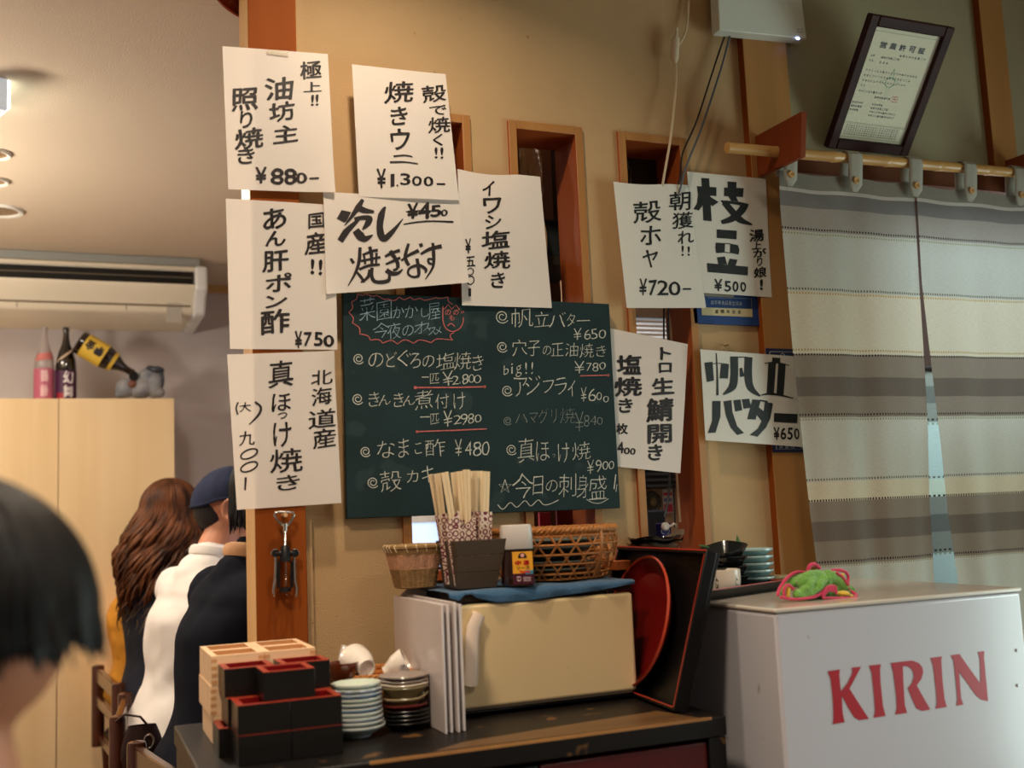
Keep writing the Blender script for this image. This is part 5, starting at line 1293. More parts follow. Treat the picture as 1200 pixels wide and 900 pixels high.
h = [at(u, v, cyf-0.014) for u, v in ((552, 802), (553, 780), (553, 750), (555, 735), (561, 722))]
h = [Vector((h[0].x, cyf+0.002, h[0].z))]+h+[Vector((h[-1].x, cyf+0.002, h[-1].z))]
MB().tube(h, [0.010, 0.0125, 0.0128, 0.0126, 0.0125, 0.012, 0.009], 14, flat=0.62, up=(0, -1, 0)).build('handle', mat('handle_white', (228, 206, 186), 0.3), door)
MB().bb(dx0+0.002, dx1-0.012, cyf+0.004, cyf+0.03, SZ+0.010, dz0-0.008).build('base_rail', M_black_p, root, bevel=0.001)
MB().bb(dx0+0.006, dx1-0.012, cyf+0.0005, cyf+0.004, SZ+0.012, SZ+0.017).build('base_lip', mat('lip_steel', (110, 100, 86), 0.35, metal=0.7), root)
for a in (dx0+0.03, dx1-0.06):
    for b in (cyf+0.05, cab_y1-0.03): MB().cyl((a, b, SZ), (a, b, SZ+0.0125), 0.010, 12).build('foot', M_blk, root)

# blue cloth
M_bcloth = mat('blue_cloth', (44, 84, 116), 0.9, var=0.1, vscale=60, bump=0.4, bscale=300, sheen=0.3)
fe = [(484, 686), (500, 690), (522, 700), (536, 704), (548, 692), (556, 700), (580, 706), (612, 705), (650, 699), (700, 692), (740, 684)]
bxs = [(at(u, v, cyf+0.004).x, at(u, v, cyf+0.004).z) for u, v in fe]
def edge_z(x):
    for (a, za), (b, zb2) in zip(bxs, bxs[1:]):
        if x <= b: return za+(zb2-za)*(x-a)/(b-a)
    return bxs[-1][1]
xl_, xr2 = dx0-0.012, dx1+0.006
def blue(i, j):
    x = xl_+(xr2-xl_)*i
    if j < 0.72:
        y = cab_y1-0.02-(cab_y1-0.02-(cyf+0.012))*(j/0.72); z = CT+0.0022+0.0012*math.sin(i*21+j*5)*math.sin(j*13)
        if i < 0.06: z -= 0.0
        return Vector((x, y, z))
    t = (j-0.72)/0.28
    ez = min(edge_z(x), CT-0.002)
    a = min(1, t*1.6)
    return Vector((x, cyf+0.012-0.013*math.sin(a*PI/2)-0.003*math.sin(i*30)*t, CT+0.0022-(CT+0.0022-ez)*max(0, t)**1.3))
tag(MB().surf(blue, 90, 40).build('cloth_cover', M_bcloth, solid=0.0016, soff=1), 'dark blue cloth spread over the cream countertop cabinet, hanging slightly over its front', 'cloth')
BZ = CT+0.0060

# ---- wooden chopstick box
M_boxw = wood('smoked_wood', (66, 52, 38), (82, 64, 48), 'X', 16, 0.55)
bxy = cyf+0.022
def oncl(u, v, Y): 
    p = at(u, v, Y); return p
fl_, fr_ = at(533, 636, bxy-0.012), at(595, 629, bxy-0.012)
fb_, gb_ = at(538, 689, bxy), at(582, 685, bxy)
topz = (fl_.z+fr_.z)/2
tx0_, tx1_ = fl_.x, fr_.x
ux0, ux1 = fb_.x, gb_.x
dep = 0.085
root = thing('chopstick_box', 'dark tapered wooden box holding paper-sleeved chopsticks on the blue cloth', 'box', ((ux0+ux1)/2, bxy+dep/2, BZ))
def boxlayer(t0, t1, th=0.006):
    def ring(t, ins):
        e = 0.012
        return [(ux0+(tx0_-ux0)*t+ins, bxy-e*t+ins, BZ+(topz-BZ)*t), (ux1+(tx1_-ux1)*t-ins, bxy-e*t+ins, BZ+(topz-BZ)*t), (ux1+(tx1_-ux1)*t-ins, bxy+dep+e*t-ins, BZ+(topz-BZ)*t), (ux0+(tx0_-ux0)*t+ins, bxy+dep+e*t-ins, BZ+(topz-BZ)*t)]
    A, B_, C_, D = ring(t0, 0), ring(t1, 0), ring(t1, th), ring(t0, th)
    mb = MB(); pts = A+B_+C_+D; fs = []
    for q in range(4):
        n2 = (q+1) % 4
        fs += [(q, n2, 4+n2, 4+q), (4+q, 4+n2, 8+n2, 8+q), (8+q, 8+n2, 12+n2, 12+q), (12+q, 12+n2, n2, q)]
    mb._faces(pts, fs); return mb
for t0, t1 in ((0, 0.335), (0.34, 0.675), (0.68, 1.0)): boxlayer(t0, t1).build('board_band', M_boxw, root, bevel=0.0008)
MB().bb(ux0+0.004, ux1-0.004, bxy+0.004, bxy+dep-0.004, BZ+0.0005, BZ+0.006).build('bottom', M_boxw, root)
# chopsticks in printed sleeves
M_chop = wood('aspen', (232, 204, 160), (240, 216, 176), 'Z', 30, 0.6)
def sleeve_mat():
    mt = bpy.data.materials.new('sleeve_print'); mt.use_nodes = True
    nt = mt.node_tree; N = nt.nodes; L = nt.links; b = N['Principled BSDF']; b.inputs['Roughness'].default_value = 0.7
    tc = N.new('ShaderNodeTexCoord'); mp = N.new('ShaderNodeMapping'); mp.inputs['Scale'].default_value = (85, 85, 85); L.new(tc.outputs['Object'], mp.inputs[0])
    vo = N.new('ShaderNodeTexVoronoi'); vo.inputs['Randomness'].default_value = 0.25; vo.inputs['Scale'].default_value = 1.0; L.new(mp.outputs[0], vo.inputs['Vector'])
    m1 = N.new('ShaderNodeMath'); m1.operation = 'MULTIPLY'; m1.inputs[1].default_value = 17.0; L.new(vo.outputs['Distance'], m1.inputs[0])
    m2 = N.new('ShaderNodeMath'); m2.operation = 'SINE'; L.new(m1.outputs[0], m2.inputs[0])
    m3 = N.new('ShaderNodeMath'); m3.operation = 'GREATER_THAN'; m3.inputs[1].default_value = 0.15; L.new(m2.outputs[0], m3.inputs[0])
    mx = N.new('ShaderNodeMix'); mx.data_type = 'RGBA'; L.new(m3.outputs[0], mx.inputs['Factor'])
    mx.inputs['A'].default_value = lin((228, 206, 184)); mx.inputs['B'].default_value = lin((112, 22, 48))
    L.new(mx.outputs['Result'], b.inputs['Base Color']); return mt
M_sleeve = sleeve_mat()
chops = [(503.5, 556, 518, 0.062, 'leftmost chopsticks in the dark box, seen edge on, leaning left'), (511, 555, 522, 0.046, 'second chopsticks from the left in the dark box, leaning left'), (520, 553.5, 534, 0.012, 'third chopsticks from the left in the dark box, with a slanted sleeve edge'),
         (531, 553.5, 540, 0.050, 'fourth chopsticks from the left in the dark box, set behind'), (537, 552.5, 545, 0.030, 'chopsticks standing near the middle of the dark box'), (545.5, 550.5, 549, 0.016, 'tallest chopsticks of the dark box'),
         (554, 552, 556, 0.034, 'third chopsticks from the right in the dark box'), (561, 552, 560, 0.048, 'second chopsticks from the right in the dark box'), (569, 552.5, 568, 0.022, 'rightmost chopsticks in the dark box')]
for i, (ut, vt, ub, dy, lb) in enumerate(chops):
    Y = bxy+dy
    T = at(ut+1.0, vt, Y); Bm = at(ub, 634, Y+0.004)
    d = (T-Bm).normalized(); bot = Bm - d*((Bm.z-(BZ+0.0065))/d.z)
    yaw_ = 1.0 if i == 0 else random.uniform(-0.2, 0.25)
    sd = Vector((math.cos(yaw_), math.sin(yaw_), 0)); sd = (sd-d*sd.dot(d)).normalized(); nn = sd.cross(d).normalized()
    wt, wb_ = 0.0066, 0.0048
    root = thing('disposable_chopsticks', lb, 'chopsticks', bot, 'sleeved chopsticks in the dark box')
    mb = MB()
    for s_ in (-1, 1):
        a0 = 0.0003
        pts = []
        for P_, w_, th in ((bot+d*0.002, wb_, 0.0022), (T, wt, 0.0024)):
            l0, l1 = (a0, w_) if s_ > 0 else (-w_, -a0)
            pts += [P_+sd*l0+nn*th, P_+sd*l1+nn*th, P_+sd*l1-nn*th, P_+sd*l0-nn*th]
        mb.hexa(pts)
    mb.build('sticks', M_chop, root, bevel=0.0004)
    e0, e1 = bot+d*0.001, Bm.lerp(T, (0.40, 0.40, 0.43, 0.42, 0.30, 0.36, 0.42, 0.42, 0.42)[i])
    sw, st_ = (0.0085, 0.0100, 0.0145, 0.0125, 0.012, 0.0135, 0.0125, 0.012, 0.0125)[i], 0.0032
    ms = MB()
    lowr = 0.022 if i in (2, 5) else 0.0
    pts = [e0-sd*sw-nn*st_, e0+sd*sw-nn*st_, e0+sd*sw+nn*st_, e0-sd*sw+nn*st_, e1-sd*sw-nn*st_, e1+sd*sw-nn*st_-d*lowr*0, e1+sd*sw+nn*st_-d*0, e1-sd*sw+nn*st_]
    pts[4] = pts[4]-d*lowr; pts[7] = pts[7]-d*lowr
    v = ms._faces(pts, [(0, 1, 5, 4), (1, 2, 6, 5), (2, 3, 7, 6), (3, 0, 4, 7), (3, 2, 1, 0)])
    ms.build('sleeve', M_sleeve, root)

# ---- sauce bottle
sby = cyf+0.03
a, b = at(586, 684, sby), at(628, 682, sby)
scx = at(606, 660, sby).x; sw_ = (b.x-a.x)/2; zt2 = at(604, 615, sby).z; zm = at(606, 643, sby).z; zsh = at(606, 634, sby).z
root = thing('sauce_bottle', 'brown sauce bottle with a wide white cap and yellow label beside the chopstick box', 'bottle', (scx, sby, BZ))
def sqlathe(prof, c, pw=3.2, n=40, rz=0.0):
    mb = MB(); rings = []
    for q, z in prof:
        if q == 0: rings.append([mb.bm.verts.new((c[0], c[1], c[2]+z))]); continue
        rg = []
        for j in range(n):
            a_ = 2*PI*j/n; rr_ = q/((abs(math.cos(a_))**pw+abs(math.sin(a_))**pw)**(1/pw))
            rg.append(mb.bm.verts.new((c[0]+rr_*math.cos(a_+rz), c[1]+rr_*math.sin(a_+rz), c[2]+z)))
        rings.append(rg)
    for A, B_ in zip(rings, rings[1:]):
        for j in range(n):
            q = []
            for v in (A[j % len(A)], A[(j+1) % len(A)], B_[(j+1) % len(B_)], B_[j % len(B_)]):
                if v not in q: q.append(v)
            mb.bm.faces.new(q)
    return mb
Hb = zm-BZ; rzb = -0.30
sq = sw_*0.86
sqlathe([(0, 0.001), (sq*0.93, 0), (sq*1.02, 0.006), (sq, 0.02), (sq*0.96, Hb*0.8), (sq*0.90, Hb*0.96), (sq*0.6, Hb*1.05), (0, Hb*1.05)], (scx, sby, BZ), 4, 48, rzb).build('bottle_body', mat('sauce_brown', (40, 18, 12), 0.12, spec=0.7, coat=0.5), root)
sqlathe([(0, Hb*1.0), (sq*0.93, Hb*1.0), (sq*0.97, Hb*1.04), (sq*0.95, Hb*1.5), (sq*0.90, (zt2-BZ)*0.99), (sq*0.84, zt2-BZ), (0, zt2-BZ)], (scx, sby, BZ), 4, 48, rzb).build('cap', mat('cap_white', (226, 218, 210), 0.35, translucent=0.15), root)
# label on the front right face
fn = Vector((math.sin(-rzb)*-1, -math.cos(rzb), 0)); fn = Vector((math.cos(rzb-PI/2), math.sin(rzb-PI/2), 0)); fs_ = Vector((-fn.y, fn.x, 0))
def lb_(x, y, dd=0.0006):  # -1..1, 0..1
    t = 0.03+y*0.9
    return Vector((scx, sby, BZ+Hb*(0.05+0.88*y))) + fn*(sq*(1.0-0.05*y)+dd+0.0006) + fs_*(sq*0.24+x*sq*0.60)
def lq(x0, x1, y0, y1, dd): return [lb_(x0, y0, dd), lb_(x1, y0, dd), lb_(x1, y1, dd), lb_(x0, y1, dd)]
MB().poly(lq(-1, 1, 0.0, 1.0, 0.0)).build('label', mat('label_yellow', (236, 166, 44), 0.4), root)
lab = root.children[-1]
MB().poly(lq(-1, 1, 0.0, 0.33, 0.0004)).build('label_band', mat('label_plum', (70, 16, 36), 0.4), lab)
MB().poly(lq(0.2, 1, 0.30, 0.42, 0.0005)).build('label_band', mat('label_teal', (60, 140, 160), 0.4), lab)
MB().poly([lb_(0.55*math.cos(i*PI/12)*0.8, 0.80+0.17*math.sin(i*PI/12), 0.0004) for i in range(13)]).build('label_arch', mat('label_black', (30, 16, 30), 0.4), lab)
MB().poly([lb_(0.2*math.cos(i*PI/8), 0.885+0.06*math.sin(i*PI/8), 0.0007) for i in range(16)]).build('label_emblem', mat('label_rose', (226, 160, 150), 0.4), lab)
lf = lambda u, v: lb_(u, v, 0.0008)
k = Ink(lambda u, v: lb_(u, 1-v, 0.0008)); k.t([("中", -0.45, 0.34, 0.62, 0.15), ("濃", 0.35, 0.34, 0.62, 0.15)], 0.05, slant=0, wob=0); k.build('lettering', mat('label_red', (206, 32, 30), 0.4), lab)
k = Ink(lambda u, v: lb_(u, 1-v, 0.0008)); k.t([("ソ", -0.45, 0.50, 0.38, 0.09), ("ー", 0.02, 0.50, 0.36, 0.02), ("ス", 0.48, 0.50, 0.40, 0.09)], 0.03, slant=0, wob=0); k.build('lettering', mat('label_black', (30, 16, 30), 0.4), lab)
k = Ink(lambda u, v: lb_(u, 1-v, 0.0009)); k.stroke([(-0.3, 0.60), (0.1, 0.64), (0.45, 0.62), (0.7, 0.66)], 0.05); k.build('label_motif', mat('label_red', (206, 32, 30), 0.4), lab)
k = Ink(lambda u, v: lb_(u, 1-v, 0.0009)); k.stroke([(-0.65, 0.78), (-0.3, 0.78), (-0.28, 0.88), (-0.6, 0.88), (-0.5, 0.82)], 0.03); 
for q in range(3): k.line([(0.0, 0.80+q*0.05), (0.75, 0.80+q*0.05)], 0.018)
k.build('label_motif', mat('label_pale', (222, 196, 196), 0.4), lab)

# ---- wicker baskets
M_rattan = mat('rattan_orange', (184, 116, 56), 0.5, var=0.15, vscale=120, bump=0.4, bscale=260)
M_rattan2 = mat('rattan_rim', (170, 108, 48), 0.5, var=0.18, vscale=160, bump=0.5, bscale=260)
bcy = cyf+0.148
bcx = at(648, 650, bcy).x; br_ = at(715, 635, bcy).x-bcx
bh0 = BZ+0.004; bh1 = at(650, 622, bcy-br_).z
root = thing('woven_basket', 'large round openwork bamboo basket with a twisted rim at the rear of the blue cloth', 'basket', (bcx, bcy, BZ))
def brad(t): return br_*(0.80+0.20*math.sin(min(1, t*1.25)*PI/2) - 0.03*max(0, t-0.8)*5)
def bpt(a, t): r_ = brad(t); return Vector((bcx+r_*math.cos(a), bcy+r_*math.sin(a), bh0+(bh1-bh0)*t))
mb = MB(); nS = 22
for s_ in (1, -1):
    for i in range(nS):
        a0 = 2*PI*i/nS + (0.0 if s_ > 0 else PI/nS)
        mb.tube([bpt(a0+s_*t*0.52, t) for t in [q/10 for q in range(11)]], 0.0026, 6, flat=0.5, cap=False)
for t in (0.10, 0.30, 0.50, 0.70, 0.88):
    mb.tube([bpt(2*PI*i/60, t) for i in range(60)], 0.0021, 6, closed=True)
mb.build('lattice', M_rattan, root)['kind'] = 'stuff'
for i, a0 in enumerate((-1.18, 0.4, 2.0, 3.6)):
    MB().tube([bpt(a0, t)+Vector((math.cos(a0), math.sin(a0), 0))*0.002 for t in (0.0, 0.2, 0.5, 0.8, 1.0)], 0.0048, 8, flat=0.5).build('stake', M_rattan, root)
mb = MB(); n_ = 200
for q in range(3):
    mb.tube([bpt(2*PI*i/n_, 1.0)+Vector((math.cos(2*PI*i/n_)*0.0035*math.cos(i*0.9+q*2.1), math.sin(2*PI*i/n_)*0.0035*math.cos(i*0.9+q*2.1), 0.0035*math.sin(i*0.9+q*2.1))) for i in range(n_)], 0.0036, 6, closed=True)
mb.build('rim', M_rattan2, root)
MB().lathe([(0, 0.0015), (br_*0.79, 0.0015), (br_*0.79, 0.004), (0, 0.004)], (bcx, bcy, BZ), 40).build('basket_bottom', M_rattan, root)
M_dg = mat('grey_green_glaze', (96, 104, 96), 0.2, coat=0.4)
ord_ = ['lowest', 'second', 'third', 'fourth', 'uppermost']
dr = br_*0.74
for i in range(5):
    z = BZ+0.0045+i*0.0135
    lb = 'grey-green dish in the large bamboo basket, %s of the five' % ord_[i]
    if i == 0:
        rd = thing('stacked_dish', lb, 'dish', (bcx, bcy, z), 'dishes inside the large basket', local=True)
        MB().lathe(dish_prof(dr, 0.017, 0.55), (0, 0, 0), 40).build('dish_body', M_dg, rd)
    else: clone(rd, lb, (bcx, bcy, z))
# small wicker basket
wby = cyf+0.10
wl, wr_ = at(463, 642, wby), at(516, 640, wby)
wz1 = at(490, 640, wby).z
wx0, wx1 = wl.x, wr_.x+0.01
wb0 = at(474, 686, wby).x
M_w1 = mat('wicker_tan', (150, 116, 70), 0.6, var=0.2, vscale=90, bump=0.5, bscale=240)
M_w2 = mat('wicker_rose', (206, 156, 122), 0.6, var=0.15, vscale=90, bump=0.5, bscale=240)
root = thing('wicker_basket', 'small tapered wicker basket with a stitched rim behind the chopstick box', 'basket', ((wx0+wx1)/2, wby+0.045, BZ))
def wp(a, t):
    xa_ = wb0+(wx0-wb0)*t; xb_ = wx1-0.014+0.014*t; ya, yb2 = wby+0.012*(1-t), wby+0.09-0.012*(1-t)
    cx5, cy5 = (xa_+xb_)/2, (ya+yb2)/2; hx, hy = (xb_-xa_)/2, (yb2-ya)/2
    k_ = 1/((abs(math.cos(a))**5+abs(math.sin(a))**5)**0.2)
    return Vector((cx5+hx*k_*math.cos(a), cy5+hy*k_*math.sin(a), BZ+0.003+(wz1-BZ-0.003)*t))
def rope(mb, t, r_, tw_=0.0): mb.tube([wp(2*PI*i/64, t)+Vector((math.cos(2*PI*i/64), math.sin(2*PI*i/64), 0))*(tw_*math.sin(i*PI/2)) for i in range(64)], r_, 6, closed=True)
mb = MB()
for q in range(9): rope(mb, 0.02+q*0.05, 0.0019)
for q in range(4): rope(mb, 0.80+q*0.045, 0.0019)
mb.build('weave', M_w1, root)['kind'] = 'stuff'
mb = MB()
for q in range(8): rope(mb, 0.46+q*0.045, 0.0017, 0.0012)
mb.build('rose_weave', M_w2, root)['kind'] = 'stuff'
mb = MB()
for i in range(26): mb.tube([wp(2*PI*i/26, t) for t in (0.0, 0.5, 0.98)], 0.0014, 5)
mb.build('stakes', M_w2, root)['kind'] = 'stuff'
mb = MB(); rope(mb, 0.985, 0.0042); mb.build('rim', M_w1, root)
mb = MB()
for i in range(18):
    a0 = 2*PI*i/18
    p = wp(a0, 0.985); o_ = Vector((math.cos(a0), math.sin(a0), 0))*0.0046
    mb.tube([p+o_*0.2+Vector((0, 0, 0.0046)), p+o_+Vector((0, 0, 0.001)), wp(a0+0.06, 0.86)+o_*0.6], 0.0009, 5)
mb.build('stitching', mat('stitch_pale', (232, 212, 174), 0.5), root)
mb = MB(); mb.poly([wp(2*PI*i/40, 0.0) for i in range(40)]); mb.build('basket_bottom', M_w1, root, solid=0.002)

# ---- clear menu sleeves leaning on the cabinet's left side
M_film = mat('clear_sleeve', (226, 214, 210), 0.15, spec=0.7, alpha=0.85)
M_sheet = mat('sheet_lilac', (214, 200, 200), 0.6, var=0.02, vscale=6)
nb = atz(525, 862, SZ); 
mx0 = 0.556; my0 = 1.692; mh = at(524, 708, my0).z-SZ; my1 = atx(461, 700, mx0).y
for i in range(4):
    x = mx0+i*0.011
    root = thing('menu_sleeve', ['clear plastic menu sleeve facing left beside the cabinet, nearest the plates', 'second clear menu sleeve from the plates, seen by its edge', 'third clear menu sleeve from the plates, seen by its edge', 'clear menu sleeve closest to the cream cabinet'][i], 'menu sleeve', (x, my0, SZ), 'clear menu sleeves beside the cabinet')
    dyy = (0.0, 0.004, 0.001, 0.006)[i]; hh = mh*(1.0, 0.995, 1.01, 0.99)[i]
    MB().bb(x+0.0008, x+0.003, my0+dyy+0.004, my1-0.004, SZ+0.003, SZ+hh-0.004).build('sheet', M_sheet, root)
    MB().bb(x, x+0.0040, my0+dyy, my1, SZ+0.0005, SZ+hh).build('sleeve', M_film, root, bevel=0.0008)
# white round lid behind the sleeves
p = at(478, 694, 1.99)
tag(MB().lathe([(0, 0.004), (0.030, 0.004), (0.037, 0.002), (0.038, 0), (0, 0)], (0.595, 1.962, at(478, 689, 1.96).z-0.038), 36, Matrix.Rotation(PI/2-0.12, 3, 'X')).build('hanging_white_lid', mat('lid_white', (222, 212, 206), 0.35)), 'white round lid peeking over the clear menu sleeves', 'lid')

# ---- big black square tray standing on edge, red oval tray in front
nbot = atz(800, 836, SZ)            # near bottom corner
ny = nbot.y
ntop = at(838, 647, ny+0.0)         # near top corner
far_y = atx(718, 648, ntop.x).y
far_y = min(far_y, 2.0)
root = thing('square_tray', 'large black lacquer square tray with thin red edge lines standing on its side', 'tray', nbot)
ez = (ntop-nbot); ez_n = ez.normalized(); ed = Vector((0.10, 1, 0)).normalized(); en_ = ed.cross(ez_n).normalized()   # en_ points left-ish/up
if en_.x > 0: en_ = -en_
Ht = ez.length; Lt = 0.415
def tp(s_, t_, d=0.0): return nbot+ed*s_+ez_n*t_+en_*d
mb = MB()
def slab_(s0, s1, t0, t1, d0, d1, mb):
    mb.hexa([tp(s0, t0, d0), tp(s1, t0, d0), tp(s1, t1, d0), tp(s0, t1, d0), tp(s0, t0, d1), tp(s1, t0, d1), tp(s1, t1, d1), tp(s0, t1, d1)])
slab_(0, Lt, 0.0, Ht, -0.010, -0.004, mb)
wl_ = 0.007; hd = 0.016
slab_(0, wl_, 0, Ht, -0.004, hd, mb); slab_(Lt-wl_, Lt, 0, Ht, -0.004, hd, mb); slab_(wl_, Lt-wl_, 0, wl_, -0.004, hd, mb); slab_(wl_, Lt-wl_, Ht-wl_, Ht, -0.004, hd, mb)
mb.build('tray_body', M_lacq_b, root, bevel=0.001)
mb = MB()
for (s0, s1, t0, t1) in ((wl_-0.0024, wl_, wl_, Ht-wl_), (Lt-wl_, Lt-wl_+0.0024, wl_, Ht-wl_), (0, Lt, Ht-0.0022, Ht+0.0004), (wl_, Lt-wl_, wl_-0.0024, wl_)):
    slab_(s0, s1, t0, t1, hd, hd+0.0006, mb)
mb.build('red_edge_line', M_lacq_edge, root)
# red oval tray
s_near = (atx(791, 735, nbot.x+0.045).y-ny)/ed.y
rad_z = 0.126; half_y = 0.140
cc_ = tp(s_near+half_y, 0.007+rad_z, 0.004)
root = thing('oval_tray', 'glossy red lacquer oval tray standing on edge between the cream cabinet and the black tray', 'tray', tp(s_near+half_y, 0.007))
pf = [(0, -0.004), (0.80, -0.004), (0.97, 0.012), (1.0, 0.017), (0.985, 0.020), (0.955, 0.017), (0.79, 0.0), (0.76, -0.0002), (0.4, -0.0004), (0, -0.0004)]
def oval(pf_, m_, nm):
    mb = MB(); rings = []; N_ = 64
    for q, z in pf_:
        f_ = lambda j: cc_+ez_n*(q*rad_z*math.cos(2*PI*j/N_))+ed*(q*half_y*math.sin(2*PI*j/N_))+en_*z
        if q == 0: rings.append([mb.bm.verts.new(cc_+en_*z)]); continue
        rings.append([mb.bm.verts.new(f_(j)) for j in range(N_)])
    for A, B_ in zip(rings, rings[1:]):
        for j in range(N_):
            q = []
            for v in (A[j % len(A)], A[(j+1) % len(A)], B_[(j+1) % len(B_)], B_[j % len(B_)]):
                if v not in q: q.append(v)
            mb.bm.faces.new(q)
    return mb.build(nm, m_, root)
oval(pf, M_lacq_r, 'tray_body')
oval([(0.975, 0.0125), (1.006, 0.017), (0.99, 0.0212), (0.962, 0.0185)], mat('red_rim', (176, 60, 36), 0.25, coat=0.5), 'rim')
#__SECTION_MASU__
# ------------------------------------------------------------------ sake boxes on the sideboard
M_hinoki = wood('hinoki', (228, 188, 146), (238, 204, 164), 'X', 22, 0.55)
M_hinoki_in = wood('hinoki_inside', (196, 140, 90), (212, 158, 106), 'X', 22, 0.6)
M_lb = mat('lacquer_box_black', (16, 14, 11), 0.34, coat=0.15, spec=0.35)
M_lr = mat('lacquer_box_red', (120, 14, 18), 0.3, coat=0.2)
M_lre = mat('lacquer_box_edge', (150, 48, 30), 0.35)
def masu(root, s, h, m_out, m_in, m_edge):
    """square box, local coordinates, base centre at the origin"""
    t = 0.0095; a = s/2; b = a-t
    mb = MB()
    o0 = [(-a, -a, 0), (a, -a, 0), (a, a, 0), (-a, a, 0)]; o1 = [(x, y, h-0.0005) for x, y, _ in o0]
    mb._faces(o0+o1, [(3, 2, 1, 0)]+[(q, (q+1) % 4, 4+(q+1) % 4, 4+q) for q in range(4)])
    o = mb.build('wall', m_out, root, normals=False, bevel=0.0006)
    mb = MB()
    i1 = [(-b, -b, h-0.0005), (b, -b, h-0.0005), (b, b, h-0.0005), (-b, b, h-0.0005)]; i0 = [(x, y, 0.006) for x, y, _ in i1]
    mb._faces(i0+i1, [(0, 1, 2, 3)]+[((q+1) % 4, q, 4+q, 4+(q+1) % 4) for q in range(4)])
    mb.build('lining', m_in, root, normals=False)
    mb = MB()
    r0 = o1+i1; r1 = [(x, y, h) for x, y, _ in r0]
    fs = []
    for q in range(4):
        n2 = (q+1) % 4
        fs += [(8+q, 8+n2, 12+n2, 12+q), (q, n2, 8+n2, 8+q), (4+n2, 4+q, 12+q, 12+n2)]
    mb._faces(r0+r1, fs); mb.build('edge', m_edge, root, normals=False)
    if m_out is M_hinoki:       # finger joints at the corners
        mb = MB()
        for sx_, sy_ in ((-1, -1), (1, -1), (-1, 1)):
            for q in range(4):
                z = h*(0.12+q*0.24)
                mb.box((sx_*(a-0.0045), sy_*(a+0.0001), z), (0.0090, 0.0005, h*0.12))
        o_ = mb.build('finger_joint', M_hinoki_in, root); o_['kind'] = 'stuff'
S1 = 0.083
wc0 = atz(248.5, 876.5, SZ)          # near left corner of the pale tower
hw = (at(249, 770, wc0.y).z-SZ)/3
def pos_w(i, j, k): return (wc0.x+S1/2+i*(S1+0.0006), wc0.y+S1/2+j*(S1+0.0006), SZ+0.0006+k*(hw+0.0002))
proto = None
nm_h = ['bottom', 'middle', 'top']
for k_ in range(3):
    for i in range(2):
        for j in range(2):
            lb = 'pale wooden sake box, %s layer of the pale tower, %s %s' % (nm_h[k_], ['front', 'rear'][j], ['left', 'right'][i])
            x, y, z = pos_w(i, j, k_)
            if k_ == 0 and i == 0: x += 0.004
            if k_ == 1 and i == 0: x -= 0.0015
            if proto is None:
                proto = thing('masu_box', lb, 'sake box', (0, 0, 0), 'pale wooden sake boxes', local=True)
                masu(proto, S1, hw, M_hinoki, M_hinoki_in, M_hinoki); proto.location = (x, y, z)
            else: clone(proto, lb, (x, y, z))
# black lacquer boxes with red insides
bc0 = atz(279.5, 899, SZ)
by0 = bc0.y
xw = at(400.5, by0 and 899, by0).x
Sb = (at(341.5, 862, by0).x-at(279.5, 866, by0).x)
hb_ = (at(280, 828, by0).z-SZ)/2
Y1 = wc0.y-0.002          # rear limit: front of the pale tower
def put_b(label, x, y, z):
    global protob
    if protob is None:
        protob = thing('lacquer_box', label, 'sake box', (0, 0, 0), 'black lacquer sake boxes', local=True)
        masu(protob, Sb, hb_, M_lb, M_lr, M_lre); protob.location = (x, y, z)
    else: clone(protob, label, (x, y, z))
protob = None
bx0 = bc0.x
gy = by0+Sb/2
z0_, z1_, z2_ = SZ+0.0006, SZ+0.0008+hb_, SZ+0.001+2*hb_
put_b('black lacquer box, bottom layer, front left', bx0+Sb/2, gy, z0_)
put_b('black lacquer box, bottom layer, front right', bx0+Sb*1.5+0.001, gy, z0_)
put_b('black lacquer box, middle layer, front left with red inside showing', bx0+Sb/2, gy+0.001, z1_)
put_b('black lacquer box, middle layer, front right with red inside showing', bx0+Sb*1.5+0.001, gy+0.001, z1_)
xr1 = atz(258, 897, SZ)
gy2 = by0+Sb*1.5+0.0012
put_b('black lacquer box, bottom layer, rear left one sticking out to the left', bx0-0.018+Sb/2, gy2, z0_)
put_b('black lacquer box, bottom layer, rear right one next to the small bowls', bx0+Sb*1.5-0.008, gy2, z0_)
put_b('black lacquer box, middle layer, rear left', bx0-0.004+Sb/2, gy2, z1_)
put_b('black lacquer box, middle layer, rear right', bx0+Sb*1.5+0.001, gy2, z1_)
xa3 = at(225+472/5.622, 740+440/5.622, by0+0.015).x
put_b('black lacquer box, top layer, foremost one at the centre', xa3+Sb/2, by0+0.012+Sb/2, z2_)
xa4 = at(225+248/5.622, 740+445/5.622, by0+0.04).x
put_b('black lacquer box, top layer, left one set back', min(xa4+Sb/2, xa3-Sb/2-0.001) if False else xa4+Sb/2-0.001, by0+0.014+Sb*1.5, z2_)
xa5 = at(225+910/5.622, 740+300/5.622, by0+Sb*1.2).x
put_b('black lacquer box, top layer, right one set back', xa5-Sb/2, by0+0.014+Sb*1.5, z2_)

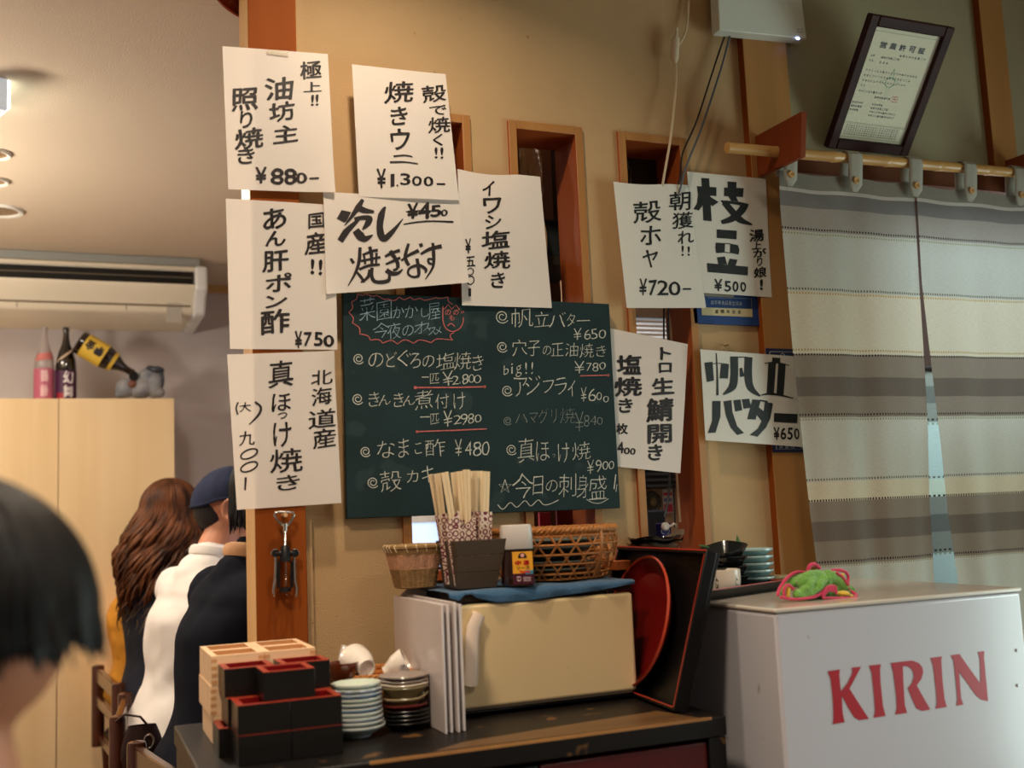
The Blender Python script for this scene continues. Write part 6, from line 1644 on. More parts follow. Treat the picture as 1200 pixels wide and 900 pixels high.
# ------------------------------------------------------------------ small bowls and dishes
M_bluew = mat('pale_blue_glaze', (186, 196, 206), 0.15, var=0.04, vscale=10, coat=0.5)
M_celp = mat('pale_green_glaze', (196, 208, 192), 0.15, coat=0.5)
M_greyg = mat('grey_glaze', (160, 168, 166), 0.18, coat=0.4)
M_blueg = mat('blue_grey_glaze', (136, 158, 188), 0.15, coat=0.5)
c0_ = atz(421, 864, SZ); cxs, cys = c0_.x, c0_.y+0.012
def stack_z(v): return at(421, v, cys).z
rim_v = [867-0, 857, 851, 845, 838, 829, 822, 813, 806, 799]
rads = [0.0455, 0.0430, 0.0425, 0.0420, 0.0410, 0.0415, 0.0410, 0.0410, 0.0412, 0.0400]
mats_ = [M_greyg, M_greyg, M_bluew, M_celp, M_blueg, M_greyg, M_celp, M_blueg, M_bluew, M_celp]
wn = ['lowest', 'second from the bottom', 'third from the bottom', 'fourth from the bottom', 'fifth from the bottom', 'sixth from the bottom', 'seventh from the bottom', 'third from the top', 'second from the top', 'topmost']
dsc = ['grey wide', 'grey', 'pale blue', 'pale green', 'blue-grey', 'grey', 'pale green', 'blue-grey scalloped', 'pale blue scalloped', 'pale green']
ztop_ = at(420, 800, cys).z
nn_ = 10; stp = (ztop_-SZ-0.018)/(nn_-1)
for i in range(nn_):
    root = thing('sauce_dish', '%s small dish, %s of the left dish stack' % (dsc[i], wn[i]), 'dish', (cxs, cys, SZ+0.0005+i*stp), 'small dishes stacked beside the lacquer boxes')
    r_ = rads[i]
    mb = MB(); hh = 0.0175; N_ = 48; rings = []
    sc_ = 0.0012 if 'scalloped' in dsc[i] else 0.0
    for q, z in dish_prof(r_, hh, 0.5, 0.003):
        if q == 0: rings.append([mb.bm.verts.new((cxs, cys, SZ+0.0005+i*stp+z))]); continue
        rings.append([mb.bm.verts.new((cxs+(q+sc_*math.cos(12*a)*(q/r_)**4)*math.cos(a)+random.uniform(0, 0), cys+(q+sc_*math.cos(12*a)*(q/r_)**4)*math.sin(a), SZ+0.0005+i*stp+z)) for a in [2*PI*j/N_ for j in range(N_)]])
    for A, B_ in zip(rings, rings[1:]):
        for j in range(N_):
            q = []
            for v in (A[j % len(A)], A[(j+1) % len(A)], B_[(j+1) % len(B_)], B_[j % len(B_)]):
                if v not in q: q.append(v)
            mb.bm.faces.new(q)
    mb.build('dish_body', mats_[i], root)
    MB().lathe([(r_*0.983, hh+0.0006), (r_*1.006, hh-0.0004), (r_*1.006, hh+0.0012), (r_*0.985, hh+0.0014), (r_*0.983, hh+0.0006)], (cxs, cys, SZ+0.0005+i*stp), 48).build('glaze_rim', mat('rim_light', (212, 214, 204), 0.12, coat=0.5), root)
# second stack
c2_ = atz(479, 856, SZ); cx6, cy6 = c2_.x, c2_.y+0.020
r6 = abs(at(506, 830, cy6).x-at(448, 830, cy6).x)/2*0.97
defs = [('black glossy plate, lowest of four', M_bb, 0.007, 1.0), ('black glossy plate, second from the bottom', M_bb, 0.007, 1.0), ('black glossy plate, third from the bottom', M_bb, 0.007, 1.0), ('black glossy plate, directly under the red dish', M_bb, 0.010, 0.99),
        ('dark red dish in the middle', mat('oxide_red_glaze', (110, 40, 36), 0.25, coat=0.3), 0.012, 0.96), ('olive-grey dish with a raised lip', mat('khaki_glaze', (150, 134, 100), 0.25, coat=0.3), 0.012, 1.0), ('thick olive bowl', mat('olive_bowl', (128, 116, 84), 0.25, coat=0.3), 0.012, 1.0),
        ('cream white dish', mat('cream_glaze', (222, 208, 188), 0.2, coat=0.4), 0.006, 0.9), ('grey glazed dish, second from the top', mat('taupe_glaze', (142, 130, 122), 0.2, coat=0.4), 0.008, 0.9), ('grey glazed dish on the very top', mat('taupe_glaze', (142, 130, 122), 0.2, coat=0.4), 0.008, 0.9)]
zt6 = at(478, 790, cy6).z
tot = sum(d[2] for d in defs[:-1]); avail = zt6-SZ-0.014
z = SZ+0.0005
for i, (lb, m_, dz, kr) in enumerate(defs):
    root = thing('small_plate', lb + ', right dish stack', 'dish', (cx6, cy6, z), 'dishes stacked beside the menu sleeves')
    r_ = r6*kr; hh = 0.0135 if i != 6 else 0.020
    mb = MB(); N_ = 48; rings = []
    for q, zz_ in dish_prof(r_, hh, 0.6, 0.003):
        if q == 0: rings.append([mb.bm.verts.new((cx6, cy6, z+zz_))]); continue
        rg = []
        for j in range(N_):
            a = 2*PI*j/N_; up_ = 0.007*max(0, math.cos(a+0.5))**8*(q/r_)**4 if i == 5 else 0.0
            k4 = 1/((abs(math.cos(a-0.4))**3+abs(math.sin(a-0.4))**3)**(1/3)) if i >= 7 else 1.0
            rg.append(mb.bm.verts.new((cx6+q*k4*math.cos(a), cy6+q*k4*math.sin(a), z+zz_+up_)))
        rings.append(rg)
    for A, B_ in zip(rings, rings[1:]):
        for j in range(N_):
            q = []
            for v in (A[j % len(A)], A[(j+1) % len(A)], B_[(j+1) % len(B_)], B_[j % len(B_)]):
                if v not in q: q.append(v)
            mb.bm.faces.new(q)
    mb.build('plate_body', m_, root)
    z += dz/tot*avail
# basket of upturned cups behind the stacks
gx, gy_ = at(438, 800, 1.865).x, 1.90
root = thing('cup_basket', 'shallow round wicker tray full of upturned cups behind the dish stacks', 'basket', (gx, gy_, SZ))
gr = 0.078
gz = at(430, 794, gy_-gr).z-0.003
def gp(a, t): r_ = gr*(0.72+0.28*t); return Vector((gx+r_*math.cos(a), gy_+r_*0.88*math.sin(a), SZ+0.004+(gz-SZ-0.004)*t))
mb = MB()
for q in range(9): mb.tube([gp(2*PI*i/56, q/9) for i in range(56)], 0.0042, 6, closed=True)
mb.build('weave', M_rattan, root)['kind'] = 'stuff'
mb = MB()
for q in range(3):
    mb.tube([gp(2*PI*i/160, 1.0)+Vector((0.003*math.cos(2*PI*i/160)*math.cos(i*0.7+q*2.1), 0.003*math.sin(2*PI*i/160)*math.cos(i*0.7+q*2.1), 0.003*math.sin(i*0.7+q*2.1))) for i in range(160)], 0.0032, 6, closed=True)
mb.build('rim', M_rattan2, root)
MB().lathe([(0, 0), (gr*0.72, 0), (gr*0.74, 0.006), (0, 0.006)], (gx, gy_, SZ+0.0008), 40, sy=0.88).build('basket_bottom', M_rattan, root)
mb = MB(); mb.lathe([(0, 0), (gr*0.9, 0), (gr*0.93, 0.003), (0, 0.003)], (gx, gy_, gz-0.018), 40, sy=0.88); mb.build('inner_mat', M_rattan, root)
M_cupw = mat('porcelain', (232, 222, 210), 0.18, coat=0.5)
M_cupb = mat('cup_pattern', (52, 64, 108), 0.3)
CB = gz-0.0145
def cup(name, label, c, r0, r1, h, mtx, m_, th=0.003, foot=True):
    root = thing(name, label, 'cup', c, 'cups in the wicker tray')
    prof = [(0, 0.004), (r0*0.62, 0.004), (r0*0.64, 0), (r0*0.76, 0), (r0*0.8, 0.005), (r0, 0.012), (r0+(r1-r0)*0.6, h*0.5), (r1, h*0.92), (r1*0.985, h), (r1-th, h*0.99), (r0+(r1-r0)*0.6-th, h*0.5), (r0-th*1.5, 0.012), (0, 0.009)]
    MB().lathe(prof, c, 40, mtx).build('cup_body', m_, root)
    return root
# large cup lying mouth down, foot towards the viewer
cA = at(430, 784, 1.845); cA.z = max(cA.z, CB+0.022)
mA = Matrix.Rotation(R(14), 3, 'Z') @ Matrix.Rotation(R(-78), 3, 'X')
rA = 0.030
root = cup('porcelain_cup', 'white porcelain cup with blue sprigs lying with its foot ring towards the room', cA, 0.021, rA, 0.050, mA, M_cupw)
def cupmap(c, mtx, r0, r1, h):
    def g(u, v):
        r_ = r0+(r1-r0)*min(1, v/h*1.15)+0.0012
        return c + mtx @ Vector((r_*math.cos(u), r_*math.sin(u), v))
    return g
k = Ink(cupmap(cA, mA, 0.0215, rA, 0.050))
for (a0, z0) in ((2.05, 0.030), (1.45, 0.026)):
    for q in range(4):
        k.stroke([(a0-0.16+q*0.09, z0-0.006+0.003*(q % 2)), (a0-0.06+q*0.06, z0+0.006-0.004*(q % 2)), (a0+0.06+q*0.05, z0-0.003)], 0.0022)
    k.stroke([(a0-0.2, z0-0.008), (a0, z0+0.0), (a0+0.22, z0+0.010)], 0.0018)
k.build('sprig_pattern', M_cupb, root)
cB = at(404, 786, 1.90); cB.z = CB+0.012
cup('porcelain_cup', 'greyish white cup leaning at the left rear of the wicker tray', cB, 0.020, 0.030, 0.046, Matrix.Rotation(R(30), 3, 'Y'), mat('porcelain_grey', (206, 196, 184), 0.2, coat=0.4))
cC = at(402, 792, 1.855); cC.z = CB
cup('brown_cup', 'glossy brown cup at the left front of the wicker tray', cC, 0.018, 0.027, at(402, 778, 1.83).z-CB, Matrix.Identity(3), mat('brown_glaze', (92, 40, 22), 0.12, coat=0.6))
cD = at(452, 793, 1.868); cD.z = CB+0.014
root = cup('porcelain_cup', 'white cup with dark sprigs tipped over at the right of the wicker tray', cD, 0.017, 0.025, 0.042, Matrix.Rotation(R(-20), 3, 'Z') @ Matrix.Rotation(R(62), 3, 'Y'), M_cupw)
k = Ink(cupmap(cD, Matrix.Rotation(R(-20), 3, 'Z') @ Matrix.Rotation(R(62), 3, 'Y'), 0.0175, 0.025, 0.042))
for a0, z0 in ((-1.5, 0.036), (-1.1, 0.034)):
    k.stroke([(a0-0.1, z0-0.004), (a0, z0+0.002), (a0+0.1, z0-0.003)], 0.0026); k.stroke([(a0-0.05, z0+0.002), (a0+0.06, z0-0.006)], 0.002)
k.build('sprig_pattern', M_cupb, root)
cE = at(423, 796, 1.828); cE.z = CB+0.004
root = thing('chopstick_rest', 'tiny white porcelain lump in front of the sprigged cup in the wicker tray', 'chopstick rest', cE)
MB().ell(cE+Vector((0, 0, 0.0045)), (0.012, 0.007, 0.006), 18).ell(cE+Vector((0.008, -0.001, 0.005)), (0.006, 0.006, 0.0055), 14).build('body', M_cupw, root)

# ------------------------------------------------------------------ bottles and figure on the tall cabinet
def bottle(root, prof, m_, n=36): return MB().lathe(prof, (0, 0, 0), n).build('bottle_glass', m_, root)
byc = CY+0.10
def sc_at(u): return at(u, 466, byc)
pA, pAt = at(51.5, 466, byc), at(51.5, 383.5, byc)
HA = pAt.z-CZ; rA_ = abs(at(63, 450, byc).x-at(39, 450, byc).x)/2
M_clear = mat('clear_bottle', (204, 192, 188), 0.08, spec=0.8, trans=0.55, ior=1.3)
M_amber = mat('dark_bottle', (22, 12, 10), 0.08, spec=0.8, coat=0.5)
def prof_b(r, H): return [(0, 0.002), (r*0.9, 0.0), (r, 0.006), (r, H*0.46), (r*0.96, H*0.54), (r*0.72, H*0.66), (r*0.42, H*0.77), (r*0.30, H*0.86), (r*0.28, H*0.95), (r*0.33, H*0.955), (r*0.33, H*0.975), (r*0.28, H), (0, H)]
root = thing('sake_bottle', 'clear sake bottle with a pink label, leftmost on the tall cabinet', 'bottle', (pA.x, byc, CZ+0.0005), local=True)
bottle(root, prof_b(rA_, HA), M_clear)
def label_cyl(root, r, z0, z1, a0, a1, m_, name='label', d=0.0012):
    mb = MB(); mb.surf(lambda i, j: Vector(((r+d)*math.sin(a0+(a1-a0)*i), -(r+d)*math.cos(a0+(a1-a0)*i), z0+(z1-z0)*j)), 24, 4); return mb.build(name, m_, root)
label_cyl(root, rA_, 0.004, HA*0.43, -2.2, 2.2, mat('label_pink', (186, 96, 118), 0.5))
mb = MB(); mb.surf(lambda i, j: Vector(((rA_*(0.97-0.20*j)+0.0015)*math.sin(-1.0+2.2*i), -(rA_*(0.97-0.20*j)+0.0015)*math.cos(-1.0+2.2*i), HA*(0.54+0.10*j)+0.010*(i-0.5))), 20, 4); mb.build('shoulder_label', mat('label_coral', (196, 112, 108), 0.5), root)
k = Ink(lambda u, v: Vector(((rA_+0.0018)*math.sin(u), -(rA_+0.0018)*math.cos(u), v)))
def vtext(k, s_, a, z, w_, h_, st_): 
    for i, c in enumerate(s_): 
        vs, fs = glyph(c, 0.03); k.mb._faces([k.fn(a+x*w_, z-i*st_+y*h_) for x, y in vs], fs)
vtext(k, "鶴齢", 0.05, HA*0.33, 0.75, HA*0.17, HA*0.20); k.build('lettering', mat('label_pale_pink', (232, 190, 190), 0.5), root)
pB, pBt = at(77, 466, byc), at(77, 384, byc); HB = pBt.z-CZ; rB_ = abs(at(89.5, 450, byc).x-at(64, 450, byc).x)/2*0.98
root = thing('sake_bottle', 'dark sake bottle with a purple label, standing second from the left on the tall cabinet', 'bottle', (pB.x, byc, CZ+0.0005), local=True)
bottle(root, prof_b(rB_, HB), M_amber)
label_cyl(root, rB_, 0.004, HB*0.40, -2.2, 2.2, mat('label_purple', (70, 24, 62), 0.5))
label_cyl(root, rB_, 0.004, HB*0.10, -0.9, -0.15, mat('label_seal_red', (150, 24, 40), 0.5), 'label_seal', 0.0016)
mb = MB(); mb.surf(lambda i, j: Vector(((rB_*(0.93-0.16*i)+0.002)*math.sin(-1.0+1.7*i), -(rB_*(0.93-0.16*i)+0.002)*math.cos(-1.0+1.7*i), HB*(0.50+0.16*i)+0.010*j)), 20, 2); mb.build('shoulder_label', mat('label_sash', (206, 180, 150), 0.5), root)
k = Ink(lambda u, v: Vector(((rB_+0.0018)*math.sin(u), -(rB_+0.0018)*math.cos(u), v)))
vtext(k, "幻舞", 0.25, HB*0.31, 0.95, HB*0.17, HB*0.19); k.build('lettering', mat('label_white', (232, 224, 222), 0.5), root)
# leaning bottle with the yellow label
pn, pbt = at(155, 437, byc-0.045), at(92, 400, byc-0.045)
ax = (pn-pbt).normalized()
HC = (pn-pbt).length*1.02; rC = 0.5*(at(84, 412, byc).x-at(98, 391, byc).x); rC = abs((at(103, 389, byc)-at(84, 411, byc)).length)/2*0.98
root = thing('sake_bottle', 'dark bottle with a yellow label tilted neck-down in the grey pottery holder', 'bottle', (pbt.x, byc-0.045, pbt.z), local=True)
zq = ax; xq = Vector((0, -1, 0)); xq = (xq-zq*xq.dot(zq)).normalized(); yq = zq.cross(xq)
mq = Matrix((xq, yq, zq)).transposed().to_4x4(); mq.translation = pbt
root.matrix_world = mq
bottle(root, prof_b(rC, HC), M_amber)
def label2(z0, z1, m_, name, d=0.0012, rr_=None):
    mb = MB(); mb.surf(lambda i, j: Vector((((rr_[0]+(rr_[1]-rr_[0])*j if rr_ else rC)+d)*math.cos(-1.7+3.4*i), ((rr_[0]+(rr_[1]-rr_[0])*j if rr_ else rC)+d)*math.sin(-1.7+3.4*i), z0+(z1-z0)*j)), 24, 4); return mb.build(name, m_, root)
label2(HC*0.10, HC*0.47, mat('label_gold', (222, 184, 66), 0.5), 'label')
label2(HC*0.60, HC*0.66, mat('label_gold', (222, 184, 66), 0.5), 'neck_label', 0.002, (rC*0.84, rC*0.72))
k = Ink(lambda u, v: Vector(((rC+0.0020)*math.cos(u), (rC+0.0020)*math.sin(u), v)))
for i, c in enumerate("金雫"):
    vs, fs = glyph(c, 0.05); k.mb._faces([k.fn(-0.05+(x*0.85), HC*(0.20+0.165*i)-y*HC*0.15) for x, y in [(q[1], -q[0]) for q in vs]], fs)
for i, c in enumerate("純米大吟醸"):
    vs, fs = glyph(c, 0.0); k.mb._faces([k.fn(1.05*(1 if True else -1)*-1+x*0.18, HC*(0.17+0.06*i)-y*HC*0.045) for x, y in [(q[1], -q[0]) for q in vs]], fs)
k.build('lettering', mat('label_black', (30, 16, 30), 0.4), root)
# pottery bottle holder
root = thing('bottle_holder', 'lumpy grey pottery animal figure holding the tilted bottle on the tall cabinet', 'figurine', (at(165, 466, byc).x, byc, CZ))
M_pot = mat('grey_pottery', (112, 116, 124), 0.6, col2=(160, 158, 158), vscale=22, bump=0.4, bscale=50)
M_potd = mat('grey_pottery_dark', (58, 62, 72), 0.35)
def hp(u, v, d=0.0): return at(u, v, byc-0.03+d)
mb = MB()
mb.ell(hp(147, 455), (0.040, 0.042, 0.040), 24); mb.ell(hp(165, 455), (0.050, 0.046, 0.044), 24); mb.ell(hp(180, 450), (0.038, 0.040, 0.060), 24); mb.ell(hp(172, 441), (0.034, 0.036, 0.034), 20); mb.ell(hp(160, 445), (0.030, 0.034, 0.026), 20)
mb.ell(hp(141, 461), (0.022, 0.024, 0.020), 16); mb.ell(hp(186, 460), (0.026, 0.03, 0.022), 16)
o = mb.build('body', M_pot, root)
md = o.modifiers.new('remesh', 'REMESH'); md.mode = 'VOXEL'; md.voxel_size = 0.004
md = o.modifiers.new('smooth', 'SMOOTH'); md.iterations = 5
mb = MB(); mb.ell(hp(183, 434, -0.005), (0.034, 0.034, 0.018), 20); mb.ell(hp(189, 445, -0.012), (0.013, 0.020, 0.040), 16); mb.ell(hp(176, 432, -0.006), (0.020, 0.028, 0.013), 16)
o = mb.build('head', M_potd, root)
md = o.modifiers.new('remesh', 'REMESH'); md.mode = 'VOXEL'; md.voxel_size = 0.003
md = o.modifiers.new('smooth', 'SMOOTH'); md.iterations = 3
MB().lathe([(0, 0), (0.016, 0.0), (0.019, 0.003), (0.021, 0.0)], hp(157, 441, -0.037), 20, Matrix.Rotation(PI/2, 3, 'X') @ Matrix.Rotation(0.3, 3, 'Y')).build('mouth', mat('pot_hole', (20, 16, 16), 0.5), root)
MB().ell(hp(155, 450, -0.040), (0.018, 0.008, 0.016), 16).build('brown_patch', mat('pot_brown', (112, 70, 52), 0.5), root)
#__SECTION_PEOPLE__
# ------------------------------------------------------------------ chairs of the side room
M_chair = wood('chair_wood', (58, 26, 12), (80, 38, 18), 'Z', 14, 0.25, coat=0.4)
M_seat = mat('seat_leather', (34, 24, 20), 0.4)
def chair(label, pa, pb, H, group='dark wooden chairs of the diners'):
    """pa, pb: feet of the two rear posts on the floor (near, far)"""
    pa, pb = Vector((pa.x, pa.y, 0)), Vector((pb.x, pb.y, 0))
    side = (pb-pa); wd = side.length; side.normalize()
    fwd = Vector((side.y, -side.x, 0))
    if fwd.x < 0: fwd = -fwd
    root = thing('dining_chair', label, 'chair', (pa+pb)/2, group)
    def q(f, s_, z): return pa + fwd*f + side*s_ + Vector((0, 0, z))
    for s_ in (0, wd):
        MB().tube([q(0, s_, 0.36), q(0, s_, H-0.012), q(0, s_, H-0.003), q(0, s_, H)], [0.023, 0.023, 0.021, 0.013], 18).build('back_post', M_chair, root)
        MB().tube([q(0.05, s_, 0), q(0.03, s_, 0.40)], [0.016, 0.021], 14).build('leg', M_chair, root)
        MB().tube([q(0.42, s_, 0), q(0.42, s_, 0.41)], [0.016, 0.021], 14).build('leg', M_chair, root)
    for z, h in ((H-0.035, 0.05), (H-0.125, 0.04)):
        MB().hexa([q(-0.011, 0.012, z-h/2), q(-0.011, wd-0.012, z-h/2), q(0.011, wd-0.012, z-h/2), q(0.011, 0.012, z-h/2), q(-0.011, 0.012, z+h/2), q(-0.011, wd-0.012, z+h/2), q(0.011, wd-0.012, z+h/2), q(0.011, 0.012, z+h/2)]).build('back_rail', M_chair, root, bevel=0.004)
    MB().hexa([q(0.0, 0.0, 0.375), q(0.0, wd, 0.375), q(0.44, wd, 0.375), q(0.44, 0, 0.375), q(0.0, 0, 0.405), q(0.0, wd, 0.405), q(0.44, wd, 0.405), q(0.44, 0, 0.405)]).build('seat_frame', M_chair, root, bevel=0.004)
    MB().hexa([q(0.015, 0.02, 0.4055), q(0.015, wd-0.02, 0.4055), q(0.425, wd-0.02, 0.4055), q(0.425, 0.02, 0.4055), q(0.03, 0.035, 0.43), q(0.03, wd-0.035, 0.43), q(0.41, wd-0.035, 0.43), q(0.41, 0.035, 0.43)]).build('seat', M_seat, root, bevel=0.008)
    return root, fwd, side
cA_, fA, sA = chair('dark wooden chair farthest back, under the long-haired woman', atd(139, 805, 3.55), atd(115, 781, 4.05), 0.655)
cB_, fB, sB = chair('dark wooden chair under the man in the white shirt', atd(138, 842, 2.95), atd(147, 812, 3.36), 0.650)
cC_, fC, sC = chair('nearest dark wooden chair, under the person in the navy jacket', atd(229, 895, 2.24), atd(160, 858, 2.66), 0.635)
# small dark handbag hung on the middle chair
hb = atd(151, 866, 2.90)
root = thing('handbag_hanging', 'small dark leather bag with a metal clasp hung over the middle chair', 'bag', hb)
def bag(i, j):
    a = i*2*PI; r_ = 0.020+0.011*math.sin(j*PI*0.9)
    return Vector((hb.x+0.035+r_*1.5*math.cos(a)*1.2, hb.y+0.02+r_*0.7*math.sin(a), hb.z+0.03-0.13*j))
MB().surf(bag, 28, 12).build('body', mat('bag_leather', (48, 26, 22), 0.35, bump=0.3, bscale=90), root)
MB().tube([Vector((hb.x-0.03, hb.y+0.03, hb.z+0.045)), Vector((hb.x-0.01, hb.y+0.02, hb.z+0.062)), Vector((hb.x+0.03, hb.y+0.02, hb.z+0.052)), Vector((hb.x+0.055, hb.y+0.02, hb.z+0.02))], 0.008, 8, flat=0.4).build('strap', mat('bag_leather', (48, 26, 22), 0.35), root)
MB().tube([Vector((hb.x+0.05+0.012*math.cos(a), hb.y-0.012, hb.z-0.01+0.018*math.sin(a))) for a in [q*2*PI/16 for q in range(16)]], 0.0028, 8, closed=True).build('buckle', M_chrome, root)

# ------------------------------------------------------------------ people
M_skin = mat('skin', (214, 160, 130), 0.5, var=0.03, vscale=10)
M_skin_m = mat('skin_tan', (196, 132, 100), 0.5, var=0.04, vscale=10)
def evaluated(o, name):
    dg = bpy.context.evaluated_depsgraph_get()
    me = bpy.data.meshes.new_from_object(o.evaluated_get(dg)); me.name = name
    old = o.data; o.modifiers.clear(); o.data = me; bpy.data.meshes.remove(old)
    for p in me.polygons: p.use_smooth = True
def fuse(mb, name, material, parent, vox=0.008, it=6, disp=None):
    o = mb.build(name, material, parent, normals=True)
    md = o.modifiers.new('fuse', 'REMESH'); md.mode = 'VOXEL'; md.voxel_size = vox
    md = o.modifiers.new('smooth', 'SMOOTH'); md.iterations = it; md.factor = 0.5
    if disp:
        tx = bpy.data.textures.new(name+'_folds', 'CLOUDS'); tx.noise_scale = disp[0]; tx.noise_depth = 1
        md = o.modifiers.new('folds', 'DISPLACE'); md.texture = tx; md.strength = disp[1]; md.mid_level = 0.5; md.texture_coords = 'LOCAL'
    evaluated(o, name)
    return o
def limb(mb, pts, rad, n=16):
    for a, b, ra, rb in zip(pts, pts[1:], rad, rad[1:]):
        a, b = Vector(a), Vector(b)
        mb.tube([a.lerp(b, t) for t in (0, 0.25, 0.5, 0.75, 1)], [ra+(rb-ra)*t for t in (0, 0.25, 0.5, 0.75, 1)], n)
    for p, r_ in zip(pts, rad): mb.ell(p, (r_, r_, r_), n)
def torso(b, hip, waist, chest, shc, sh, g, ex, base=0.0, top=True):
    # smooth trunk: (x, z, half depth, half width) stations joined by a spline
    st = [(0.0, 0.012+base, 0.095*g, 0.145*g), (0.0, 0.06+base*0.5, 0.118*g, 0.172*g), (hip[0], hip[2]+0.02, 0.118*g, 0.168*g), (waist[0], waist[2]-0.02, 0.104*g, 0.148*g), ((waist[0]+chest[0])/2, (waist[2]+chest[2])/2+0.01, 0.110*g, 0.158*g), (chest[0], chest[2]+0.01, 0.116*g, sh*0.92), (shc[0]-0.004, shc[2]-0.045, 0.100, sh*0.98), (shc[0]-0.002, shc[2]-0.005, 0.074, sh*0.72), (shc[0], shc[2]+0.02, 0.052, sh*0.36)]
    n_ = len(st); rings = []; N_ = 36
    for i in range(n_-1):
        p0, p1, p2, p3 = st[max(i-1, 0)], st[i], st[i+1], st[min(i+2, n_-1)]
        for q in range(6 if i < n_-2 else 7):
            t = q/6
            x, z, rx, ry = [0.5*((2*p1[k])+(p2[k]-p0[k])*t+(2*p0[k]-5*p1[k]+4*p2[k]-p3[k])*t*t+(3*p1[k]-p0[k]-3*p2[k]+p3[k])*t**3) for k in range(4)]
            rx += ex*1.15; ry += ex; z += ex*0.8 if i > 5 else 0
            rings.append([b.bm.verts.new((x+rx*math.copysign(abs(math.cos(a))**0.9, math.cos(a)), ry*math.copysign(abs(math.sin(a))**0.9, math.sin(a)), z)) for a in [2*PI*j/N_ for j in range(N_)]])
    for A, B_ in zip(rings, rings[1:]):
        for j in range(N_): b.bm.faces.new((A[j], A[(j+1) % N_], B_[(j+1) % N_], B_[j]))
    b.bm.faces.new(rings[0][::-1]); b.bm.faces.new(rings[-1])
def person(label, loc, rz, skin, lean=0.12, sh=0.19, head_turn=0.0, head_tilt=0.0, girth=1.0, arms='table', skirt=False, zs=1.0):
    """seated figure, local: x forward, y left, z up, origin on the seat under the hips"""
    L_ = lean
    hip = (0, 0, 0.10); waist = (0.02+L_*0.35, 0, 0.25*zs); chest = (L_*0.8, 0, 0.41*zs); shc = (L_*1.05, 0, 0.52*zs); nk = (L_*1.2+0.01, 0, 0.60*zs); hd = Vector((L_*1.45+0.035, 0, 0.715*zs))
    J = dict(hip=hip, waist=waist, chest=chest, shc=shc, nk=nk, hd=hd)
    b = MB()
    torso(b, hip, waist, chest, shc, sh, girth, 0.0)
    limb(b, [(shc[0], 0, shc[2]-0.02), nk, (hd.x-0.015, 0, hd.z-0.06)], [0.075, 0.056, 0.055])
    J['arm'] = []
    for s_ in (-1, 1):
        S_ = Vector((shc[0], s_*sh, shc[2]-0.035)); E_ = Vector((shc[0]+0.08, s_*(sh+0.055), shc[2]-0.30)); W_ = Vector((shc[0]+0.30, s_*(sh-0.05), shc[2]-0.255))
        J['arm'].append((S_, E_, W_))
        limb(b, [S_, E_, W_], [0.058, 0.044, 0.028])
        dr = (W_-E_).normalized(); up = Vector((0, 0, 1)); sd = dr.cross(up).normalized()*s_
        hc_ = W_+dr*0.045
        m3 = Matrix((dr, sd, dr.cross(sd))).transposed()
        b.ell(hc_, (0.052, 0.040, 0.017), 16, m3)
        for q, (oy, ln) in enumerate(((-0.030, 0.062), (-0.010, 0.075), (0.010, 0.079), (0.029, 0.070))):
            k0 = W_+dr*0.085+sd*oy; k1 = k0+dr*ln*0.5+Vector((0, 0, -0.010)); k2 = k1+dr*ln*0.42+Vector((0, 0, -0.022))
            limb(b, [k0, k1, k2], [0.0098, 0.0090, 0.0078], 8)
        limb(b, [W_+dr*0.02-sd*0.030, W_+dr*0.055-sd*0.054, W_+dr*0.090-sd*0.055], [0.012, 0.0105, 0.009], 8)
    J['leg'] = []
    for s_ in (-1, 1):
        H_ = Vector((0.02, s_*0.09, 0.085)); K_ = Vector((0.42, s_*0.12, 0.09)); A_ = Vector((0.38, s_*0.12, -0.32)); T_ = Vector((0.53, s_*0.13, -0.375))
        J['leg'].append((H_, K_, A_, T_))
        limb(b, [H_, K_, A_], [0.082*girth, 0.058, 0.038]); limb(b, [A_+Vector((0, 0, -0.035)), T_], [0.042, 0.032])
    # head
    mh = Matrix.Rotation(head_turn, 3, 'Z') @ Matrix.Rotation(head_tilt, 3, 'Y')
    J['mh'] = mh
    def hp_(x, y, z): return hd + mh @ Vector((x, y, z))
    J['hp'] = hp_
    b.ell(hp_(-0.012, 0, 0.030), (0.098, 0.077, 0.090), 28, mh); b.ell(hp_(0.022, 0, -0.030), (0.070, 0.062, 0.075), 24, mh); b.ell(hp_(0.040, 0, -0.085), (0.040, 0.040, 0.030), 18, mh)
    b.ell(hp_(0.068, 0, 0.035), (0.026, 0.055, 0.020), 16, mh)
    limb(b, [hp_(0.084, 0, 0.022), hp_(0.100, 0, -0.010), hp_(0.106, 0, -0.022)], [0.009, 0.012, 0.013], 12)
    for s_ in (-1, 1):
        b.ell(hp_(0.088, s_*0.030, 0.010), (0.010, 0.017, 0.010), 12, mh); b.ell(hp_(0.070, s_*0.040, -0.022), (0.026, 0.024, 0.020), 14, mh); b.ell(hp_(0.100, s_*0.011, -0.024), (0.009, 0.008, 0.007), 10, mh)
        me_ = mh @ Matrix.Rotation(s_*0.35, 3, 'Z')
        c_ = hp_(-0.004, s_*0.079, -0.004)
        for i in range(14):
            a = -1.9+i*0.30; a2 = a+0.30
            f_ = lambda t: c_ + me_ @ Vector((0.019*math.cos(t)*-1.0, s_*(0.010+0.004*math.sin(t)), 0.031*math.sin(t)))
            limb(b, [f_(a), f_(a2)], [0.0058, 0.0058], 8)
        b.ell(c_, (0.015, 0.006, 0.026), 14, me_); b.ell(c_+me_ @ Vector((0.006, s_*0.006, -0.028)), (0.009, 0.007, 0.009), 12, me_)
    b.ell(hp_(0.090, 0, -0.056), (0.012, 0.024, 0.006), 14, mh); b.ell(hp_(0.087, 0, -0.066), (0.011, 0.020, 0.007), 14, mh)
    o = fuse(b, 'person', skin, None, 0.0055, 3)
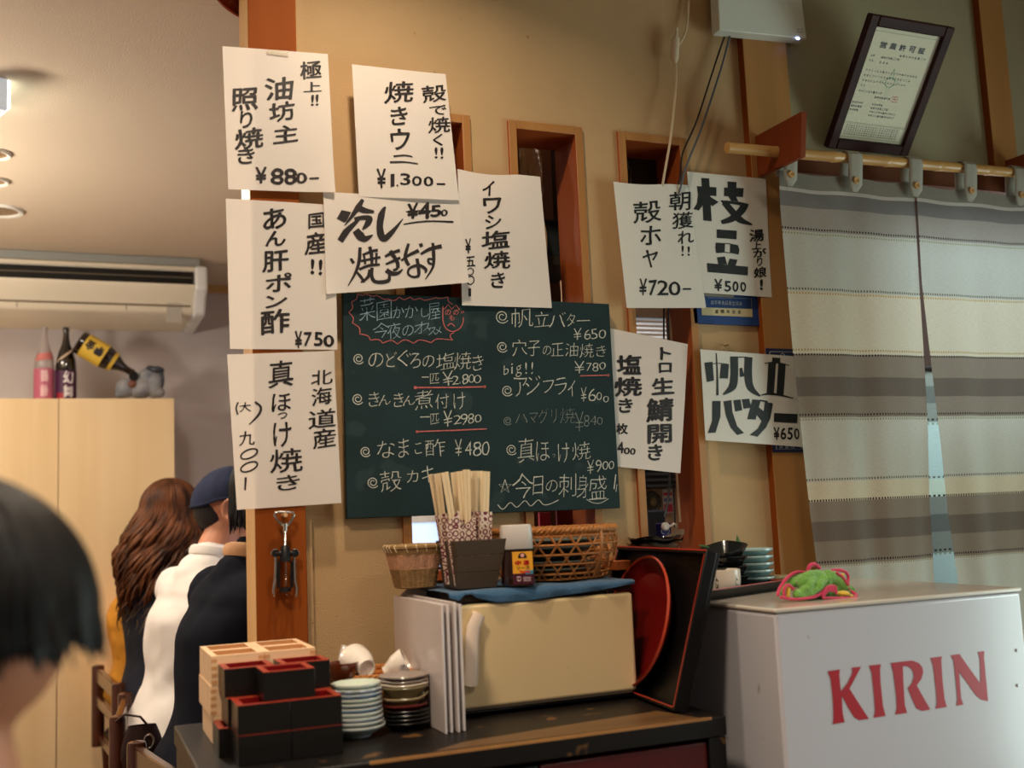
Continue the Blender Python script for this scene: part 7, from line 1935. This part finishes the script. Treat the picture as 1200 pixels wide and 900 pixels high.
    tag(o, label, 'person')
    o.location = loc; o.rotation_euler = (0, 0, rz)
    # face details
    for s_ in (-1, 1):
        e = MB().ell(hp_(0.086, s_*0.030, 0.010), (0.0085, 0.012, 0.0075), 14, mh).build('eye', mat('eye_white', (226, 220, 212), 0.2), o)
        MB().ell(hp_(0.0925, s_*0.030, 0.010), (0.0030, 0.0055, 0.0055), 12, mh).build('iris', mat('iris_brown', (36, 22, 16), 0.2), e)
        MB().tube([hp_(0.094, s_*0.014, 0.034), hp_(0.096, s_*0.030, 0.039), hp_(0.086, s_*0.050, 0.034)], [0.003, 0.0035, 0.002], 6).build('eyebrow', mat('brow_dark', (40, 28, 22), 0.7), o)
    MB().ell(hp_(0.097, 0, -0.056), (0.006, 0.020, 0.0045), 14, mh).ell(hp_(0.0945, 0, -0.0655), (0.006, 0.017, 0.005), 14, mh).build('lips', mat('lip', (176, 92, 84), 0.45), o)
    return o, J
def top_garment(o, J, name, m_, ex=0.014, sleeve=1.0, girth=1.0, sh=0.19, disp=(0.09, 0.022), vox=0.007, hem=0.03, neck=True):
    b = MB(); g = girth
    w, c, s_ = J['waist'], J['chest'], J['shc']
    torso(b, J['hip'], w, c, s_, sh, g, ex, base=hem)
    if neck: limb(b, [(s_[0]-0.005, 0, s_[2]-0.01), Vector(J['nk'])+Vector((-0.004, 0, -0.022))], [0.082+ex, 0.060+ex*0.4])
    for S_, E_, W_ in J['arm']:
        e = E_.lerp(W_, 0.9) if sleeve >= 1 else S_.lerp(E_, sleeve)
        if sleeve >= 1: limb(b, [S_, E_, e], [0.060+ex, 0.048+ex, 0.034+ex*0.9])
        else: limb(b, [S_, e], [0.060+ex, 0.052+ex])
    return fuse(b, name, m_, o, vox, 6, disp)
def bottoms(o, J, m_, name='trousers', girth=1.0):
    b = MB(); b.ell((0, 0, 0.10), (0.125*girth+0.010, 0.175*girth+0.010, 0.098), 24)
    for H_, K_, A_, T_ in J['leg']: limb(b, [H_, K_, A_+Vector((0, 0, 0.03))], [0.092*girth, 0.070, 0.055])
    p = fuse(b, name, m_, o, 0.011, 4, (0.08, 0.015))
    for H_, K_, A_, T_ in J['leg']:
        s = MB(); limb(s, [A_+Vector((-0.01, 0, -0.03)), T_+Vector((0.01, 0, 0))], [0.050, 0.042]); fuse(s, 'shoe', M_blk, o, 0.008, 3)
    return p
def hair_locks(o, J, m_, n, length, spread, wave, r0, seedv, back=True, zmin=-9, front=0.0, body_push=0.0, nm='hair', tail=None):
    """separate wavy locks that start on the skull and fall"""
    rnd = random.Random(seedv); hp_ = J['hp']
    mb = MB()
    for i in range(n):
        az = rnd.uniform(0.55, 2*PI-0.55) if front < 0.5 else rnd.uniform(0.30, 2*PI-0.30)   # 0 = face side
        el = rnd.uniform(0.15, 1.5)
        P = []; W = []
        ln = length*rnd.uniform(0.82, 1.06) if tail is None else 0.105*el + tail*rnd.uniform(0.7, 1.15); ph = rnd.uniform(0, 6); wv = wave*rnd.uniform(0.6, 1.3); K_ = 26
        p = None
        rx, ry, rz_ = 0.110, 0.090, 0.104
        e = el; d = 0.0
        for k_ in range(K_):
            t = k_/(K_-1); s_ = ln*t
            arc = 0.105*(e)     # distance along the skull until the equator
            if s_ < arc:
                ee = e - s_/0.105
                q = Vector((-0.012+rx*math.cos(az)*math.cos(ee), ry*math.sin(az)*math.cos(ee), 0.030+rz_*math.sin(ee)))
                base = q
            else:
                dz = s_-arc
                f_ = min(1, dz/0.16)
                k2 = 1.0+spread*f_
                q = Vector((-0.012+rx*math.cos(az)*k2-0.03*f_*body_push, ry*math.sin(az)*(k2+0.1*f_), 0.030-dz))
                wob_ = wv*min(1, dz/0.10)
                q += Vector((wob_*math.sin(dz*34+ph), wob_*math.cos(dz*31+ph*1.3), 0))
            P.append(hp_(q.x, q.y, q.z)); W.append(r0*(0.55+0.75*math.sin(PI*min(1, t*0.85+0.12)))*(1 if t < 0.85 else max(0.15, (1-t)/0.15)))
        mb.tube(P, W, 6, flat=0.62)
    h = mb.build(nm, m_, o)
    return h
def skull_cap(o, J, m_, grow=0.008, nm='hair_base', low=True):
    hp_ = J['hp']; mh = J['mh']
    b = MB(); b.ell(hp_(-0.018, 0, 0.034), (0.098+grow, 0.079+grow, 0.088+grow), 28, mh)
    if low: b.ell(hp_(-0.045, 0, -0.025), (0.060+grow, 0.068+grow, 0.065+grow), 22, mh)
    return b.build(nm, m_, o)
def strand_mat(name, c1, c2, tip=None, z0=0, z1=0):
    mt = mat(name, c1, 0.5, col2=c2, vscale=30, stretch=(1, 1, 0.15), spec=0.22, bump=0.3, bscale=120)
    if tip:
        nt = mt.node_tree; N = nt.nodes; L = nt.links; b = N['Principled BSDF']
        src = b.inputs['Base Color'].links[0].from_socket
        tc = N.new('ShaderNodeTexCoord'); sp = N.new('ShaderNodeSeparateXYZ'); L.new(tc.outputs['Object'], sp.inputs[0])
        mr = N.new('ShaderNodeMapRange'); mr.inputs['From Min'].default_value = z1; mr.inputs['From Max'].default_value = z0; L.new(sp.outputs['Z'], mr.inputs['Value'])
        mx = N.new('ShaderNodeMix'); mx.data_type = 'RGBA'; L.new(mr.outputs[0], mx.inputs['Factor']); L.new(src, mx.inputs['A']); mx.inputs['B'].default_value = lin(tip)
        L.new(mx.outputs['Result'], b.inputs['Base Color'])
    return mt
SEAT = 0.432
def seat_at(u, v, d):
    p = atd(u, v, d); return Vector((p.x, p.y, SEAT))
M_navy_c = mat('navy_cloth', (15, 19, 31), 0.9, var=0.08, vscale=200, bump=0.2, bscale=400, spec=0.15)
M_navy_l = mat('navy_lace', (15, 18, 34), 0.85, var=0.2, vscale=90, bump=0.3, bscale=150)
M_whites = mat('white_shirt', (232, 224, 216), 0.8, bump=0.1, bscale=300, translucent=0.05)
M_mustard = mat('mustard_cloth', (206, 140, 40), 0.85, var=0.08, vscale=30)
M_slate = mat('slate_trousers', (52, 54, 62), 0.8)

# woman with long brown hair, navy lace dress
wl = seat_at(177, 840, 3.78)
wo, wj = person('woman with long wavy brown hair in a navy dress seated facing away to the right', wl, R(20), M_skin, lean=0.035, sh=0.165, head_turn=0.22, girth=0.90, zs=1.07)
d_ = top_garment(wo, wj, 'dress_bodice', M_navy_l, ex=0.010, sleeve=0.62, girth=0.90, sh=0.165, disp=(0.07, 0.010))
bottoms(wo, wj, M_navy_l, 'skirt', 0.90)
k_ = MB(); rnd = random.Random(3)
S_, E_, W_ = wj['arm'][0]
for i in range(16):
    t = 0.10+0.5*(i % 8)/8; a = 2.6+0.5*(i//8)+rnd.uniform(-.1, .1)
    p = S_.lerp(E_, t); r_ = 0.0765-0.012*t
    k_.ell(p+Vector((math.cos(a)*r_, -abs(math.sin(a))*r_, 0.0)), (0.004, 0.0035, 0.006), 8)
k_.build('lace_opening', mat('lace_skin', (150, 112, 96), 0.6), d_)['kind'] = 'stuff'
M_hairw = strand_mat('brown_hair', (38, 20, 12), (112, 66, 38), (92, 88, 52), wj['hd'].z-0.44, wj['hd'].z-0.30)
skull_cap(wo, wj, M_hairw, grow=0.010)
hair_locks(wo, wj, M_hairw, 430, 0.445, 0.20, 0.022, 0.0074, 11, front=1, body_push=1.4)
# man in a white shirt and navy cap
ml = seat_at(204, 860, 3.22)
mo, mj = person('man in a white shirt and dark blue cap seated facing right', ml, R(22), M_skin_m, lean=0.108, sh=0.180, girth=1.06, head_turn=R(-26), head_tilt=0.12, zs=1.08)
top_garment(mo, mj, 'shirt', M_whites, ex=0.016, girth=1.06, sh=0.180, disp=(0.11, 0.018))
b = MB(); n0 = Vector(mj['nk'])
b.tube([n0+Vector((0.066*math.cos(a)-0.004, 0.064*math.sin(a), -0.008+0.012*math.cos(a)*-1)) for a in [q*2*PI/28 for q in range(28)]], 0.009, 8, closed=True, flat=1.9)
b.build('collar', M_whites, mo)
bottoms(mo, mj, M_slate, 'trousers', 1.0)
M_denim = mat('denim_cap', (24, 32, 58), 0.9, var=0.22, vscale=40, bump=0.3, bscale=300)
hp_, mh = mj['hp'], mj['mh']
b = MB(); b.ell(mj['hp'](-0.050, 0, 0.0), (0.061, 0.064, 0.074), 24, mj['mh'])
b.build('hair', mat('short_black_hair', (28, 22, 20), 0.6, var=0.3, vscale=160, bump=0.8, bscale=300), mo)
mb = MB()
def capf(i, j):
    a = 2*PI*i; e = -0.10+(PI/2+0.10)*j
    low = -0.036*max(0, -math.cos(a))*(1-j)
    return hp_(-0.016+(0.104+0.004*math.sin(j*PI))*math.cos(a)*math.cos(max(0, e)) , (0.087+0.004*math.sin(j*PI))*math.sin(a)*math.cos(max(0, e)), 0.036+0.100*math.sin(e)+low+0.002*math.sin(6*a)*(1-j))
mb.surf(capf, 48, 16)
cap_ = mb.build('cap', M_denim, mo, solid=0.004)
mb = MB(); mb.tube([capf(i/48, 0.0)+Vector((0, 0, 0.006)) for i in range(48)], 0.004, 6, closed=True); mb.build('cap_band', M_denim, cap_)
mb = MB()
def brim(i, j):
    a = -0.9+1.8*i; r_ = 0.11+0.065*j
    return hp_(-0.016+r_*math.cos(a), 0.092*math.sin(a)*(1+0.2*j), 0.030-0.018*j-0.02*abs(math.sin(a))**2*j)
mb.surf(brim, 16, 5); mb.build('brim', M_denim, cap_, solid=0.003)
# person in the navy jacket, nearest
nl = seat_at(247, 890, 2.66)
no, nj = person('person in a dark navy jacket with a tan collar, half hidden behind the pillar', nl, R(16), M_skin_m, lean=0.105, sh=0.20, girth=1.02, head_turn=0.1, zs=1.10)
j_ = top_garment(no, nj, 'jacket', M_navy_c, ex=0.022, girth=1.05, sh=0.20, disp=(0.12, 0.014), hem=-0.01)
b = MB(); n0 = Vector(nj['nk'])
b.tube([n0+Vector((0.072*math.cos(a)-0.006, 0.070*math.sin(a), -0.012-0.010*math.cos(a))) for a in [q*2*PI/28 for q in range(28)]], 0.015, 8, closed=True, flat=1.4)
b.build('collar', mat('tan_collar', (196, 148, 106), 0.8), j_)
bottoms(no, nj, M_slate, 'trousers', 1.0)
M_hairb = strand_mat('black_hair', (11, 9, 8), (26, 22, 20))
skull_cap(no, nj, M_hairb, grow=0.006)
hair_locks(no, nj, M_hairb, 190, 0.20, 0.0, 0.003, 0.0075, 5, front=0, tail=0.105)
# person in mustard beyond the woman
yl = seat_at(163, 815, 4.16)
yo, yj = person('person in a mustard yellow top almost hidden behind the long-haired woman', yl, R(-4), M_skin, lean=0.02, sh=0.18, zs=0.90)
top_garment(yo, yj, 'top', M_mustard, ex=0.018, disp=(0.08, 0.016), sh=0.18)
bottoms(yo, yj, M_slate)
skull_cap(yo, yj, M_hairb, grow=0.008); hair_locks(yo, yj, M_hairb, 120, 0.20, 0.0, 0.003, 0.009, 9, tail=0.08)
tag(MB().bb(yl.x+0.0, yl.x+0.20, yl.y-0.09, yl.y+0.11, 0, SEAT-0.002).build('bench_stool', M_chair, bevel=0.01), 'dark wooden box stool under the person in mustard', 'stool')
# head in the foreground
fd = 0.75
fc = atd(-102, 783, fd)
fo, fj = person('dark-haired person in the near foreground, head seen from behind and out of focus', (fc.x+0.030, fc.y, fc.z-0.715), R(172), M_skin_m, lean=0.0, sh=0.18)
top_garment(fo, fj, 'top', M_slate, ex=0.012)
hp_ = fj['hp']
mb = MB()
mb.surf(lambda i, j: hp_(-0.014+0.112*math.cos(2*PI*i)*math.cos(-0.16+(PI/2+0.16)*j), 0.092*math.sin(2*PI*i)*math.cos(-0.16+(PI/2+0.16)*j), 0.030+0.106*math.sin(-0.16+(PI/2+0.16)*j)), 40, 14)
mb.build('hair_base', M_hairb, fo, solid=0.003)
hair_locks(fo, fj, M_hairb, 280, 0.17, 0.35, 0.003, 0.0075, 21, tail=0.030)
